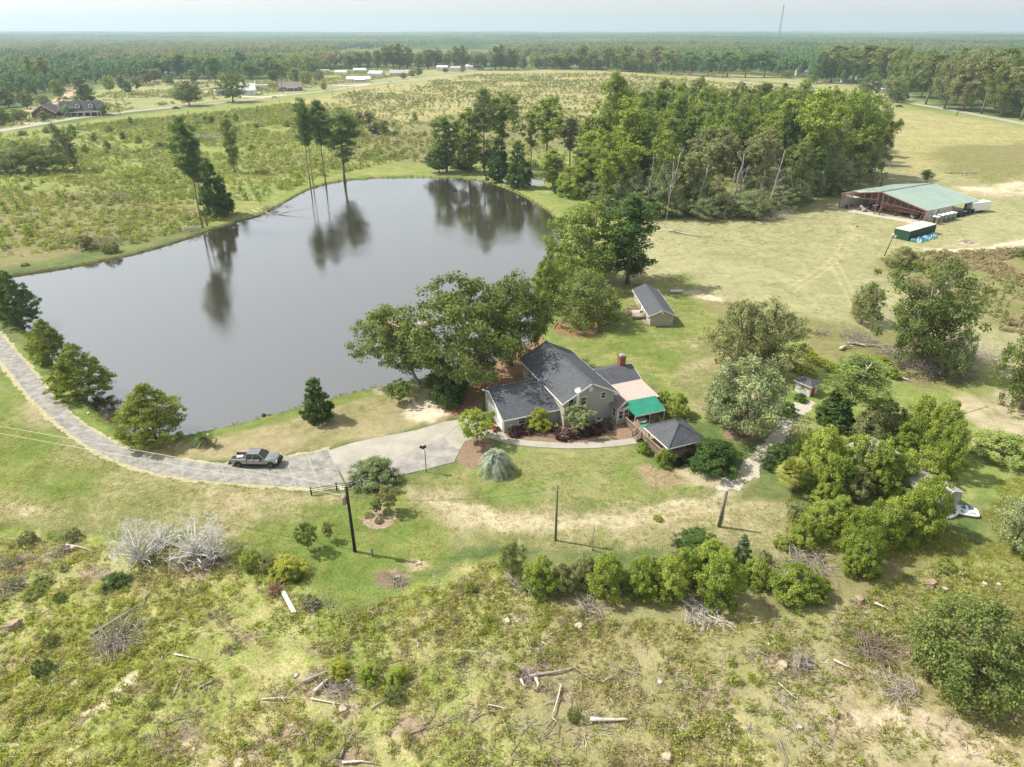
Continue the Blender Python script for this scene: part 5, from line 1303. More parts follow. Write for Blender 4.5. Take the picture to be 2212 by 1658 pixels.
# ---------------------------------------------------------------- building materials
def siding(name, col, row=.18):
    if name in _mats: return _mats[name]
    m, nt, b = new_mat(name)
    geo = nd(nt, 'ShaderNodeNewGeometry')
    f = noise_tex(nt, .9, 5, .65, geo.outputs['Position'])
    r = ramp(nt, [(.3, tuple(c * .84 for c in col)), (.7, col)]); nt.links.new(f, r.inputs[0])
    nt.links.new(r.outputs[0], b.inputs['Base Color']); b.inputs['Roughness'].default_value = .75
    sx = nd(nt, 'ShaderNodeSeparateXYZ'); nt.links.new(geo.outputs['Position'], sx.inputs[0])
    mu = nd(nt, 'ShaderNodeMath', operation='MULTIPLY'); mu.inputs[1].default_value = 1 / row; nt.links.new(sx.outputs['Z'], mu.inputs[0])
    fr = nd(nt, 'ShaderNodeMath', operation='FRACT'); nt.links.new(mu.outputs[0], fr.inputs[0])
    bp = nd(nt, 'ShaderNodeBump'); bp.inputs['Strength'].default_value = .5; bp.inputs['Distance'].default_value = .03; bp.invert = True
    nt.links.new(fr.outputs[0], bp.inputs['Height']); nt.links.new(bp.outputs[0], b.inputs['Normal'])
    _mats[name] = m; return m
def shingle(name, col):
    if name in _mats: return _mats[name]
    m, nt, b = new_mat(name)
    geo = nd(nt, 'ShaderNodeNewGeometry')
    f = noise_tex(nt, .8, 6, .75, geo.outputs['Position']); g = noise_tex(nt, 5, 2, .9, geo.outputs['Position'])
    ad = nd(nt, 'ShaderNodeMath', operation='MULTIPLY_ADD'); ad.inputs[1].default_value = .5; nt.links.new(f, ad.inputs[0]); nt.links.new(g, ad.inputs[2])
    r = ramp(nt, [(.45, tuple(c * .5 for c in col)), (.95, tuple(c * 1.5 for c in col))]); nt.links.new(ad.outputs[0], r.inputs[0])
    nt.links.new(r.outputs[0], b.inputs['Base Color']); b.inputs['Roughness'].default_value = .9; b.inputs['Specular IOR Level'].default_value = .2
    sx = nd(nt, 'ShaderNodeSeparateXYZ'); nt.links.new(geo.outputs['Position'], sx.inputs[0])
    mu = nd(nt, 'ShaderNodeMath', operation='MULTIPLY'); mu.inputs[1].default_value = 9; nt.links.new(sx.outputs['Z'], mu.inputs[0])
    fr = nd(nt, 'ShaderNodeMath', operation='FRACT'); nt.links.new(mu.outputs[0], fr.inputs[0])
    a2 = nd(nt, 'ShaderNodeMath', operation='ADD'); nt.links.new(fr.outputs[0], a2.inputs[0]); nt.links.new(g, a2.inputs[1])
    bp = nd(nt, 'ShaderNodeBump'); bp.inputs['Strength'].default_value = .5; bp.inputs['Distance'].default_value = .04
    nt.links.new(a2.outputs[0], bp.inputs['Height']); nt.links.new(bp.outputs[0], b.inputs['Normal'])
    _mats[name] = m; return m
WALL = siding('sage grey siding', (.40, .395, .345))
SHIN = shingle('charcoal shingles', (.082, .088, .10))
WHITE = MAT('white trim paint', (.80, .80, .77), .5, .08, 2)
GLASS = MAT('dark window glass', (.03, .035, .04), .08, .2, 2, spec=.8)
BRICKM = MAT('red brick', (.30, .12, .08), .9, .35, 6, bump=.4)
DECK = MAT('weathered deck timber', (.31, .235, .175), .85, .35, 2.5, bump=.3)
RAILM = MAT('grey brown railing timber', (.38, .29, .225), .85, .3, 3)
METW = MAT('galvanised metal', (.55, .56, .56), .45, .25, 3, metal=.6)
PALEW = MAT('pale grey paint', (.62, .61, .58), .6, .15, 2)
DARKM = MAT('black painted metal', (.022, .022, .024), .5, .3, 3)
def window(parent, c, ang, w, h, mull=True, frame_w=.09, name='window'):
    """a framed window, its centre at c on a wall whose outward normal points along ang"""
    n = Vector((math.cos(ang), math.sin(ang), 0)); u = Vector((-math.sin(ang), math.cos(ang), 0)); z = Vector((0, 0, 1)); c = Vector(c) + n * .03
    m_ = MB(); a = frame_w
    for s in (-1, 1):
        m_.bar(c + u * s * (w / 2) - z * (h / 2 + a / 2), c + u * s * (w / 2) + z * (h / 2 + a / 2), a, .07)
        m_.bar(c + z * s * (h / 2) - u * (w / 2 - a / 2), c + z * s * (h / 2) + u * (w / 2 - a / 2), .068, a)
    if mull: m_.bar(c - u * (w / 2 - a / 2), c + u * (w / 2 - a / 2), .05, .05)
    f = m_.build(name, WHITE, parent)
    p = MB()
    q = [c + u * sx * (w / 2 - a / 2 + .01) + z * sz * (h / 2 - a / 2 + .01) - n * .012 for sx, sz in ((-1, -1), (1, -1), (1, 1), (-1, 1))]
    p.wallp(q, .012, n).build('pane', GLASS, f)
    return f
def gable_block(parent, x0, x1, y0, y1, ze, zr, xr, mat, name='wall', z0=-.2, axis='y', ze2=None):
    """pentagon-ended block; ridge runs along y at x = xr (or along x at y = xr when axis is 'x')"""
    ze2 = ze if ze2 is None else ze2
    if axis == 'y': ring = [(x0, z0), (x1, z0), (x1, ze2), (xr, zr), (x0, ze)]; A = [(x, y0, z) for x, z in ring]; B = [(x, y1, z) for x, z in ring]
    else: ring = [(y0, z0), (y1, z0), (y1, ze2), (xr, zr), (y0, ze)]; A = [(x0, y, z) for y, z in ring]; B = [(x1, y, z) for y, z in ring]
    fs = [tuple(range(5)) if axis == 'x' else tuple(range(5)), tuple(range(9, 4, -1))] + [(i, 5 + i, 5 + (i + 1) % 5, (i + 1) % 5) for i in range(5)]
    m_ = MB(); m_.add(A + B, fs); o = m_.build(name, mat, parent)
    import bmesh
    bm = bmesh.new(); bm.from_mesh(o.data); bmesh.ops.recalc_face_normals(bm, faces=bm.faces); bm.to_mesh(o.data); bm.free()
    return o
def slope(parent, ring, mat=None, t=.14, name='roof_slope'):
    return MB().plate(ring, t).build(name, mat or SHIN, parent)
def fascia(parent, segs, mat=None, h=.2, name='fascia'):
    m_ = MB()
    for a, b in segs: m_.bar(a, b, .05, h)
    return m_.build(name, mat or WHITE, parent)

# ---------------------------------------------------------------- the house
HO = (7.576, 86.355); HA = R(22)
house = thing('house', 'two storey sage grey house with dark shingle roofs and green awning by the pond', 'house', (HO[0], HO[1], 0), HA)
h = house
gable_block(h, 0, 8.1, 0, 15.2, 4.15, 6.35, 4.25, WALL, 'main_wall')
dx = .12
slope(h, [(-.45, -.35, 4.12), (4.25, -.35, 6.62), (4.25, 16.0, 6.62), (-.45, 16.0, 4.12)])
slope(h, [(8.95, -.35, 4.12), (4.25, -.35, 6.62), (4.25, 16.0, 6.62), (8.95, 16.0, 4.12)])
MB().bar((4.25, -.36, 6.66), (4.25, 16.01, 6.66), .34, .06).build('ridge_cap', SHIN, h)
fascia(h, [((-.48, -.39, 4.02), (4.25, -.39, 6.52)), ((8.98, -.39, 4.02), (4.25, -.39, 6.52)), ((-.48, -.42, 4.0), (-.48, 16, 4.0)), ((8.98, -.42, 4.0), (8.98, 16, 4.0))])
MB().wallp([(-.42, -.36, 4.0), (.02, -.36, 4.0), (.02, -.36, 4.26), (-.42, -.36, 4.1)], .36, (0, 1, 0)).build('eave_return', WHITE, h)
MB().wallp([(8.12, -.36, 3.9), (8.9, -.36, 3.9), (8.9, -.36, 4.02), (8.12, -.36, 4.4)], .36, (0, 1, 0)).build('eave_return', WHITE, h)
window(h, (3.08, 0, 3.8), R(-90), 1.0, 1.3); window(h, (6.35, 0, 4.1), R(-90), .8, 1.0); window(h, (1.05, 0, 3.85), R(-90), .9, 1.3); window(h, (3.6, 0, 1.3), R(-90), .9, 1.1)
window(h, (0, 12.5, 2.9), R(180), 1.0, 1.2)
v_ = MB(); v_.wallp([(3.95, -.03, 5.15), (4.55, -.03, 5.15), (4.55, -.03, 5.75), (4.25, -.03, 5.98), (3.95, -.03, 5.75)], .05, (0, 1, 0))
for k in range(5): v_.bar((4.0, -.05, 5.25 + k * .11), (4.5, -.05, 5.25 + k * .11), .04, .05)
v_.build('gable_vent', WHITE, h)
MB().bb(-.02, .1, -.03, .0, 0, 4.1).bb(8.02, 8.13, -.03, .0, 0, 4.1).build('corner_board', PALEW, h)
# garage
gable_block(h, -8.7, -.02, 1.75, 9.6, 2.3, 4.12, 7.1, WALL, 'garage_wall', axis='x', ze2=3.3)
slope(h, [(-9.0, 1.4, 2.33), (.25, 1.4, 2.33), (.25, 7.1, 4.36), (-9.0, 7.1, 4.36)], name='garage_roof_slope')
slope(h, [(-9.0, 10.1, 3.22), (.25, 10.1, 3.22), (.25, 7.1, 4.36), (-9.0, 7.1, 4.36)], name='garage_roof_slope')
MB().bar((-9.01, 7.1, 4.38), (-.02, 7.1, 4.38), .3, .05).build('ridge_cap', SHIN, h)
fascia(h, [((-9.04, 1.36, 2.22), (-9.04, 7.1, 4.25)), ((-9.04, 10.15, 3.12), (-9.04, 7.1, 4.25)), ((-9.04, 1.36, 2.2), (-.05, 1.36, 2.2)), ((-9.04, 10.15, 3.1), (-.05, 10.15, 3.1))])
for i, (ya, yb) in enumerate(((2.35, 5.0), (5.5, 8.2))):
    d = MB().bb(-8.76, -8.70, ya, yb, 0, 2.12).build('garage_door', WHITE, h)
    for k in range(4): MB().bb(-8.79, -8.762, ya + .05, yb - .05, .04 + k * .52, .50 + k * .52).build('door_panel', WHITE, d)
MB().bb(-8.77, -8.705, 2.2, 2.32, 0, 2.2).bb(-8.77, -8.705, 5.04, 5.46, 0, 2.2).bb(-8.77, -8.705, 8.24, 8.34, 0, 2.2).bb(-8.77, -8.705, 2.2, 8.34, 2.2, 2.32).build('door_trim', WHITE, h)
window(h, (-5.9, 1.75, 1.5), R(-90), 1.15, 1.05)
MB().bb(-7.75, -7.45, 1.62, 1.74, .7, 1.3).bb(-7.66, -7.54, 1.66, 1.73, 0, .7).build('meter_box', PALEW, h)
# rear wing with the chimney
gable_block(h, 8.12, 15.2, 4.6, 9.8, 2.95, 3.95, 7.4, WALL, 'wing_wall', axis='x')
slope(h, [(8.95, 4.2, 2.98), (15.6, 4.2, 2.98), (15.6, 7.4, 4.2), (8.95, 7.4, 4.2)], name='wing_roof_slope')
slope(h, [(8.95, 10.3, 3.05), (15.6, 10.3, 3.05), (15.6, 7.4, 4.2), (8.95, 7.4, 4.2)], name='wing_roof_slope')
fascia(h, [((15.64, 4.15, 2.86), (15.64, 7.4, 4.08)), ((15.64, 10.3, 2.95), (15.64, 7.4, 4.08))])
ch = MB(); ch.bb(13.5, 14.5, 7.5, 8.4, 3.0, 5.6).bb(13.42, 14.58, 7.42, 8.48, 5.6, 5.78); c_ = ch.build('chimney', BRICKM, h)
MB().bb(13.55, 14.45, 7.55, 8.35, 5.78, 5.86).bb(13.75, 14.25, 7.7, 8.2, 5.86, 6.0).build('chimney_cap', METW, c_)
# metal roofed sun room
PINK = MAT('faded pink metal roof', (.49, .405, .365), .6, .10, .8, spec=.4)
BRNM = MAT('brown metal roof', (.21, .165, .155), .4, .2, 1, spec=.5)
slope(h, [(9.75, -1.1, 2.55), (15.5, -1.1, 2.55), (15.5, 4.4, 3.0), (9.75, 4.4, 3.0)], PINK, .08, 'pink_roof')
rb = MB()
for k in range(19): rb.bar((9.9 + k * .31, -1.12, 2.58), (9.9 + k * .31, 4.3, 3.025), .04, .05)
rb.build('roof_rib', PINK, h)['kind'] = 'stuff'
slope(h, [(7.45, -2.6, 2.45), (7.45, -.02, 2.45), (9.72, 1.8, 3.02), (9.72, -1.5, 2.98)], BRNM, .08, 'porch_roof')
rb = MB()
for k in range(8): rb.bar((7.46, -2.5 + k * .34, 2.50), (9.72, -1.4 + k * .42, 3.02), .04, .05)
rb.build('porch_roof_rib', BRNM, h)['kind'] = 'stuff'
MB().bb(7.75, 9.6, -2.2, -.05, -.1, 2.42).bb(9.5, 15.0, -.9, 4.5, -.1, 2.5).build('sun_room_wall', WALL, h)
window(h, (7.75, -1.15, 1.55), R(180), .95, 1.35); 
for xx in (8.25, 9.15): window(h, (xx, -2.2, 1.5), R(-90), .75, 1.4)
for xx in (10.2, 11.1, 12.0, 13.2): window(h, (xx, -.9, 1.55), R(-90), .75, 1.3)
MB().tube([(7.6, -2.45, 2.35), (7.62, -2.3, 2.1), (7.64, -2.26, .15)], .06, 6).build('downspout', WHITE, h)
GRN = MAT('green awning canvas', (.025, .22, .145), .8, .22, .9, bump=.1)
aw = MB(); aw.plate([(9.15, -.75, 2.75), (14.9, -.95, 2.72), (14.6, -4.3, 2.12), (9.45, -4.3, 2.12)], .04)
awn = aw.build('awning', GRN, h)
sc = MB()
for k in range(22):
    xa = 9.45 + k * .2341; xb = xa + .2341
    sc.wallp([(xa, -4.31, 2.12), (xb, -4.31, 2.12), (xb, -4.31, 1.98), ((xa + xb) / 2, -4.31, 1.88), (xa, -4.31, 1.98)], .02, (0, 1, 0))
sc.build('awning_scallop', WHITE, awn)['kind'] = 'stuff'
MB().bar((9.5, -4.2, .5), (9.5, -4.2, 2.1), .06).bar((14.5, -4.2, .5), (14.5, -4.2, 2.1), .06).bar((12, -4.2, .5), (12, -4.2, 2.1), .06).build('awning_post', WHITE, h)

def LH(x, y, z=0):           # house-local to world
    c, s_ = math.cos(HA), math.sin(HA); return (HO[0] + x * c - y * s_, HO[1] + x * s_ + y * c, z)
# deck and pavilion
deck = thing('timber_deck', 'weathered timber deck with picket railing between house and pavilion', 'deck', (HO[0], HO[1], 0), HA)
for k in range(36):
    ya = -13.7 + k * .32
    if ya > -2.6: break
    MB().bb(8.75, 14.4 if ya > -13.4 else 14.2, ya, ya + .30, .42, .5).build('plank', DECK, deck)
MB().bb(8.8, 14.3, -13.6, -2.4, .22, .40).build('deck_frame', DECK, deck)
jp = MB()
for x in (8.9, 11.5, 14.2):
    for y in (-13.4, -10.8, -8.2, -5.6, -3.0): jp.bb(x - .07, x + .07, y - .07, y + .07, -.1, .22)
jp.build('deck_post', DECK, deck)
def railing(parent, pts, h0=.5, hh=.95, step=.16):
    for a, b in zip(pts[:-1], pts[1:]):
        a = Vector(a); b = Vector(b); L = (b - a).length
        MB().bar(a + Vector((0, 0, hh)), b + Vector((0, 0, hh)), .12, .05).bar(a + Vector((0, 0, .12)), b + Vector((0, 0, .12)), .05, .08).build('rail', RAILM, parent)
        n = int(L / step); pk = MB()
        for k in range(1, n): q = a.lerp(b, k / n); pk.bar(q + Vector((0, 0, .1)), q + Vector((0, 0, hh)), .045)
        pk.build('picket', RAILM, parent)['kind'] = 'stuff'
        for q in (a, b): MB().bar(q, q + Vector((0, 0, hh + .08)), .11).build('railing_post', RAILM, parent)
railing(deck, [(8.7, -2.7, .45), (8.7, -6.1, .45)])
railing(deck, [(8.7, -7.5, .45), (8.7, -13.65, .45)])
railing(deck, [(8.7, -13.65, .45), (14.35, -13.65, .45), (14.35, -8.6, .45)])
railing(deck, [(8.6, -6.15, .42), (7.9, -6.15, .02)]); railing(deck, [(8.6, -7.45, .42), (7.9, -7.45, .02)])
for k in range(3): MB().bb(7.85 + k * .28, 8.15 + k * .28, -7.4, -6.2, .02 + k * .14, .12 + k * .14).build('step', DECK, deck)
pav = thing('pavilion', 'open timber pavilion with a dark hipped shingle roof at the end of the deck', 'pavilion', (HO[0], HO[1], 0), HA)
pz = 2.75
gc = [(8.35, -14.25, pz), (14.6, -14.25, pz), (14.6, -8.2, pz), (8.35, -8.2, pz)]; r1 = (11.45, -11.75, 4.55); r2 = (11.45, -10.6, 4.55)
for ring in ([gc[0], gc[1], r1], [gc[1], gc[2], r2, r1], [gc[2], gc[3], r2], [gc[3], gc[0], r1, r2]): slope(pav, ring, SHIN, .1, 'roof_slope')
fascia(pav, [(gc[i][:2] + (pz - .1,), gc[(i + 1) % 4][:2] + (pz - .1,)) for i in range(4)], h=.14)
for x in (8.9, 11.5, 14.1):
    for y in (-13.5, -8.9): MB().bar((x, y, .5), (x, y, pz - .05), .16).build('post', DECK, pav)
hc = MB()
for k in range(4): hc.bar(gc[k], (r1 if k < 2 else r2)[:2] + (4.6,), .2, .05)
hc.bar(r1[:2] + (4.62,), r2[:2] + (4.62,), .22, .05).build('hip_cap', SHIN, pav)
tb = thing('picnic_table', 'reddish timber table under the pavilion roof', 'table', LH(12.6, -12.4, .5), HA)
MB().bb(-.9, .9, -.4, .4, .70, .76).build('tabletop', MAT('red stained timber', (.34, .14, .08), .7, .3, 4), tb)
for sx_ in (-1, 1):
    MB().bar((sx_ * .7, -.35, 0), (sx_ * .7, .35, .7), .08).build('leg', DECK, tb); MB().bar((sx_ * .7, .35, 0), (sx_ * .7, -.35, .7), .08).build('leg', DECK, tb)
    MB().bb(-.9, .9, sx_ * .62 - .12, sx_ * .62 + .12, .42, .46).build('bench', DECK, tb)
gt = thing('glass_patio_table', 'round glass topped patio table under the green awning', 'table', LH(10.6, -4.3, .5), HA)
MB().lathe((0, 0, 0), [(.72, .70), (.75, .72), (.75, .74), (.72, .75)], 20).build('tabletop', METW, gt)
for k in range(4): a = k * 1.57; MB().tube([(.5 * math.cos(a), .5 * math.sin(a), 0), (.25 * math.cos(a), .25 * math.sin(a), .4), (.55 * math.cos(a), .55 * math.sin(a), .7)], .03, 5).build('leg', METW, gt)
for i, (x, y, a) in enumerate([(12.2, -3.6, .4), (13.0, -4.8, 2.2)]):
    c = thing('patio_chair', ['dark patio chair nearer the house under the awning', 'dark patio chair nearer the pavilion under the awning'][i], 'chair', LH(x, y, .5), HA + a, 'dark patio chairs')
    MB().bb(-.27, .27, -.27, .27, .4, .45).build('seat', DARKM, c); MB().bb(-.27, .27, .24, .28, .45, 1.0).build('backrest', DARKM, c)
    for sx_ in (-1, 1):
        for sy in (-1, 1): MB().bar((sx_ * .24, sy * .24, 0), (sx_ * .24, sy * .24, .4), .04).build('leg', DARKM, c)
gb = thing('green_umbrella', 'small green canvas square beside the pavilion roof', 'umbrella', LH(9.0, -8.0, .5), HA)
MB().bb(-.03, .03, -.03, .03, 0, 2.2).build('pole', METW, gb)
cn = MB(); cc = [(-.8, -.7, 2.05), (.8, -.7, 2.05), (.8, .7, 2.05), (-.8, .7, 2.05)]
cn.add(cc + [(0, 0, 2.45)], [(0, 1, 4), (1, 2, 4), (2, 3, 4), (3, 0, 4), (3, 2, 1, 0)]).build('canopy', GRN, gb)
# lattice mast with a dish
mast = thing('lattice_mast', 'white lattice antenna mast with a dish against the gable wall', 'mast', LH(1.6, -1.1), HA)
ml = MB(); mh = 6.4
cs = [(.2, 0), (-.1, .17), (-.1, -.17)]
for x, y in cs: ml.bar((x, y, 0), (x * .8, y * .8, mh), .035)
for k in range(20):
    z0 = k * .32; q = [(x, y) for x, y in cs]
    for i in range(3): ml.bar((q[i][0], q[i][1], z0), (q[(i + 1) % 3][0], q[(i + 1) % 3][1], z0 + .32), .02)
ml.build('lattice', PALEW, mast)
ds = MB(); ds.lathe((0, 0, 0), [(.02, 0), (.25, .04), (.42, .13), (.44, .13), (.26, .02), (.02, -.02)], 16)
d_ = ds.build('dish', PALEW, mast); d_.location = (-.25, -.25, 6.5); d_.rotation_euler = (R(25), R(-30), 0)
MB().bar((0, 0, 6.3), (-.2, -.2, 6.5), .04).bar((0, 0, 6.4), (.35, .1, 6.9), .03).bar((.25, -.1, 6.7), (.45, .3, 6.8), .02).build('antenna', PALEW, mast)
def ac_unit(loc, label):
    t = thing('air_conditioner', label, 'air conditioner', loc, HA, 'air conditioner units beside the house wall')
    MB().bb(-.42, .42, -.42, .42, 0, .8).build('casing', PALEW, t, bevel=.04)
    MB().lathe((0, 0, .805), [(.05, .0), (.33, .0), (.33, .02), (.05, .02)], 16).build('fan_grille', DARKM, t)
ac_unit(LH(-1.5, -.0), 'air conditioner unit between garage and two storey wall'); ac_unit(LH(5.3, -1.0), 'air conditioner unit under the gable windows')
orr = thing('riding_mower', 'small orange mower parked by the garage doors', 'mower', LH(-9.7, 3.0), HA + .4)
OR = MAT('orange paint', (.55, .14, .04), .4, .2, 4)
MB().bb(-.35, .35, .1, .95, .3, .62).build('bonnet', OR, orr, bevel=.06); MB().bb(-.5, .5, -.6, .2, .2, .32).build('cutter_deck', OR, orr, bevel=.04)
MB().bb(-.22, .22, -.55, -.1, .45, .55).bb(-.22, .22, -.6, -.52, .5, .85).build('seat', DARKM, orr, bevel=.03); MB().bar((0, .15, .6), (0, -.02, .9), .04).build('steering_column', DARKM, orr)
for sx_ in (-1, 1):
    for y, r_ in ((-.5, .26), (.75, .18)):
        wv = MB().lathe((0, 0, 0), [(r_ * .9, -.08), (r_, -.05), (r_, .05), (r_ * .9, .08)], 14).build('wheel', DARKM, orr); wv.location = (sx_ * .45, y, r_); wv.rotation_euler = (0, R(90), 0)
ch_ = thing('white_bin', 'small white canister standing near the garage back corner', 'bin', LH(-9.9, 7.6), HA)
MB().lathe((0, 0, 0), [(.16, 0), (.18, .5), (.1, .6)], 10).build('body', WHITE, ch_); MB().lathe((0, 0, .6), [(.1, 0), (.08, .08)], 8).build('lid', PALEW, ch_)

# ---------------------------------------------------------------- the cottage
COTT = siding('tan grey siding', (.44, .39, .34))
ct = thing('cottage', 'small tan sided cottage with a dark gable roof right of the pond', 'cottage', (27.2, 125.0, 0), R(3))
gable_block(ct, 0, 4.6, 0, 15.0, 2.2, 3.2, 2.3, COTT, 'wall')
slope(ct, [(-.45, -.4, 2.2), (2.3, -.4, 3.45), (2.3, 15.4, 3.45), (-.45, 15.4, 2.2)]); slope(ct, [(5.05, -.4, 2.2), (2.3, -.4, 3.45), (2.3, 15.4, 3.45), (5.05, 15.4, 2.2)])
MB().bar((2.3, -.41, 3.48), (2.3, 15.41, 3.48), .3, .06).build('ridge_cap', SHIN, ct)
fascia(ct, [((-.48, -.44, 2.12), (2.3, -.44, 3.37)), ((5.08, -.44, 2.12), (2.3, -.44, 3.37)), ((-.48, -.44, 2.1), (-.48, 15.4, 2.1)), ((5.08, -.44, 2.1), (5.08, 15.4, 2.1))], h=.16)
MB().bb(2.05, 2.55, -.05, 0, 2.5, 2.9).build('gable_vent', WHITE, ct)
for y in (1.6, 5.2, 9.0, 12.6): window(ct, (0, y, 1.35), R(180), .9, 1.1)
dr = MB().bb(-.06, 0, 6.9, 7.8, .4, 2.1).build('door', WHITE, ct); MB().lathe((-.1, 7.7, 1.2), [(.04, 0), (.04, .06)], 6).build('handle', METW, dr)
MB().bb(4.1, 4.25, -.05, 0, .95, 1.15).build('outlet_box', WHITE, ct)
cd = thing('cottage_deck', 'small timber deck with railings on the pond side of the cottage', 'deck', (27.2, 125.0, 0), R(3))
for k in range(14): MB().bb(-2.9, -.1, 3.6 + k * .31, 3.6 + k * .31 + .29, .42, .5).build('plank', MAT('pale deck timber', (.52, .45, .38), .85, .2, 3), cd)
MB().bb(-2.85, -.15, 3.65, 7.85, .05, .40).build('deck_frame', DECK, cd)
railing(cd, [(-.2, 7.9, .45), (-2.9, 7.9, .45), (-2.9, 6.6, .45)]); railing(cd, [(-2.9, 5.2, .45), (-2.9, 3.6, .45), (-.2, 3.6, .45)])
for k in range(3): MB().bb(-3.2 - k * .3, -2.92 - k * .3, 5.3, 6.5, .02, .36 - k * .12).build('step', DECK, cd)
railing(cd, [(-2.95, 6.6, .45), (-3.9, 6.6, .05)]); railing(cd, [(-2.95, 5.2, .45), (-3.9, 5.2, .05)])
MB().bb(-.9, -.12, .4, 3.4, .03, .1).build('walkway', DECK, cd)
gr = thing('grill', 'black charcoal grill standing on the cottage deck', 'grill', (26.2, 129.4, .5), R(3))
g1 = MB().lathe((0, 0, .75), [(.05, -.22), (.28, -.12), (.33, 0), (.28, .14), (.05, .22)], 12).build('body', DARKM, gr)
for k in range(3): a = k * 2.1; MB().bar((.15 * math.cos(a), .15 * math.sin(a), .6), (.3 * math.cos(a), .3 * math.sin(a), 0), .03).build('leg', DARKM, gr)
pp = thing('culvert_pipe', 'grey corrugated culvert pipe lying behind the cottage', 'pipe', (35.1, 143.9, .42), 0)
pm = MB(); pr = []
for k in range(30): pr.append((.40 + .025 * (k % 2), k * .09))
pm.lathe((0, 0, 0), pr, 16); po = pm.build('barrel', METW, pp); po.rotation_euler = (0, R(90), 0)
# ---------------------------------------------------------------- red door shed
sh = thing('red_door_shed', 'tiny white shed with a red door and dark roof above the gravel track', 'shed', (47.3, 95.6, 0), R(36))
SHW = MAT('shed white', (.62, .61, .58), .8, .15, 2)
MB().bb(0, 2.1, 0, 2.6, -.1, 2.0).build('wall', SHW, sh)
e = [(-.35, -.35, 1.98), (2.45, -.35, 1.98), (2.45, 2.95, 1.98), (-.35, 2.95, 1.98)]
for ring in ([e[0], e[1], (1.05, 1.0, 2.75)], [e[1], e[2], (1.05, 1.6, 2.75), (1.05, 1.0, 2.75)], [e[2], e[3], (1.05, 1.6, 2.75)], [e[3], e[0], (1.05, 1.0, 2.75), (1.05, 1.6, 2.75)]): slope(sh, ring, SHIN, .08)
fascia(sh, [(e[i][:2] + (1.9,), e[(i + 1) % 4][:2] + (1.9,)) for i in range(4)], h=.1)
RED = MAT('red door paint', (.42, .03, .03), .5, .2, 3)
d_ = MB().bb(.35, 1.25, -.05, 0, 0, 1.85).build('door', RED, sh); MB().bb(1.1, 1.16, -.1, -.05, .9, 1.05).build('handle', METW, d_)
MB().bb(.25, .34, -.04, 0, 0, 1.9).bb(1.26, 1.35, -.04, 0, 0, 1.9).build('door_frame', WHITE, sh)
window(sh, (0, 1.3, 1.2), R(180), .9, .7)
# ---------------------------------------------------------------- grey outbuilding under the bushes
GREYS = siding('grey board siding', (.46, .46, .46), .25)
ob = thing('grey_outbuilding', 'grey outbuilding mostly hidden by bushes beside the pedal boat', 'shed', (54.6, 67.4, 0), R(112))
gable_block(ob, 0, 13, 0, 4.2, 2.2, 2.95, 2.1, GREYS, 'wall', axis='x')
GRR = shingle('weathered grey shingles', (.33, .31, .29))
slope(ob, [(-.35, -.35, 2.18), (13.3, -.35, 2.18), (13.3, 2.1, 3.15), (-.35, 2.1, 3.15)], GRR, .08); slope(ob, [(-.35, 4.55, 2.18), (13.3, 4.55, 2.18), (13.3, 2.1, 3.15), (-.35, 2.1, 3.15)], GRR, .08)
window(ob, (0, 2.9, 1.4), R(180), .6, .75)
window(ob, (2.0, 0, 1.4), R(-90), .6, .75)
pb = thing('pedal_boat', 'white and blue four seat pedal boat lying on the grass', 'boat', (55.0, 66.2, .12), R(-18))
PLW = MAT('white plastic hull', (.80, .81, .80), .35, .06, 3); PLB = MAT('blue plastic', (.03, .28, .55), .4, .15, 3)
hb = MB(); ring = []
for k in range(24):
    a = k / 24 * 6.283; c, s_ = math.cos(a), math.sin(a)
    ring.append((1.25 * abs(c) ** .45 * (1 if c > 0 else -1), .95 * abs(s_) ** .45 * (1 if s_ > 0 else -1)))
lv = [(.86, 0), (1.0, .16), (1.0, .30), (.93, .34)]
vs = [(x * s_, y * s_, z) for s_, z in lv for x, y in ring]; fs = []
for i in range(3):
    for k in range(24): fs.append((i * 24 + k, i * 24 + (k + 1) % 24, (i + 1) * 24 + (k + 1) % 24, (i + 1) * 24 + k))
fs += [tuple(range(23, -1, -1)), tuple(range(72, 96))]
hb.add(vs, fs).build('hull', PLW, pb)
for i, (x, y) in enumerate(((-.55, -.42), (-.55, .42), (.55, -.42), (.55, .42))):
    MB().lathe((x, y, .335), [(.02, .03), (.26, .02), (.31, .0)], 14).build('footwell', GREYW, pb) if x > 0 or y < 0 else None
    st = MB().box((x * .7, y, .42), (.34, .44, .1)).box((x * .45, y, .52), (.08, .42, .28)).build('seat', PLB if y > 0 else PLW, pb, bevel=.03)
MB().box((0, 0, .42), (.3, 1.6, .16)).build('console', PLW, pb, bevel=.04)
jb = thing('kayak', 'white boat hull end poking out between the bushes and the pedal boat', 'boat', (53.0, 65.6, .1), R(30))
MB().tube([(-1.3, 0, .2), (-.8, 0, .12), (0, 0, .1), (.8, 0, .12), (1.3, 0, .22)], [.04, .26, .32, .26, .04], 10).build('hull', PLW, jb, True)
MB().lathe((0, 0, .4), [(.2, 0), (.22, .05), (.18, .05)], 12).build('cockpit_rim', DARKM, jb)

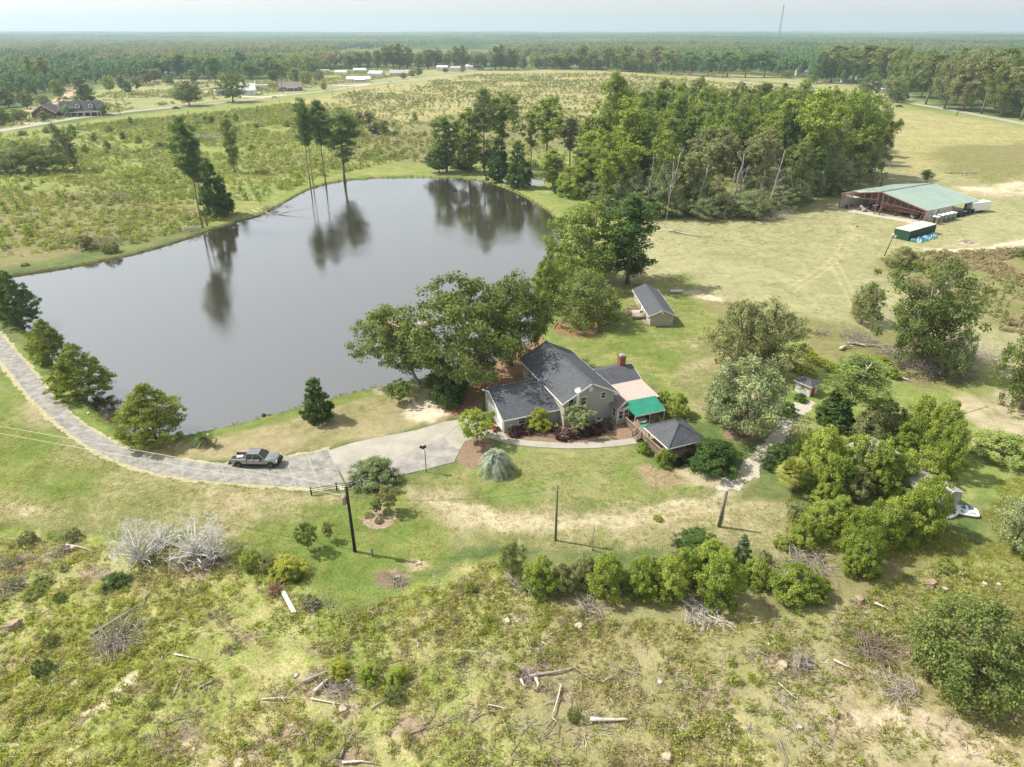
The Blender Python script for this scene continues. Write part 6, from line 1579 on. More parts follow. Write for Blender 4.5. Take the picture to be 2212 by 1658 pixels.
# ---------------------------------------------------------------- the green roofed metal barn (sheared a little by the lie of the land)
BARN = thing('metal_barn', 'big metal barn with a green roof and torn open red steel front', 'barn', (106.8, 224.6, 0), 0)
bu = Vector((18.0, -17.7, 0)); bw = Vector((23.7, 13.6, 0))
def B_(u, v, z): p = bu * u + bw * v; return (p.x, p.y, z)
GRNR = MAT('pale green metal roof', (.34, .44, .39), .6, .14, .25, spec=.4); BWALL = MAT('barn panel grey', (.52, .50, .47), .7, .15, .4, spec=.3)
REDS = MAT('red oxide steel', (.27, .12, .10), .7, .35, 1.2); SLABM = MAT('barn slab concrete', (.52, .47, .39), .95, .2, .5)
zl, zr_, zf = 5.0, 7.1, 3.55
MB().plate([B_(-.12, -.05, .06), B_(1.08, -.16, .06), B_(1.04, 1.0, .06), B_(0, 1.0, .06)], .12, (0, 0, -1)).build('floor_slab', SLABM, BARN)
slope(BARN, [B_(.46, .0, zr_), B_(1.02, 0, zf), B_(1.02, 1.02, zf), B_(.46, 1.02, zr_)], GRNR, .1)
slope(BARN, [B_(.46, .0, zr_), B_(.20, .02, zr_ - 1.2), B_(.06, .16, zl + .35), B_(-.01, .2, zl + .05), B_(-.01, 1.02, zl + .05), B_(.46, 1.02, zr_)], GRNR, .1)
rb = MB()
for k in range(30):
    v = .01 + k / 30; rb.bar(B_(.46, v, zr_ + .05), B_(1.02, v, zf + .05), .05, .06)
    if v > .2: rb.bar(B_(.46, v, zr_ + .05), B_(-.01, v, zl + .1), .05, .06)
rb.build('roof_rib', GRNR, BARN)['kind'] = 'stuff'
MB().bar(B_(.46, 0, zr_ + .06), B_(.46, 1.02, zr_ + .06), .5, .08).build('ridge_cap', MAT('dark green ridge', (.13, .22, .18), .5), BARN)
MB().wallp([B_(0, .0, 0), B_(0, .98, 0), B_(0, .98, zl), B_(0, .0, zl)], .15, bu).build('left_wall', BWALL, BARN)
MB().wallp([B_(1.0, .0, 0), B_(1.0, .52, 0), B_(1.0, .52, zf), B_(1.0, .0, zf)], .15, -bu).build('right_wall', BWALL, BARN)
MB().wallp([B_(0, .55, 0), B_(1.0, .55, 0), B_(1.0, .55, zf), B_(.46, .55, zr_ - .1), B_(0, .55, zl)], .15, bw).build('back_wall', BWALL, BARN)
def roofz(u): return zl + (zr_ - zl) * u / .46 if u < .46 else zr_ + (zf - zr_) * (u - .46) / .54
def steel(a, b, t=.2, name='steel_column'): return MB().bar(a, b, t).build(name, REDS, BARN)
for u in (0, .44, .5, 1.0): steel(B_(u, 0, 0), B_(u, 0, roofz(u) - .15), .26)
for u in (0, .25, .46, .75, 1.0): steel(B_(u, .25, 0), B_(u, .25, roofz(u) - .2), .2)
for a, b in ((0, .46), (.46, 1.0)):
    steel(B_(a, 0, roofz(a) - .12), B_(b, 0, roofz(b) - .12), .28, 'rafter'); steel(B_(a, .25, roofz(a) - .2), B_(b, .25, roofz(b) - .2), .2, 'rafter')
steel(B_(0, -.01, zl - 1.2), B_(.44, -.01, 4.7), .16, 'girt'); steel(B_(.5, -.01, 4.1), B_(1.0, -.01, 2.7), .18, 'girt')
for u in (.06, .13, .2, .28, .36, .56, .64, .72, .8, .88, .94):
    zt = roofz(u) - .2; zb_ = (zl - 1.2) + (4.7 - zl + 1.2) * u / .44 if u < .46 else 4.1 + (2.7 - 4.1) * (u - .5) / .5
    steel(B_(u, 0, zb_), B_(u, 0, zt), .12, 'stud')
for k in range(4): steel(B_(.5, -.02, 3.6 - k * .45), B_(.93 - .02 * k, .02 + .03 * k, 2.1 - k * .28), .1, 'bent_girt')
steel(B_(.5, -.02, 1.1), B_(.56, -.06, 3.4), .12, 'bent_girt'); steel(B_(.42, -.03, 2.9), B_(.5, -.05, 3.3), .3, 'bent_girt'); steel(B_(.97, -.02, 0), B_(1.0, -.05, 2.6), .18, 'bent_girt'); steel(B_(.03, 0, 0), B_(.03, 0, zl), .1, 'stud')
for v in (.78, 1.0): MB().bar(B_(1.0, v, 0), B_(1.0, v, zf - .05), .35).build('lean_to_column', DARKM, BARN)
MB().bar(B_(1.0, .52, zf - .1), B_(1.0, 1.02, zf - .1), .15).build('eave_beam', METW, BARN)
MB().plate([B_(-.03, .02, zl - .1), B_(.1, .0, zl + .5), B_(.1, .08, zl - .5), B_(0, .1, zl - .9)], .04).plate([B_(.05, -.02, zl - .2), B_(.16, .02, zl - 1.1), B_(.18, .08, zl - .8)], .04).build('torn_sheet', PALEW, BARN)
rs = MB(); rd = random.Random(3)
for k in range(26):
    u = rd.uniform(.2, .46); v = rd.uniform(.0, .22); p = Vector(B_(u, v, roofz(u) + .16)); a = rd.random() * 6.28
    rs.bar(p, p + Vector((math.cos(a) * 1.2, math.sin(a) * 1.2, .05)), .06)
rs.build('bent_strips', MAT('torn strip grey', (.3, .24, .22), .8), BARN)
MB().wallp([B_(1.006, .08, .0), B_(1.006, .13, .0), B_(1.006, .13, 1.9), B_(1.006, .08, 1.9)], .05, -bu).build('side_door', WHITE, BARN)
# machines and clutter inside the barn
CLB = [MAT('clutter black', (.03, .03, .035), .6), MAT('clutter white', (.62, .62, .6), .5), MAT('clutter red', (.33, .08, .06), .6), MAT('clutter grey', (.25, .25, .25), .6)]
bo = Vector((106.8, 224.6, 0))
k = 0
for i in range(26):
    if i < 15: u, v = rd.uniform(.05, .42), rd.uniform(.03, .42)
    else: u, v = rd.uniform(.54, .95), rd.uniform(.05, .4)
    p = bo + Vector(B_(u, v, .06)); m_c = CLB[[0, 0, 1, 3, 0, 2, 1, 0][i % 8]]
    t = thing('machine', ['black wheeled machine on the floor of the torn open barn', 'black wheeled machine on the floor of the torn open barn', 'white boxed machine on the floor of the torn open barn', 'grey machine on the floor of the torn open barn', 'black wheeled machine on the floor of the torn open barn', 'red machine on the floor of the torn open barn', 'white boxed machine on the floor of the torn open barn', 'black wheeled machine on the floor of the torn open barn'][i % 8], 'machine', p, rd.random() * 6, 'machines stored in the barn')
    L = rd.uniform(.9, 1.7)
    MB().box((0, 0, .55), (L, .7, .4)).box((L * .2, 0, .95), (.5, .5, .45)).box((-L * .3, .1, .85), (.4, .5, .2)).build('body', m_c, t, bevel=.05)
    MB().bar((-L * .4, 0, .7), (-L * .8, 0, 1.2), .06).bar((-L * .8, -.3, 1.2), (-L * .8, .3, 1.2), .05).build('handle', CLB[0], t)
    for sx_ in (-1, 1):
        wv = MB().lathe((0, 0, 0), [(.2, -.06), (.24, -.04), (.24, .04), (.2, .06)], 10).build('wheel', CLB[0], t); wv.location = (sx_ * L * .3, .38 * sx_, .24); wv.rotation_euler = (R(90), 0, 0)
for i in range(4):
    p = bo + Vector(B_(1.06 - .01 * i, .58 + .1 * i, 0)); t = thing('dark_bin', 'black storage bin under the lean-to side of the barn roof', 'bin', p, .5 + i * .1, 'black bins under the lean-to')
    MB().box((0, 0, .7), (1.6, 1.5, 1.4)).build('body', CLB[0], t, bevel=.06); MB().box((0, 0, 1.43), (1.65, 1.55, .06)).build('lid', CLB[3 if i % 2 else 0], t)
# portable toilets / tanks along the side wall
for i, (u, v) in enumerate([(1.12, .02), (1.10, .14), (1.10, .22), (1.10, .30), (1.10, .38)]):
    p = bo + Vector(B_(u, v, 0))
    t = thing('portable_toilet', ['portable cabin with open dark doors beside the barn ladder', 'first white topped cabin behind the ladder', 'second white topped cabin along the barn wall', 'third white topped cabin along the barn wall', 'farthest white topped cabin along the barn wall'][i], 'cabin', p, R(-44), 'white topped cabins beside the barn')
    MB().box((0, 0, 1.05), (1.7, 1.5, 2.1)).build('wall', MAT('cabin grey green', (.17, .19, .17), .7) if i else MAT('cabin brown', (.20, .15, .13), .7), t, bevel=.04)
    MB().box((0, 0, 2.17), (1.85, 1.65, .14)).build('roof', WHITE, t, bevel=.06); MB().box((-.2, -.77, .95), (.6, .05, 1.8)).build('door', CLB[0], t)
ld = thing('ladder', 'long aluminium ladder leaning on the barn side wall', 'ladder', bo + Vector(B_(1.07, .05, 0)), R(-44))
lm = MB(); lm.bar((-.25, 0, 0), (-.25, .9, 4.6), .06).bar((.25, 0, 0), (.25, .9, 4.6), .06)
for k in range(12): lm.bar((-.25, .9 * k / 12 + .04, .2 + 4.4 * k / 12), (.25, .9 * k / 12 + .04, .2 + 4.4 * k / 12), .04)
lm.build('frame', METW, ld)
# container
ctn = thing('shipping_container', 'dark green container with a rust stained white roof in front of the barn', 'container', (109.4, 185.8, 0), math.atan2(9.3, 13.6))
CG = MAT('dark green container steel', (.035, .10, .065), .6, .25, 1.2); CR = MAT('rust stained white roof', (.74, .70, .66), .7, .1, .45, col2=(.52, .33, .24))
L_c, W_c, H_c = 14.2, 4.2, 2.75
MB().bb(.06, L_c - .06, .06, W_c - .06, .1, H_c - .06).build('body', CG, ctn)
rbm = MB()
for k in range(46): rbm.bb(.15 + k * .3045, .15 + k * .3045 + .15, 0, .055, .15, H_c - .1)
for k in range(13): rbm.bb(0, .055, .15 + k * .31, .15 + k * .31 + .16, .15, H_c - .1)
rbm.build('corrugation', CG, ctn)['kind'] = 'stuff'
MB().bb(-.04, L_c + .04, -.04, W_c + .04, H_c - .06, H_c + .04).build('roof', CR, ctn)
MB().bb(-.05, .07, -.05, .07, 0, H_c - .07).bb(L_c - .07, L_c + .05, -.05, .07, 0, H_c - .07).bb(-.05, .07, W_c - .07, W_c + .05, 0, H_c - .07).build('corner_post', CG, ctn)
cxd = Vector((math.cos(math.atan2(9.3, 13.6)), math.sin(math.atan2(9.3, 13.6)), 0)); cyd = Vector((-cxd.y, cxd.x, 0))
JB = MAT('blue jug plastic', (.05, .25, .60), .3, .2, 5); JT = MAT('turquoise crate plastic', (.05, .42, .36), .5, .2, 5); JW = MAT('white jug plastic', (.72, .78, .80), .3, .1, 5)
for i in range(13):
    u = .6 + (i % 7) * 1.75 + (i // 7) * .6; v = -1.0 - (i // 7) * 1.25 - .25 * (i % 2)
    p = Vector((109.4, 185.8, 0)) + cxd * u + cyd * v
    t = thing('jug_crate', 'turquoise crate full of blue and white water jugs beside the green container', 'crate', p, rd.random() * .6 + .6, 'crates of jugs beside the container')
    cm_ = JT if i % 3 != 1 else JW
    MB().bb(-.6, .6, -.5, .5, 0, .08).bb(-.6, -.54, -.5, .5, .08, .62).bb(.54, .6, -.5, .5, .08, .62).bb(-.54, .54, -.5, -.44, .08, .62).bb(-.54, .54, .44, .5, .08, .62).build('crate_shell', cm_, t)
    for jx in (-.36, 0, .36):
        for jy in (-.24, .24):
            MB().lathe((jx, jy, .09), [(.15, 0), (.17, .1), (.17, .5), (.1, .68), (.06, .8)], 9).build('jug', JB if rd.random() < .55 else JW, t, True)
trl = thing('white_trailer', 'white box trailer parked behind the barn lean-to', 'trailer', (146.0, 218.0, 0), R(17))
MB().bb(0, 7.5, 0, 2.8, .6, 3.3).build('body', WHITE, trl, bevel=.1); MB().bb(-1.3, 0, 1.3, 1.5, .55, .7).build('tow_bar', DARKM, trl)
for x in (3.1, 4.1):
    wv = MB().lathe((0, 0, 0), [(.3, -.12), (.38, -.08), (.38, .08), (.3, .12)], 12).build('wheel', CLB[0], trl); wv.location = (x, -.06, .38); wv.rotation_euler = (R(90), 0, 0)
MB().bb(7.5, 7.54, .2, 2.6, .8, 3.1).build('rear_door', PALEW, trl)
# ---------------------------------------------------------------- far houses
REDB = MAT('dark red brick wall', (.17, .075, .065), .9, .25, .8); WSID = siding('white siding', (.74, .74, .72), .3); ROOFW = MAT('white metal roof', (.66, .68, .69), .4, .06, .3); SHD = shingle('dark far shingles', (.07, .075, .085)); SHL = shingle('light grey shingles', (.36, .34, .32))
def far_house(name, label, px, py, L, W, hw, hr, ang, wall, roof, nwin=4, cat='house', porch=False, z=0, door=True):
    X_, Y_ = G(px, py)
    t = thing(name, label, cat, (X_, Y_, 0), ang)
    gable_block(t, 0, L, 0, W, hw, hr - .15, W / 2, wall, 'wall', axis='x')
    slope(t, [(-.5, -.5, hw - .05), (L + .5, -.5, hw - .05), (L + .5, W / 2, hr), (-.5, W / 2, hr)], roof, .15); slope(t, [(-.5, W + .5, hw - .05), (L + .5, W + .5, hw - .05), (L + .5, W / 2, hr), (-.5, W / 2, hr)], roof, .15)
    for k in range(nwin):
        x = L * (k + .5) / nwin
        if door and k == nwin // 2:
            MB().bb(x - .5, x + .5, -.06, 0, .1, 2.2).build('door', WHITE, t)
        else: window(t, (x, 0, hw * .55), R(-90), 1.1, 1.2, False, .14)
    window(t, (0, W / 2, hw * .55), R(180), 1.1, 1.2, False, .14)
    if porch:
        MB().plate([(L * .3, -2.4, hw - .7), (L * .8, -2.4, hw - .7), (L * .8, -.4, hw - .05), (L * .3, -.4, hw - .05)], .12).build('porch_roof', roof, t)
        for x in (L * .32, L * .45, L * .62, L * .78): MB().bar((x, -2.2, 0), (x, -2.2, hw - .75), .18).build('porch_post', WHITE, t)
    return t
# brick house with dormers
bx0 = G(75, 256)
bh = thing('brick_house', 'dark red brick house with three white dormers on its black roof', 'house', (bx0[0], bx0[1], 0), R(17))
gable_block(bh, 14, 39, 6, 18, 3.2, 8.6, 12, REDB, 'wall', axis='x')
slope(bh, [(13.4, 5.2, 3.2), (39.6, 5.2, 3.2), (39.6, 12, 9.0), (13.4, 12, 9.0)], SHD, .2); slope(bh, [(13.4, 18.8, 3.2), (39.6, 18.8, 3.2), (39.6, 12, 9.0), (13.4, 12, 9.0)], SHD, .2)
gable_block(bh, 0, 13.8, -4, 16, 3.4, 8.0, 6.9, REDB, 'garage_wall')
slope(bh, [(-.7, -4.6, 3.3), (6.9, -4.6, 8.3), (6.9, 16.4, 8.3), (-.7, 16.4, 3.3)], SHL, .2, 'garage_roof_slope'); slope(bh, [(14.5, -4.6, 3.3), (6.9, -4.6, 8.3), (6.9, 16.4, 8.3), (14.5, 16.4, 3.3)], SHD, .2, 'garage_roof_slope')
fascia(bh, [((-.7, -4.65, 3.15), (6.9, -4.65, 8.15)), ((14.5, -4.65, 3.15), (6.9, -4.65, 8.15)), ((13.35, 5.15, 3.05), (13.35, 12, 8.85)), ((39.65, 5.15, 3.05), (39.65, 12, 8.85))], h=.35)
window(bh, (6.9, -4, 5.4), R(-90), 1.7, 1.7, False, .2)
for x in (3.6, 10.2): window(bh, (x, -4, 1.8), R(-90), 1.9, 1.5, False, .2)
for x in (18, 25, 33): 
    dm = gable_block(bh, x - 1.3, x + 1.3, 7.2, 10.5, 7.0, 8.0, x, WSID, 'dormer', z0=4.2)
    slope(bh, [(x - 1.6, 6.9, 6.95), (x, 6.9, 8.25), (x, 11, 8.25), (x - 1.6, 11, 6.95)], SHD, .12, 'dormer_roof'); slope(bh, [(x + 1.6, 6.9, 6.95), (x, 6.9, 8.25), (x, 11, 8.25), (x + 1.6, 11, 6.95)], SHD, .12, 'dormer_roof')
    window(bh, (x, 7.2, 6.1), R(-90), 1.3, 1.4, False, .15, 'dormer_window')
slope(bh, [(17, 2.4, 2.7), (39.4, 2.4, 2.7), (39.4, 5.6, 3.5), (17, 5.6, 3.5)], SHD, .15, 'porch_roof')
MB().bb(17, 39.4, 2.3, 2.5, 2.5, 2.75).build('porch_beam', WHITE, bh)
for x in (17.4, 21, 25, 29, 33, 37, 39): MB().bar((x, 2.7, 0), (x, 2.7, 2.6), .35).build('porch_column', WHITE, bh)
for x in (20, 24, 32, 36.5): window(bh, (x, 6, 1.7), R(-90), 1.2, 1.7, False, .16)
MB().bb(27.5, 28.7, 5.92, 6, .1, 2.4).build('front_door', WHITE, bh)
far_house('cottage_house', 'small purple grey house with a white trimmed gable beside the county road', 604, 198, 21, 13, 3.4, 7.6, R(20), MAT('purple grey wall', (.19, .17, .20), .8), shingle('brown grey shingles', (.20, .18, .18)), 4, porch=True)
far_house('white_house', 'white A-frame house behind the big roadside oak', 465, 208, 34, 12, 4.2, 9.5, R(14), WSID, ROOFW, 5)
far_house('mobile_home', 'long white mobile home with a small porch roof in the village', 750, 179, 25, 11, 3.6, 6.2, R(10), WSID, ROOFW, 6, porch=True)
far_house('village_house', 'white metal roofed house behind the long mobile home', 795, 166, 18, 12, 3.8, 6.6, R(-18), WSID, ROOFW, 3)
far_house('village_house', 'small white roofed house farthest back in the village', 764, 158, 16, 10, 3.5, 5.8, R(5), WSID, ROOFW, 3)
far_house('village_house', 'grey roofed long house in front of the tall village trees', 842, 165, 30, 12, 3.6, 6.8, R(0), WSID, SHL, 6)
far_house('open_shelter', 'small white shelter left of the village trees', 724, 163, 14, 10, 3.6, 5.2, R(0), WSID, ROOFW, 2, 'shelter')
far_house('camper_trailer', 'beige camper trailer at the edge of the village wood', 688, 158, 14, 6, 3.4, 3.9, R(0), PALEW, PALEW, 3, 'trailer')
far_house('metal_shed', 'pale metal shed, left of the two sheds near the road bend', 943, 154, 15, 12, 5, 7, R(-8), PALEW, ROOFW, 2, 'shed')
far_house('metal_shed', 'pale metal shed, right of the two sheds near the road bend', 972, 155, 14, 12, 4.6, 6.6, R(-8), PALEW, SHL, 2, 'shed')
far_house('white_building', 'low white roofed building before the big round dark tree', 1006, 151, 26, 12, 4.4, 6.4, R(0), WSID, ROOFW, 3, 'building')
far_house('orange_barn', 'small orange barn in the pale fields beyond the road bend', 1062, 126, 16, 14, 9, 12, R(0), MAT('orange barn wall', (.60, .30, .16), .8), SHL, 2, 'barn')
far_house('farm_building', 'low white farm building beyond the village trees', 845, 122, 40, 18, 5, 9, R(0), WSID, ROOFW, 4, 'building')
far_house('white_house', 'white gabled house at the wood edge left of the village', 270, 167, 20, 12, 4, 8, R(0), WSID, ROOFW, 3)
far_house('white_house', 'tiny white house at the wood edge, right of the gabled one', 352, 166, 14, 9, 3.4, 5.5, R(0), WSID, ROOFW, 2)
far_house('mobile_home', 'white mobile home beyond the road, left of the white roofed house', 1720, 164, 28, 11, 5.0, 7.2, R(-6), WSID, SHL, 5)
far_house('white_roofed_house', 'white metal roofed house with a porch under the dark oaks', 1822, 180, 24, 13, 3.8, 7.0, R(-8), MAT('plain grey wall', (.4, .4, .4), .8), ROOFW, 4, porch=True)  # mid grey walls under the white metal roof, tone varied by noise
far_house('small_trailer', 'small white trailer between the yard trees beyond the road', 1889, 202, 13, 6, 3.8, 4.3, R(-14), WSID, WSID, 2, 'trailer')
far_house('white_shed', 'white gable end peeping between the dark yard trees', 1882, 190, 12, 9, 4.5, 7, R(-8), WSID, ROOFW, 2, 'shed')
far_house('box_trailer', 'white box trailer parked left of the purple grey house', 550, 194, 12, 5, 4, 4.2, R(10), WSID, WSID, 2, 'trailer')
# far cars
def far_car(label, px, py, ang, mat, L=4.6, name='car', k=1.0, cat='car'):
    X_, Y_ = G(px, py); t = thing(name, label, cat, (X_, Y_, .06), ang); W = 1.85
    prof = [(-.5, .35), (-.5, .85), (-.36, .95), (-.2, 1.42), (.14, 1.45), (.28, .98), (.48, .82), (.5, .35)]
    m_ = MB(); n = len(prof)
    vs = [(x * L, s_ * W / 2 * (.82 if z > 1.2 else 1), z) for s_ in (-1, 1) for x, z in prof]
    fs = [tuple(range(n)), tuple(range(2 * n - 1, n - 1, -1))] + [(i, n + i, n + (i + 1) % n, (i + 1) % n) for i in range(n)]
    m_.add(vs, fs).build('body', mat, t)
    MB().bb(-.29 * L, .22 * L, -W / 2 * .93, W / 2 * .93, 1.0, 1.34).build('windows', GLASS, t)
    for x in (-.32, .32):
        for s_ in (-1, 1):
            wv = MB().lathe((0, 0, 0), [(.26, -.1), (.34, -.08), (.34, .08), (.26, .1)], 10).build('wheel', DARKM, t); wv.location = (x * L, s_ * W / 2 * .96, .34); wv.rotation_euler = (R(90), 0, 0)
    t.scale = (k, k, k)
    return t
CBL = MAT('blue car paint', (.03, .06, .14), .3, .1, 3, spec=.6); CW = MAT('white car paint', (.75, .75, .74), .3, .05, 3, spec=.6); CD = MAT('dark car paint', (.03, .035, .05), .3, .1, 3, spec=.6); CS = MAT('silver car paint', (.5, .5, .5), .3, .1, 3, spec=.6)
far_car('dark blue car driving on the county road', 381, 236, R(27), CBL, 4.8, k=1.15)
far_car('black car parked beside the white A-frame house', 541, 206, R(10), CD, 5)
far_car('white car parked at the village lane beyond the black car', 562, 203, R(80), CW)
far_car('white car on the road before the purple grey house', 593, 212, R(25), CS)
far_car('silver pickup parked behind the purple grey house', 598, 194, R(10), CS, 5.6)
far_car('white car beside the long mobile home', 842, 175 + 3, R(10), CW)
far_car('white van at the left end of the long mobile home', 732, 178, R(0), CW, 7, 'van', 1.3, 'van')
far_car('dark wreck lying in the grass below the right hand road', 1942, 232, R(-10), CD, 5.5, 'wreck', 1.0, 'car')
# communication tower, far away
tw = thing('lattice_tower', 'slim communication tower rising above the far forest on the right', 'tower', (1404, 4030, -2))
m_ = MB(); Ht = 52 + 160
Hh = HT(1404, 4030, 12)
for a in (0, 2.09, 4.19): m_.bar((4 * math.cos(a), 4 * math.sin(a), 0), (1.6 * math.cos(a), 1.6 * math.sin(a), Hh), 1.1)
for k in range(30):
    z0 = Hh * k / 30; r_ = 4 - 2.4 * k / 30
    for a in (0, 2.09, 4.19): m_.bar((r_ * math.cos(a), r_ * math.sin(a), z0), (r_ * math.cos(a + 2.09), r_ * math.sin(a + 2.09), z0 + Hh / 30), .5)
TWM = MAT('tower steel', (.12, .12, .12), .7)
m_.build('lattice', TWM, tw)
MB().box((0, 0, Hh), (9, 4, 3)).box((0, 0, Hh - 5), (6, 6, 1)).build('antenna_head', TWM, tw)
# ---------------------------------------------------------------- poles and wires
POLE = MAT('creosote pole', (.10, .08, .055), .9, .4, 2, bump=.3); POLEG = MAT('grey green pole', (.17, .17, .115), .9, .35, 2, bump=.3)
p1 = G(767, 1192); p2 = G(1200, 1168); p3 = G(1553, 1138)
t = thing('utility_pole', 'tall black power pole with a rusty transformer on the front lawn', 'pole', (p1[0], p1[1], -.1))
MB().tube([(0, 0, 0), (0, 0, 4.5), (0, 0, 9.0)], [.19, .165, .14], 10).build('post', MAT('black pole', (.03, .027, .025), .9, .3, 2), t, True)
tr_ = MB().lathe((-.42, -.05, 6.75), [(.1, -.05), (.24, 0), (.27, .1), (.27, .85), (.22, 1.0), (.1, 1.02)], 14).build('transformer', MAT('rusted transformer', (.28, .12, .07), .8, .4, 5, col2=(.36, .34, .31)), t, True)
MB().bar((-.42, -.05, 7.7), (-.42, -.05, 8.1), .07).bar((-.3, -.15, 7.7), (-.3, -.15, 8.0), .06).build('bushing', WHITE, tr_)
MB().bar((-.2, -.05, 7.1), (0, 0, 7.1), .08).bar((-.65, 0, 8.5), (.1, 0, 8.55), .08).build('bracket', PALEW, t)
MB().lathe((-.6, 0, 8.5), [(.05, 0), (.1, .08), (.06, .2), (.09, .28)], 8).lathe((-.3, 0, 8.5), [(.05, 0), (.1, .08), (.06, .2), (.09, .28)], 8).lathe((-.45, .02, 8.2), [(.04, 0), (.05, .3)], 6).build('insulator', WHITE, t)
t = thing('utility_pole', 'slim grey green pole beside the dirt track', 'pole', (p2[0], p2[1], -.1))
MB().tube([(0, 0, 0), (0, 0, 7.8)], [.15, .11], 10).build('post', POLEG, t, True); MB().lathe((0, 0, 7.3), [(.13, 0), (.15, .05), (.13, .1)], 8).bar((-.1, 0, 7.35), (.3, 0, 7.35), .05).build('bracket', METW, t)
t = thing('utility_pole', 'thick short weathered pole right of the dirt track', 'pole', (p3[0], p3[1], -.1)); t.rotation_euler = (0, R(2), 0)
MB().tube([(0, 0, 0), (0, 0, 5.35)], [.23, .17], 10).build('post', MAT('weathered pole', (.20, .19, .15), .9, .35, 3, bump=.4), t, True)
MB().bb(.16, .34, -.12, .12, .5, 1.6).bb(.2, .26, -.03, .03, 1.6, 2.4).build('meter_box', PALEW, t); MB().lathe((0, 0, 5.35), [(.18, 0), (.1, .1)], 8).build('pole_cap', METW, t)
t = thing('service_post', 'short grey service post in the shadow of the tall power pole', 'post', G(805, 1203) + (-.05,))
MB().bb(-.07, .07, -.07, .07, 0, 1.25).build('post', POLEG, t); MB().lathe((.12, 0, .8), [(.06, -.08), (.08, 0), (.06, .1)], 8).build('meter', PALEW, t)
WIRE = MAT('pale wire', (.55, .54, .48), .5); WIRED = MAT('dark wire', (.10, .10, .09), .6)
def wire(name, label, a, b, sag, r_=.022, mat=WIRE, n=30):
    a = Vector(a); b = Vector(b); L = [a.lerp(b, i / n) - Vector((0, 0, sag * 4 * (i / n) * (1 - i / n))) for i in range(n + 1)]
    t = MB().tube(L, r_, 4).build(name, mat); tag(t, label, 'wire'); return t
# far ends: next pole out of frame on the left
wa = Vector((-62, 63, 8.6))
def at_h(px, py, z): q = G(px, py, z); return (q[0], q[1], z)
wire('power_line', 'upper power line crossing the driveway to the pole top', at_h(-160, 893, 8.6), (p1[0], p1[1], 8.85), .0)
wire('power_line', 'lower power line crossing the lawn to the transformer', at_h(-160, 908, 7.0), (p1[0] - .3, p1[1], 7.75), .0)
wire('service_cable', 'dark twisted cable sagging between the tall pole and the slim pole', (p1[0] + .1, p1[1], 7.6), (p2[0], p2[1], 7.3), 1.0, .022, WIRED)
# lamp post
lp = G(921, 1020)
t = thing('lamp_post', 'black yard lamp post at the edge of the parking pad', 'lamp post', (lp[0], lp[1], 0))
MB().tube([(0, 0, 0), (0, 0, 3.3)], [.055, .05], 8).build('post', DARKM, t); MB().tube([(0, 0, 3.3), (-.1, 0, 3.55), (-.35, 0, 3.75)], .04, 6).build('arm', DARKM, t)
MB().box((-.35, 0, 3.85), (.6, .36, .25), ry=R(20)).box((.02, .0, 3.95), (.36, .34, .3)).build('lamp_head', DARKM, t, bevel=.04)
# poles by the meadow and barn
def pole(px, py, ty, label, lean=0, r_=.14, light=False, name='utility_pole', mat=POLE):
    X_, Y_ = G(px, py); hh = HT(X_, Y_, ty)
    t = thing(name, label, 'pole', (X_, Y_, -.1)); MB().tube([(0, 0, 0), (lean, 0, hh)], [r_ * 1.2, r_], 7).build('post', mat, t, True)
    if light:
        for k in range(5): a = k * 1.256; MB().box((lean + .5 * math.cos(a), .5 * math.sin(a), hh + (.2 if k % 2 else -.3)), (.42, .42, .4), rz=a).build('floodlight', PALEW, t, bevel=.05)
        MB().bar((lean - .9, 0, hh - .1), (lean + .9, 0, hh), .07).build('crossarm', METW, t)
    else: MB().bar((lean - .5, 0, hh - .4), (lean + .5, 0, hh - .4), .08).build('crossarm', mat, t)
    return t, Vector((X_ + lean, Y_, hh))
pole(1910, 553, 508, 'leaning pole with a cluster of white floodlights in the meadow', 1.1, .11, True)
_, w1 = pole(1822, 400, 372, 'leaning pole left of the barn roof with a drooping wire', 1.4)
pole(1890, 368, 320, 'tall pole in the grass beyond the barn', .4); pole(1903, 378, 348, 'shorter lamp pole in the grass beyond the barn', .1); pole(1902, 403, 384, 'cut off stub pole behind the barn roof', .1, .2)
wire('drooping_wire', 'slack pale wire drooping from the leaning pole to the barn', w1, bo + Vector(B_(.0, .55, 5.2)), 1.5, .03)
pole(1928, 225, 193, 'wooden road pole beside the dark cedar', .6, .2); pole(2066, 251, 205, 'wooden road pole right of the dark cedar', 1.2, .2)
pole(1688, 172, 150, 'road pole behind the woodland, left of the white mobile home', .2, .22); pole(1475, 167, 150, 'thin road pole before the pine plantation', .1, .22); pole(1560, 170, 150, 'second thin road pole before the pine plantation', .1, .22)
pole(261, 250, 205, 'thin pole beside the county road in the pale field', -1.2, .16); pole(1012 - 155, 160, 132, 'thin pole in the village', .1, .2); pole(612, 205, 160, 'thin pole at the corner of the purple grey house', -.4, .2)
qa = G(2066, 251); qb = G(1928, 225); qc = G(1688, 172); qe = G(1475, 167)
for k, (za, lb) in enumerate([(12.0, 'upper wire'), (11.0, 'middle wire'), (9.6, 'lower wire')]):
    wire('road_wire', lb + ' along the road from the right edge to the dark cedar pole', G(2300, 300) + (za,), (qb[0], qb[1], za), 1.5, .05, WIRED)
    wire('road_wire', lb + ' along the road behind the woodland', (qb[0], qb[1], za), (qe[0], qe[1], za + 2), 2.0, .06, WIRED)
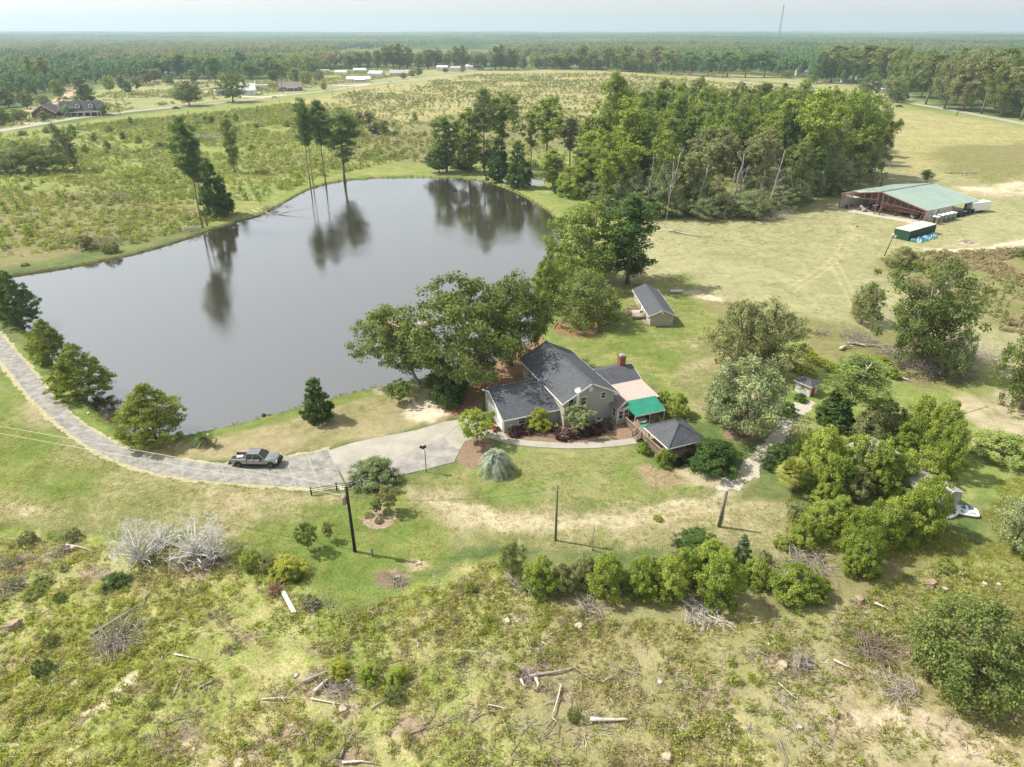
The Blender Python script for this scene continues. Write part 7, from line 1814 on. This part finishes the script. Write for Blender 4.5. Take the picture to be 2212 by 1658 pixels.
# little black rail fence
f0 = G(673, 1070); f1 = G(728, 1060); f2 = G(790, 1052)
fe = thing('rail_fence', 'short black post and rail fence behind the power pole', 'fence', (f0[0], f0[1], 0))
fv = [Vector((0, 0, 0)), Vector((f1[0] - f0[0], f1[1] - f0[1], 0)), Vector((f2[0] - f0[0], f2[1] - f0[1], 0))]
for q in fv: MB().bar(q + Vector((0, 0, -.1)), q + Vector((0, 0, 1.15)), .15).build('post', DARKM, fe)
for a, b in zip(fv[:-1], fv[1:]):
    for z_ in (.3, .62, .95): MB().bar(a + Vector((0, 0, z_)), b + Vector((0, 0, z_)), .05, .05).build('rail', DARKM, fe)
# garden lights on the bank, shore odds
for i, (bx, by) in enumerate([(126, 835), (269, 1217 // 1 * 0 + 895), (451, 947)]):
    X_, Y_ = G(bx, by) if i != 1 else G(193 + 0, 900)
    if i == 0: X_, Y_ = G(90, 793)
    t = thing('garden_light', ['white topped garden light above the upper driveway bend', 'white topped garden light near the widest cypress', 'white bulb light on a stake beside the small palm'][i], 'light', (X_, Y_, gz1(X_, Y_)))
    MB().bar((0, 0, 0), (0, 0, .6), .04).build('stake', DARKM, t); MB().lathe((0, 0, .6), [(.06, 0), (.17, .04), (.15, .09)], 10).build('head', WHITE, t)
# dock
dk0 = G(834, 690, -.1)
dk = thing('fishing_dock', 'floating dock with a red railing showing left of the big oaks', 'dock', G(826, 692, 0) + (0,), R(28))
for k in range(20): MB().bb(0, 2.6, -k * .3 - .28, -k * .3, -.12, -.02).build('plank', MAT('bleached plank', (.48, .36, .28), .9, .2, 3), dk)
for k in range(26): MB().bb(2.65 + k * .62, 2.65 + k * .62 + .58, -5.4, -4.2, -.12, -.02).build('plank', _mats['bleached plank'], dk)
RR = MAT('red rail paint', (.42, .10, .09), .6)
for a, b in (((0, 0), (2.6, 0)), ((0, 0), (0, -5.6)), ((2.6, 0), (2.6, -5.6))):
    for z_ in (.45, .95): MB().bar(a + (z_,), b + (z_,), .07).build('rail', RR, dk)
for a in ((0, 0), (2.6, 0), (0, -2.8), (2.6, -2.8), (0, -5.6), (2.6, -5.6)): MB().bar(a + (-2.2,), a + (1.0,), .1).build('post', RR, dk)
fl = thing('pond_fountain', 'small black pump float on the water near the dry lawn', 'float', G(570, 898, WZ) + (WZ,))
MB().lathe((0, 0, 0), [(.3, -.05), (.42, .05), (.3, .16)], 12).build('ring', DARKM, fl); MB().lathe((0, 0, .1), [(.1, 0), (.1, .25), (.04, .3)], 8).build('pump', DARKM, fl); MB().box((.9, .1, .02), (.5, .25, .2)).build('cable_box', DARKM, fl)

# ---------------------------------------------------------------- the pickup truck
TA = G(515, 1017); TB = G(605, 1008)
ta = math.atan2(TB[1] - TA[1], TB[0] - TA[0])
tc = G(556, 1003)
tk = thing('pickup_truck', 'grey crew cab pickup with its tailgate down on the driveway', 'pickup truck', (tc[0], tc[1], .05), R(-2))
def car_paint(name, col):
    m, nt, b = new_mat(name); b.inputs['Base Color'].default_value = col + (1,); b.inputs['Metallic'].default_value = .75; b.inputs['Roughness'].default_value = .28
    b.inputs['Coat Weight'].default_value = .8; b.inputs['Coat Roughness'].default_value = .08
    return m
TP = car_paint('warm grey truck paint', (.30, .305, .30)); TG = MAT('truck glass', (.012, .014, .017), .05, .1, 2, spec=.9); TBk = MAT('truck black plastic', (.02, .02, .02), .6)
def loft(secs, mat, name, parent, bevel=.0):
    """body between cross-sections given as (x, [(y,z)...])"""
    n = len(secs[0][1]); vs = [(x, y, z) for x, r_ in secs for y, z in r_]; fs = []
    for i in range(len(secs) - 1):
        for k in range(n): fs.append((i * n + k, (i + 1) * n + k, (i + 1) * n + (k + 1) % n, i * n + (k + 1) % n))
    fs += [tuple(range(n)), tuple((len(secs) - 1) * n + k for k in range(n - 1, -1, -1))]
    return MB().add(vs, fs).build(name, mat, parent, False, bevel)
def rs_(w_, z0, z1, k=.12, top=1.0):
    return [(-w_ + k, z0), (-w_, z0 + k), (-w_, (z0 + z1) / 2), (-w_ * top, z1 - k), (-w_ * top + k, z1), (w_ * top - k, z1), (w_ * top, z1 - k), (w_, (z0 + z1) / 2), (w_, z0 + k), (w_ - k, z0)]
loft([(-.95, rs_(1.0, .5, 1.28)), (.2, rs_(1.02, .5, 1.28)), (1.45, rs_(1.02, .5, 1.28))], TP, 'body', tk, .02)
loft([(1.452, rs_(1.02, .55, 1.30)), (2.2, rs_(1.01, .55, 1.36, .16, .97)), (2.95, rs_(.98, .55, 1.34, .2, .93)), (3.15, rs_(.92, .58, 1.22, .22, .9))], TP, 'hood', tk, .03)
loft([(-1.0, rs_(.9, 1.25, 1.34, .03)), (-.93, rs_(.82, 1.25, 1.93, .1, .84)), (.75, rs_(.84, 1.25, 1.97, .1, .82)), (1.5, rs_(.93, 1.25, 1.34, .03))], TG, 'windows', tk)
rf = MB(); rf.plate([(-.9, -.66, 2.0), (.72, -.66, 2.03), (.72, .66, 2.03), (-.9, .66, 2.0)], .07).build('roof', TP, tk, bevel=.03)
pl = MB()
for s_ in (-1, 1):
    pl.bar((.72, s_ * .69, 1.98), (1.5, s_ * .92, 1.3), .09); pl.bar((-.92, s_ * .68, 1.97), (-1.0, s_ * .92, 1.28), .14); pl.bar((-.05, s_ * .71, 1.98), (-.05, s_ * .93, 1.28), .09); pl.bar((-.92, s_ * .69, 1.985), (.74, s_ * .69, 2.0), .08)
pl.build('pillar', TP, tk)
for s_ in (-1, 1):
    MB().bb(-3.0, -1.0, s_ * .93 - .075, s_ * .93 + .075, .58, 1.30).build('bed_side', TP, tk, bevel=.03)
    MB().bb(-1.02, -.97, s_ * .93 - .07, s_ * .93 + .07, .6, 1.28).build('bed_corner', TP, tk)
MB().bb(-3.0, -1.0, -.86, .86, .62, .72).bb(-1.06, -1.0, -.86, .86, .72, 1.28).build('bed_floor', TBk, tk)
MB().bb(-3.5, -3.0, -.82, .82, .60, .68).build('tailgate', TBk, tk); MB().bb(-3.55, -3.1, -.9, .9, .42, .56).build('rear_bumper', TBk, tk, bevel=.02)
MB().bb(3.05, 3.3, -.98, .98, .42, .74).bb(3.12, 3.3, -.55, .55, .74, 1.15).build('grille_guard', TBk, tk, bevel=.04)
for s_ in (-1, 1):
    MB().bb(3.0, 3.14, s_ * .78 - .16, s_ * .78 + .16, .9, 1.15).build('headlight', WHITE, tk, bevel=.03)
    MB().bb(.95, 1.15, s_ * 1.16 - .12, s_ * 1.16 + .12, 1.22, 1.5).bar((1.1, s_ * .95, 1.3), (1.1, s_ * 1.1, 1.34), .06).build('mirror', TBk, tk, bevel=.03)
    MB().bb(-.9, 1.35, s_ * 1.02 - .1, s_ * 1.02 + .1, .40, .47).build('running_board', TBk, tk)
    for x in (-.12, -.98): pass
    for x in (-.2, .75): MB().bb(x, x + .16, s_ * 1.03 - .02, s_ * 1.03 + .02, 1.02, 1.06).build('door_handle', TBk, tk)
    for x in (-.03, 1.30, -.93): MB().bb(x, x + .018, s_ * 1.018 - .01, s_ * 1.018 + .012, .58, 1.24).build('door_gap', TBk, tk)
    for x in (-2.1, 2.25):
        MB().lathe((0, 0, 0), [(.50, -.012), (.50, .012)], 20).build('wheel_arch', TBk, tk).matrix_local = Matrix.Translation((x, s_ * 1.012, .52)) @ Matrix.Rotation(R(90), 4, 'X')
        wh = MB().lathe((0, 0, 0), [(.26, -.13), (.40, -.14), (.44, -.09), (.44, .09), (.40, .14), (.26, .13)], 20).build('wheel', TBk, tk); wh.matrix_local = Matrix.Translation((x, s_ * .93, .44)) @ Matrix.Rotation(R(90), 4, 'X')
        rm = MB(); rm.lathe((0, 0, 0), [(.25, -.145), (.25, .145)], 14)
        for k in range(8): a = k * .785; rm.bar((.05 * math.cos(a), .05 * math.sin(a), -.15), (.24 * math.cos(a), .24 * math.sin(a), -.15), .05, .02); rm.bar((.05 * math.cos(a), .05 * math.sin(a), .15), (.24 * math.cos(a), .24 * math.sin(a), .15), .05, .02)
        rm.build('rim', MAT('dark rim', (.13, .13, .13), .4, .1, 3, metal=.6), wh)
MB().bb(1.9, 2.5, -.28, .28, 1.345, 1.385).build('hood_scoop', TP, tk, bevel=.02)
tw_ = thing('tool_box', 'white tool box lying in the pickup bed', 'tool box', (tc[0] - 2.2, tc[1] + .2, .78), R(8))
MB().bb(-.4, .4, -.25, .25, 0, .32).build('box', PALEW, tw_, bevel=.03); MB().bb(-.42, .42, -.27, .27, .32, .37).build('lid', WHITE, tw_); MB().bar((-.1, -.28, .25), (.1, -.28, .25), .04).build('latch', DARKM, tw_)
gen = thing('generator', 'small dark generator in the pickup bed next to the cab', 'generator', (tc[0] - 1.5, tc[1] - .3, .78), 0)
MB().bb(-.25, .25, -.25, .25, .05, .4).build('engine', DARKM, gen, bevel=.03); MB().bar((-.28, -.28, 0), (-.28, -.28, .5), .04).bar((.28, -.28, 0), (.28, -.28, .5), .04).bar((-.28, .28, 0), (-.28, .28, .5), .04).bar((.28, .28, 0), (.28, .28, .5), .04).bar((-.28, -.28, .5), (.28, -.28, .5), .04).bar((-.28, .28, .5), (.28, .28, .5), .04).build('frame', METW, gen)

# ---------------------------------------------------------------- debris: brush heaps, logs, stumps
def brush(name, label, px, py, wpx, hgt, n, mat, seed, leafy=None, flat=1.0, aim=None, rr=.03, cat='brush pile'):
    X_, Y_ = G(px, py); w_ = wpx * depth(X_, Y_) / FP / 2; rd = random.Random(seed)
    t = thing(name, label, cat, (X_, Y_, gz1(X_, Y_)))
    m_ = MB()
    for i in range(n):
        a = rd.random() * 6.28 if aim is None else rd.gauss(aim, .5); r0 = w_ * rd.random() ** .6 * .7; b = rd.random() * 6.28
        s = Vector((r0 * math.cos(b), r0 * math.sin(b) * flat, hgt * rd.random() * .5)); L = rd.uniform(.3, 1.0) * w_ * .9
        e = s + Vector((math.cos(a) * L, math.sin(a) * L * flat, rd.uniform(-.15, .7) * hgt)); e.z = max(.03, e.z)
        q = s.lerp(e, .5) + Vector((rd.gauss(0, .1), rd.gauss(0, .1), .12 * L))
        r_ = rr * rd.uniform(.5, 1.8)
        m_.tube([s, q, e], [r_, r_ * .7, r_ * .25], 4, False)
        for _ in range(2): m_.tube([q, q.lerp(e, .6) + Vector((rd.gauss(0, .25), rd.gauss(0, .25), rd.gauss(.1, .2))) * w_ * .4], [r_ * .4, r_ * .12], 3, False)
    m_.build('twigs', mat, t)
    if leafy:
        Vv, Ff = weed(seed, 150, hgt, w_ * .7, .12); linkm('leaves', mesh_np('leaves', Vv, Ff, LV[leafy]), t)
    return t
put_b = lambda px, py, ty, wpx, label, var, seed: put_tree('bleached_bush', label, 'dead bush', 'twiggy', *G(px, py), HT(*G(px, py), ty), wpx * depth(*G(px, py)) / FP, bark=DEADW0, var=var, rz=seed)
put_b(303, 1212, 1118, 110, 'white bleached dead bush fanning upward, left one of the two', 0, .3)
put_b(345, 1180, 1122, 70, 'smaller bleached branches between the two dead bushes', 1, 2.0)
put_b(425, 1205, 1116, 124, 'wide grey bleached dead bush, right one of the two', 1, 4.0)
put_b(462, 1205, 1135, 80, 'darker tangled right end of the bleached dead bushes', 0, 5.2)
brush('brush_pile', 'dark brush under the right hand bleached bush', 430, 1212, 110, .9, 120, GREYW, 1)
for i, q in enumerate([
 ('mossy brush pile at the left end of the hedge row', 1130, 1262, 80, 1.2, 130, GREYW, 'oak'), ('pale brush pile with a bare trunk at the foot of the hedge', 1515, 1330, 110, .9, 120, DEADW, None), ('brown brush under the centre of the hedge row', 1275, 1312, 80, .9, 90, GREYW, None),
 ('grey brush at the foot of the arching bushes', 1745, 1225, 130, 1.0, 150, GREYW, None), ('pale brush between hedge and arching bushes', 1670, 1248, 90, .8, 90, DEADW, 'rust'), ('brush heap under the gnarled oak', 2010, 800, 120, 2.2, 260, GREYW, None),
 ('grey brush heap right of the gnarled oak trunk', 2070, 815, 90, 2.2, 170, GREYW, None), ('pale dead branches reaching out right of the gnarled oak', 2110, 775, 120, 2.4, 90, DEADW, None), ('dead brush left of the gnarled oak', 1925, 770, 100, 1.6, 110, GREYW, None),
 ('old dry brush in the grass beyond the vine rows', 1850, 735, 110, 1.4, 130, GREYW, 'olive'), ('small brush clump near the vine rows', 1775, 722, 44, 1.0, 60, GREYW, None), ('fallen tree crown on the woodland edge', 1645, 470, 130, 3.0, 240, GREYW, 'olive'),
 ('dark fallen crown left of the fallen tree', 1560, 468, 90, 3.2, 160, GREYW, 'olive'), ('twigs around the pale trunk by the woodland', 1460, 503, 36, .8, 50, GREYW, None), ('driftwood heap on the far bank, left', 220, 528, 100, 1.2, 120, GREYW, 'olive'),
 ('dark stick heap in the weed field', 268, 430, 60, 1.6, 70, GREYW, None), ('dark log heap in the weed field right of the stick heap', 390, 408, 56, 1.6, 60, GREYW, None), ('pale logging debris beside the county road', 450, 300, 110, 1.5, 120, DEADW, None),
 ('uprooted root heap between the two far shore logs', 585, 452, 46, 2.0, 90, GREYW, None), ('dark root ball on the far shore', 615, 442, 40, 1.6, 70, GREYW, None), ('twiggy heap at the foot of the twin pines', 415, 500, 60, 1.0, 70, GREYW, 'olive'),
 ('brown root pile left of the round water oak', 1890, 1405, 100, .9, 130, MAT('brown roots', (.23, .18, .135), .9, .3, 3), None), ('sticks under the round water oak', 1935, 1490, 110, .7, 90, GREYW, None), ('dark brush around the cut stump right of centre', 1735, 1438, 70, 1.0, 110, GREYW, None),
 ('grey root heap with sawn ends near the centre', 1135, 1465, 50, .6, 70, GREYW, None), ('brush heap beside the yellow green clump', 735, 1492, 80, .8, 80, GREYW, None), ('dark brush at the bottom left of the debris heap', 700, 1475, 50, .6, 50, GREYW, None),
 ('feathery grey fallen tree top in the left field', 255, 1385, 120, .9, 220, GREYW, 'grey'), ('twigs around the small dead stump on the left', 130, 1195, 60, .8, 60, GREYW, None), ('brown dead fern clump beside the plank', 595, 1280, 40, .9, 90, MAT('tan dead leaves', (.44, .28, .18), .9, .3, 4), 'rust'),
 ('twiggy ball around a stump near the plank', 672, 1312, 40, 1.1, 100, GREYW, None), ('dark twigs above the hollow in the lawn edge', 860, 1258, 40, .6, 50, GREYW, None), ('red brown debris by the debris line', 1010, 1275, 50, .5, 50, GREYW, 'rust'), ('brush at the left edge of the rough field', 25, 1220, 70, 1.1, 80, GREYW, 'oak'), ('dark brush mound at the left edge', 35, 1265, 60, .9, 70, GREYW, 'oak')]):
    lb, px, py, wpx, hg, n, mt, lf = q
    brush('brush_pile', lb, px, py, wpx, hg, n, mt, 40 + i, lf)
def log(label, pts, r0, mat, name='fallen_branch', z=.12, forks=2, seed=1, cat='branch', zt=None):
    r0 *= .9; P_ = [Vector(G(a, b) + (0,)) for a, b in pts]; rd = random.Random(seed)
    o = P_[0]; L = []
    for i, p in enumerate(P_):
        zz = gz1(p.x, p.y) + r0 * .8 + .12 + (0 if zt is None else zt[i]); L.append(Vector((p.x - o.x, p.y - o.y, zz)))
    t = thing(name, label, cat, (o.x, o.y, 0)); n = len(L)
    L2 = []
    for i in range(n - 1):
        L2.append(L[i]); L2.append(L[i].lerp(L[i + 1], .5) + Vector((rd.gauss(0, r0), rd.gauss(0, r0), 0)))
    L2.append(L[-1]); m_ = MB()
    m_.tube(L2, [r0 * (1 - .65 * i / (len(L2) - 1)) for i in range(len(L2))], 8)
    m_.build('stem', mat, t, True)
    if forks:
        m2 = MB()
        for k in range(forks):
            s = L2[min(len(L2) - 1, 1 + rd.randrange(len(L2) - 1))]; d = (L2[-1] - L2[0]).normalized(); a = rd.choice([-1, 1]) * rd.uniform(.4, 1.0)
            dd = Vector((d.x * math.cos(a) - d.y * math.sin(a), d.x * math.sin(a) + d.y * math.cos(a), rd.uniform(-.02, .25))); ln = (L2[-1] - L2[0]).length * rd.uniform(.15, .4)
            m2.tube([s, s + dd * ln * .5 + Vector((0, 0, .03)), s + dd * ln], [r0 * .45, r0 * .3, r0 * .1], 5)
        m2.build('side_branch', mat, t, True)
    return t
logs = [
 ('white weathered plank lying at the lawn edge', [(610,1278),(636,1326)], .0, None), 
 ('long dark fallen branch in the left field, running up to the right', [(195,1378),(262,1336),(305,1308),(330,1275)], .14, GREYW), ('thin stick below the long dark branch', [(330,1300),(355,1290)], .05, DEADW),
 ('pale log end at the left stump', [(140,1180),(208,1197)], .14, DEADW), ('pale straight branch left of centre in the lower field', [(378,1418),(432,1428)], .08, DEADW), ('dark stick right of the lower left bush', [(430,1490),(478,1463)], .09, GREYW),
 ('pale branch rising left of the lower debris', [(375,1505),(395,1455)], .06, DEADW), ('long pale branch pointing at the debris heap', [(567,1515),(650,1508)], .08, DEADW), ('dark forked log on the debris heap', [(655,1478),(745,1450),(760,1440)], .15, GREYW),
 ('grey split log on the debris heap', [(680,1500),(735,1455)], .2, DEADW), ('pale roots below the debris heap', [(672,1512),(770,1530)], .09, DEADW), ('dark branch pair centre bottom, upper', [(800,1535),(865,1500)], .08, GREYW),
 ('curved dark branch at the bottom left of centre', [(735,1640),(760,1590),(790,1560)], .09, GREYW), ('pale log at the very bottom edge', [(740,1650),(820,1655)], .12, DEADW), ('thin dark branch pointing up near the bottom centre', [(905,1585),(935,1545),(945,1520)], .07, GREYW),
 ('long dark branch at the bottom centre', [(885,1590),(960,1560),(1000,1545)], .08, GREYW), ('short thick dark stick right of the bottom centre', [(1015,1560),(1060,1540)], .08, GREYW), ('long grey forked branch right of centre', [(1143,1466),(1190,1460),(1240,1445),(1300,1478)], .16, GREYW),
 ('pale curved twig above the long forked branch', [(1170,1390),(1225,1425)], .05, DEADW), ('white sawn log, left of the pair near the forked branch', [(1125,1474),(1142,1490)], .16, DEADW), ('white sawn log, right of the pair near the forked branch', [(1157,1470),(1158,1496)], .2, DEADW),
 ('pale upright split trunk lying below the forked branch', [(1212,1485),(1192,1555)], .13, DEADW), ('broad white splintered log lower right of centre', [(1275,1558),(1310,1560),(1357,1561)], .22, DEADW), ('curved pale branch under the broad splintered log', [(1055,1525),(1105,1535)], .06, DEADW),
 ('slim pale twig cross right of centre', [(1138,1380),(1160,1425)], .05, DEADW), ('thin pale stick in the right centre of the field', [(1000,1410),(1050,1415)], .05, DEADW), ('dark thin stick in the centre of the field', [(1030,1425),(1062,1398)], .05, GREYW),
 ('long thin branch right of the cut stump', [(1680,1480),(1735,1525)], .07, DEADW), ('thin crossing branch right of the cut stump', [(1740,1470),(1780,1505)], .06, GREYW), ('pale log on the bare ground left of the water oak', [(1800,1430),(1850,1450)], .14, DEADW),
 ('dark curved stick at the bottom right', [(1680,1600),(1700,1640)], .06, GREYW), ('pale trunk slab by the torn stump right of the hedge', [(1885,1305),(1915,1318)], .16, DEADW), ('bleached fallen trunk on the hedge foot', [(1480,1310),(1520,1318),(1570,1345)], .12, DEADW),
 ('white fallen branch inside the hedge gap', [(1592,1258),(1640,1256),(1680,1264)], .10, DEADW), ('small white log above the hedge gap', [(1600,1232),(1642,1230)], .09, DEADW), ('thin pale stick below the right hedge bush', [(1620,1350),(1680,1340)], .05, DEADW),
 ('long white fallen trunk in the meadow before the woodland', [(1445,500),(1480,508),(1518,514)], .28, BARKL), ('lower pale trunk lying in the far shore shallows', [(510,462),(545,472),(580,480)], .26, BARKL), ('upper pale trunk lying in the far shore shallows', [(545,456),(600,468),(650,480)], .24, BARKL),
 ('third pale trunk reaching into the far end of the shallows', [(556,452),(620,470),(690,482)], .2, BARKL), ('grey logs stacked beside the gnarled oak', [(1830,745),(1890,750),(1955,752)], .3, GREYW), ('short grey log end on the lawn by the vine rows', [(1815,758),(1835,752)], .4, DEADW),
 ('pale cut log on the far side of the brush heap', [(1945,818),(1965,826)], .2, DEADW), ('grey fallen trunk behind the barn front corner', [(1790,405),(1830,392)], .35, DEADW), ('pale log in the left weed field', [(115,405+258),(118,664)], .01, DEADW),
 ('thin pale line of a log in the weed field', [(150,425),(180,432)], .12, DEADW), ('small dark twig group left of the centre', [(470,1345),(520,1330)], .05, GREYW), ('forked dark twig in the upper left field', [(345,1350),(385,1325)], .06, GREYW), ('pale twig right of the forked dark twig', [(385,1335),(408,1345)], .05, DEADW)]
for i, (lb, pts, r0, mt) in enumerate(logs):
    if mt is None:
        a, b = [Vector(G(*q) + (.14,)) for q in pts]; t = thing('plank', lb, 'plank', tuple(a)); d = b - a
        MB().bar((0, 0, 0), d, .42, .07).build('board', MAT('white plank', (.78, .76, .72), .8, .12, 3), t); MB().bar(d * .2 + Vector((0, 0, .04)), d * .22 + Vector((.2, .1, .05)), .05).build('cleat', DEADW, t); continue
    if r0 < .02: continue
    far_ = pts[0][1] < 800
    log(lb, pts, r0, mt, forks=0 if 'log' in lb and r0 > .11 and not far_ else 3, seed=i)
t = log('long leaning bare pine trunk resting over the shrubbery on the right', [(1938,968),(2020,945),(2118,925)], .2, BARKL, 'leaning_pine_stem', forks=0, zt=[2.2, 2.9, 3.4])
put_tree('fallen_pine', 'green crown of the fallen pine right of the shrubbery', 'tree', 'privet', *G(2160, 985), 3.4, 7.0, 'pinel', z=0, parts=True)
def stump(px, py, r0, hh, label, mat, seed=0, name='stump', roots=True):
    X_, Y_ = G(px, py); t = thing(name, label, 'stump', (X_, Y_, gz1(X_, Y_))); rd = random.Random(seed)
    r0 *= .8; hh *= .75; m_ = MB(); n = 11; vs = []; lv = [(1.35, -.1), (1.05, .15 * hh), (.9, .6 * hh), (.85, hh)]
    for s_, z in lv:
        for k in range(n): a = k * 6.283 / n; q = r0 * s_ * (1 + .18 * math.sin(3 * a + seed) + rd.uniform(-.08, .08)); vs.append((q * math.cos(a), q * math.sin(a), z + (rd.uniform(-.12, .12) * hh if z == hh else 0)))
    fs = [(i * n + k, i * n + (k + 1) % n, (i + 1) * n + (k + 1) % n, (i + 1) * n + k) for i in range(3) for k in range(n)] + [tuple(3 * n + k for k in range(n))]
    m_.add(vs, fs).build('trunk', mat, t)
    if roots:
        m2 = MB()
        for k in range(10): a = rd.random() * 6.28; m2.tube([(r0 * .5 * math.cos(a), r0 * .5 * math.sin(a), .2 * hh), (r0 * 1.3 * math.cos(a), r0 * 1.3 * math.sin(a), .25 * hh * rd.random() + .1), (r0 * 1.9 * math.cos(a), r0 * 1.9 * math.sin(a), -.05)], [r0 * .15, r0 * .1, .02], 5)
        m2.build('root', GREYW, t)
ROOTM = MAT('sandy root plate', (.40, .31, .21), .95, .4, 2.5, bump=.6, col2=(.17, .12, .08)); SANDM = MAT('pale sawn wood', (.50, .41, .29), .9, .5, 3, bump=.3)
for i, q in enumerate([(30,1352,.75,.9,'uprooted stump with a sandy root plate at the left edge',ROOTM),(160,1190,.35,.7,'small dead stump at the upper left of the rough field',DEADW),(903,1217,.45,.22,'low ragged stump in the lawn near the rough field',SANDM),(860,1250,.4,.4,'brown stump hollow at the lawn edge',ROOTM),
 (1095,1345,.45,.4,'brown stump in the centre of the rough field',SANDM),(1250,1355,.5,.35,'pale sawn stump right of centre in the rough field',SANDM),(1690,1440,.6,.6,'pale sawn stump with dark brush right of it',SANDM),(1855,1300,.6,.7,'torn stump with brown roots right of the hedge row',ROOTM),(2010,1262,.7,.6,'large sandy root plate below the arching bushes',ROOTM),
 (2040,1275,.4,.4,'small stump beside the large sandy root plate',SANDM),(2125,1265,.35,.4,'pale lichen covered stump at the right',DEADW),(2155,1268,.3,.35,'lower lichen covered stump at the right edge',DEADW),(1440,1640,.5,.6,'pale stump at the very bottom of the photo',SANDM),(515,1650,.6,.3,'flat pale stump at the bottom edge left of centre',SANDM),
 (410,1618,.55,.16,'flat sandy stump patch right of the lower left corner',SANDM),(740,1535,.5,.4,'sandy stump under the central weed clump',SANDM),(1140,1455,.35,.3,'small sawn stump at the root of the forked branch',SANDM),(50,1430,.3,.2,'sandy stump patch at the left',SANDM),(115,1470,.22,.18,'small round sawn stump at the lower left',DEADW),
 (640,1462,.25,.2,'small sawn stump left of the debris heap',DEADW),(1838,447,.5,1.1,'short dark stump post before the barn',POLE),(1425,1475,.3,.25,'small grey stump in the right centre field',DEADW),(1725,1575,.3,.3,'small sandy stump at the lower right',SANDM)]):
    stump(q[0], q[1], q[2], q[3], q[4], q[5], i)
sg = thing('stop_sign', 'small red sign near the green container', 'sign', G(1851, 494) + (0,)); MB().bb(-.03, .03, -.03, .03, 0, .5).build('post', METW, sg); MB().box((0, 0, .6), (.9, .08, .3)).build('panel', RED, sg)
rg_ = thing('fire_ring', 'ring of dark scrap right of the container', 'debris', G(2090, 524) + (0,)); rm_ = MB()
for k in range(60): a = rnd.random() * 6.28; r_ = 2.6 * rnd.random() ** .5; rm_.box((r_ * math.cos(a), r_ * .8 * math.sin(a), .15), (.6, .12, .18), rz=rnd.random() * 3)
rm_.build('scrap', GREYW, rg_); MB().lathe((0, 0, 0), [(2.9, .0), (2.6, .08), (.1, .1)], 18).build('ash_bed', SANDM, rg_)
rg_ = thing('scrap_line', 'low line of dark scrap in the grass beyond the barn', 'debris', G(2075, 375) + (0,)); rm_ = MB()
for k in range(40): rm_.box((rnd.uniform(-6, 6), rnd.uniform(-.8, .8), .2), (1.0, .3, .35), rz=rnd.random() * 3)
rm_.build('scrap', GREYW, rg_)
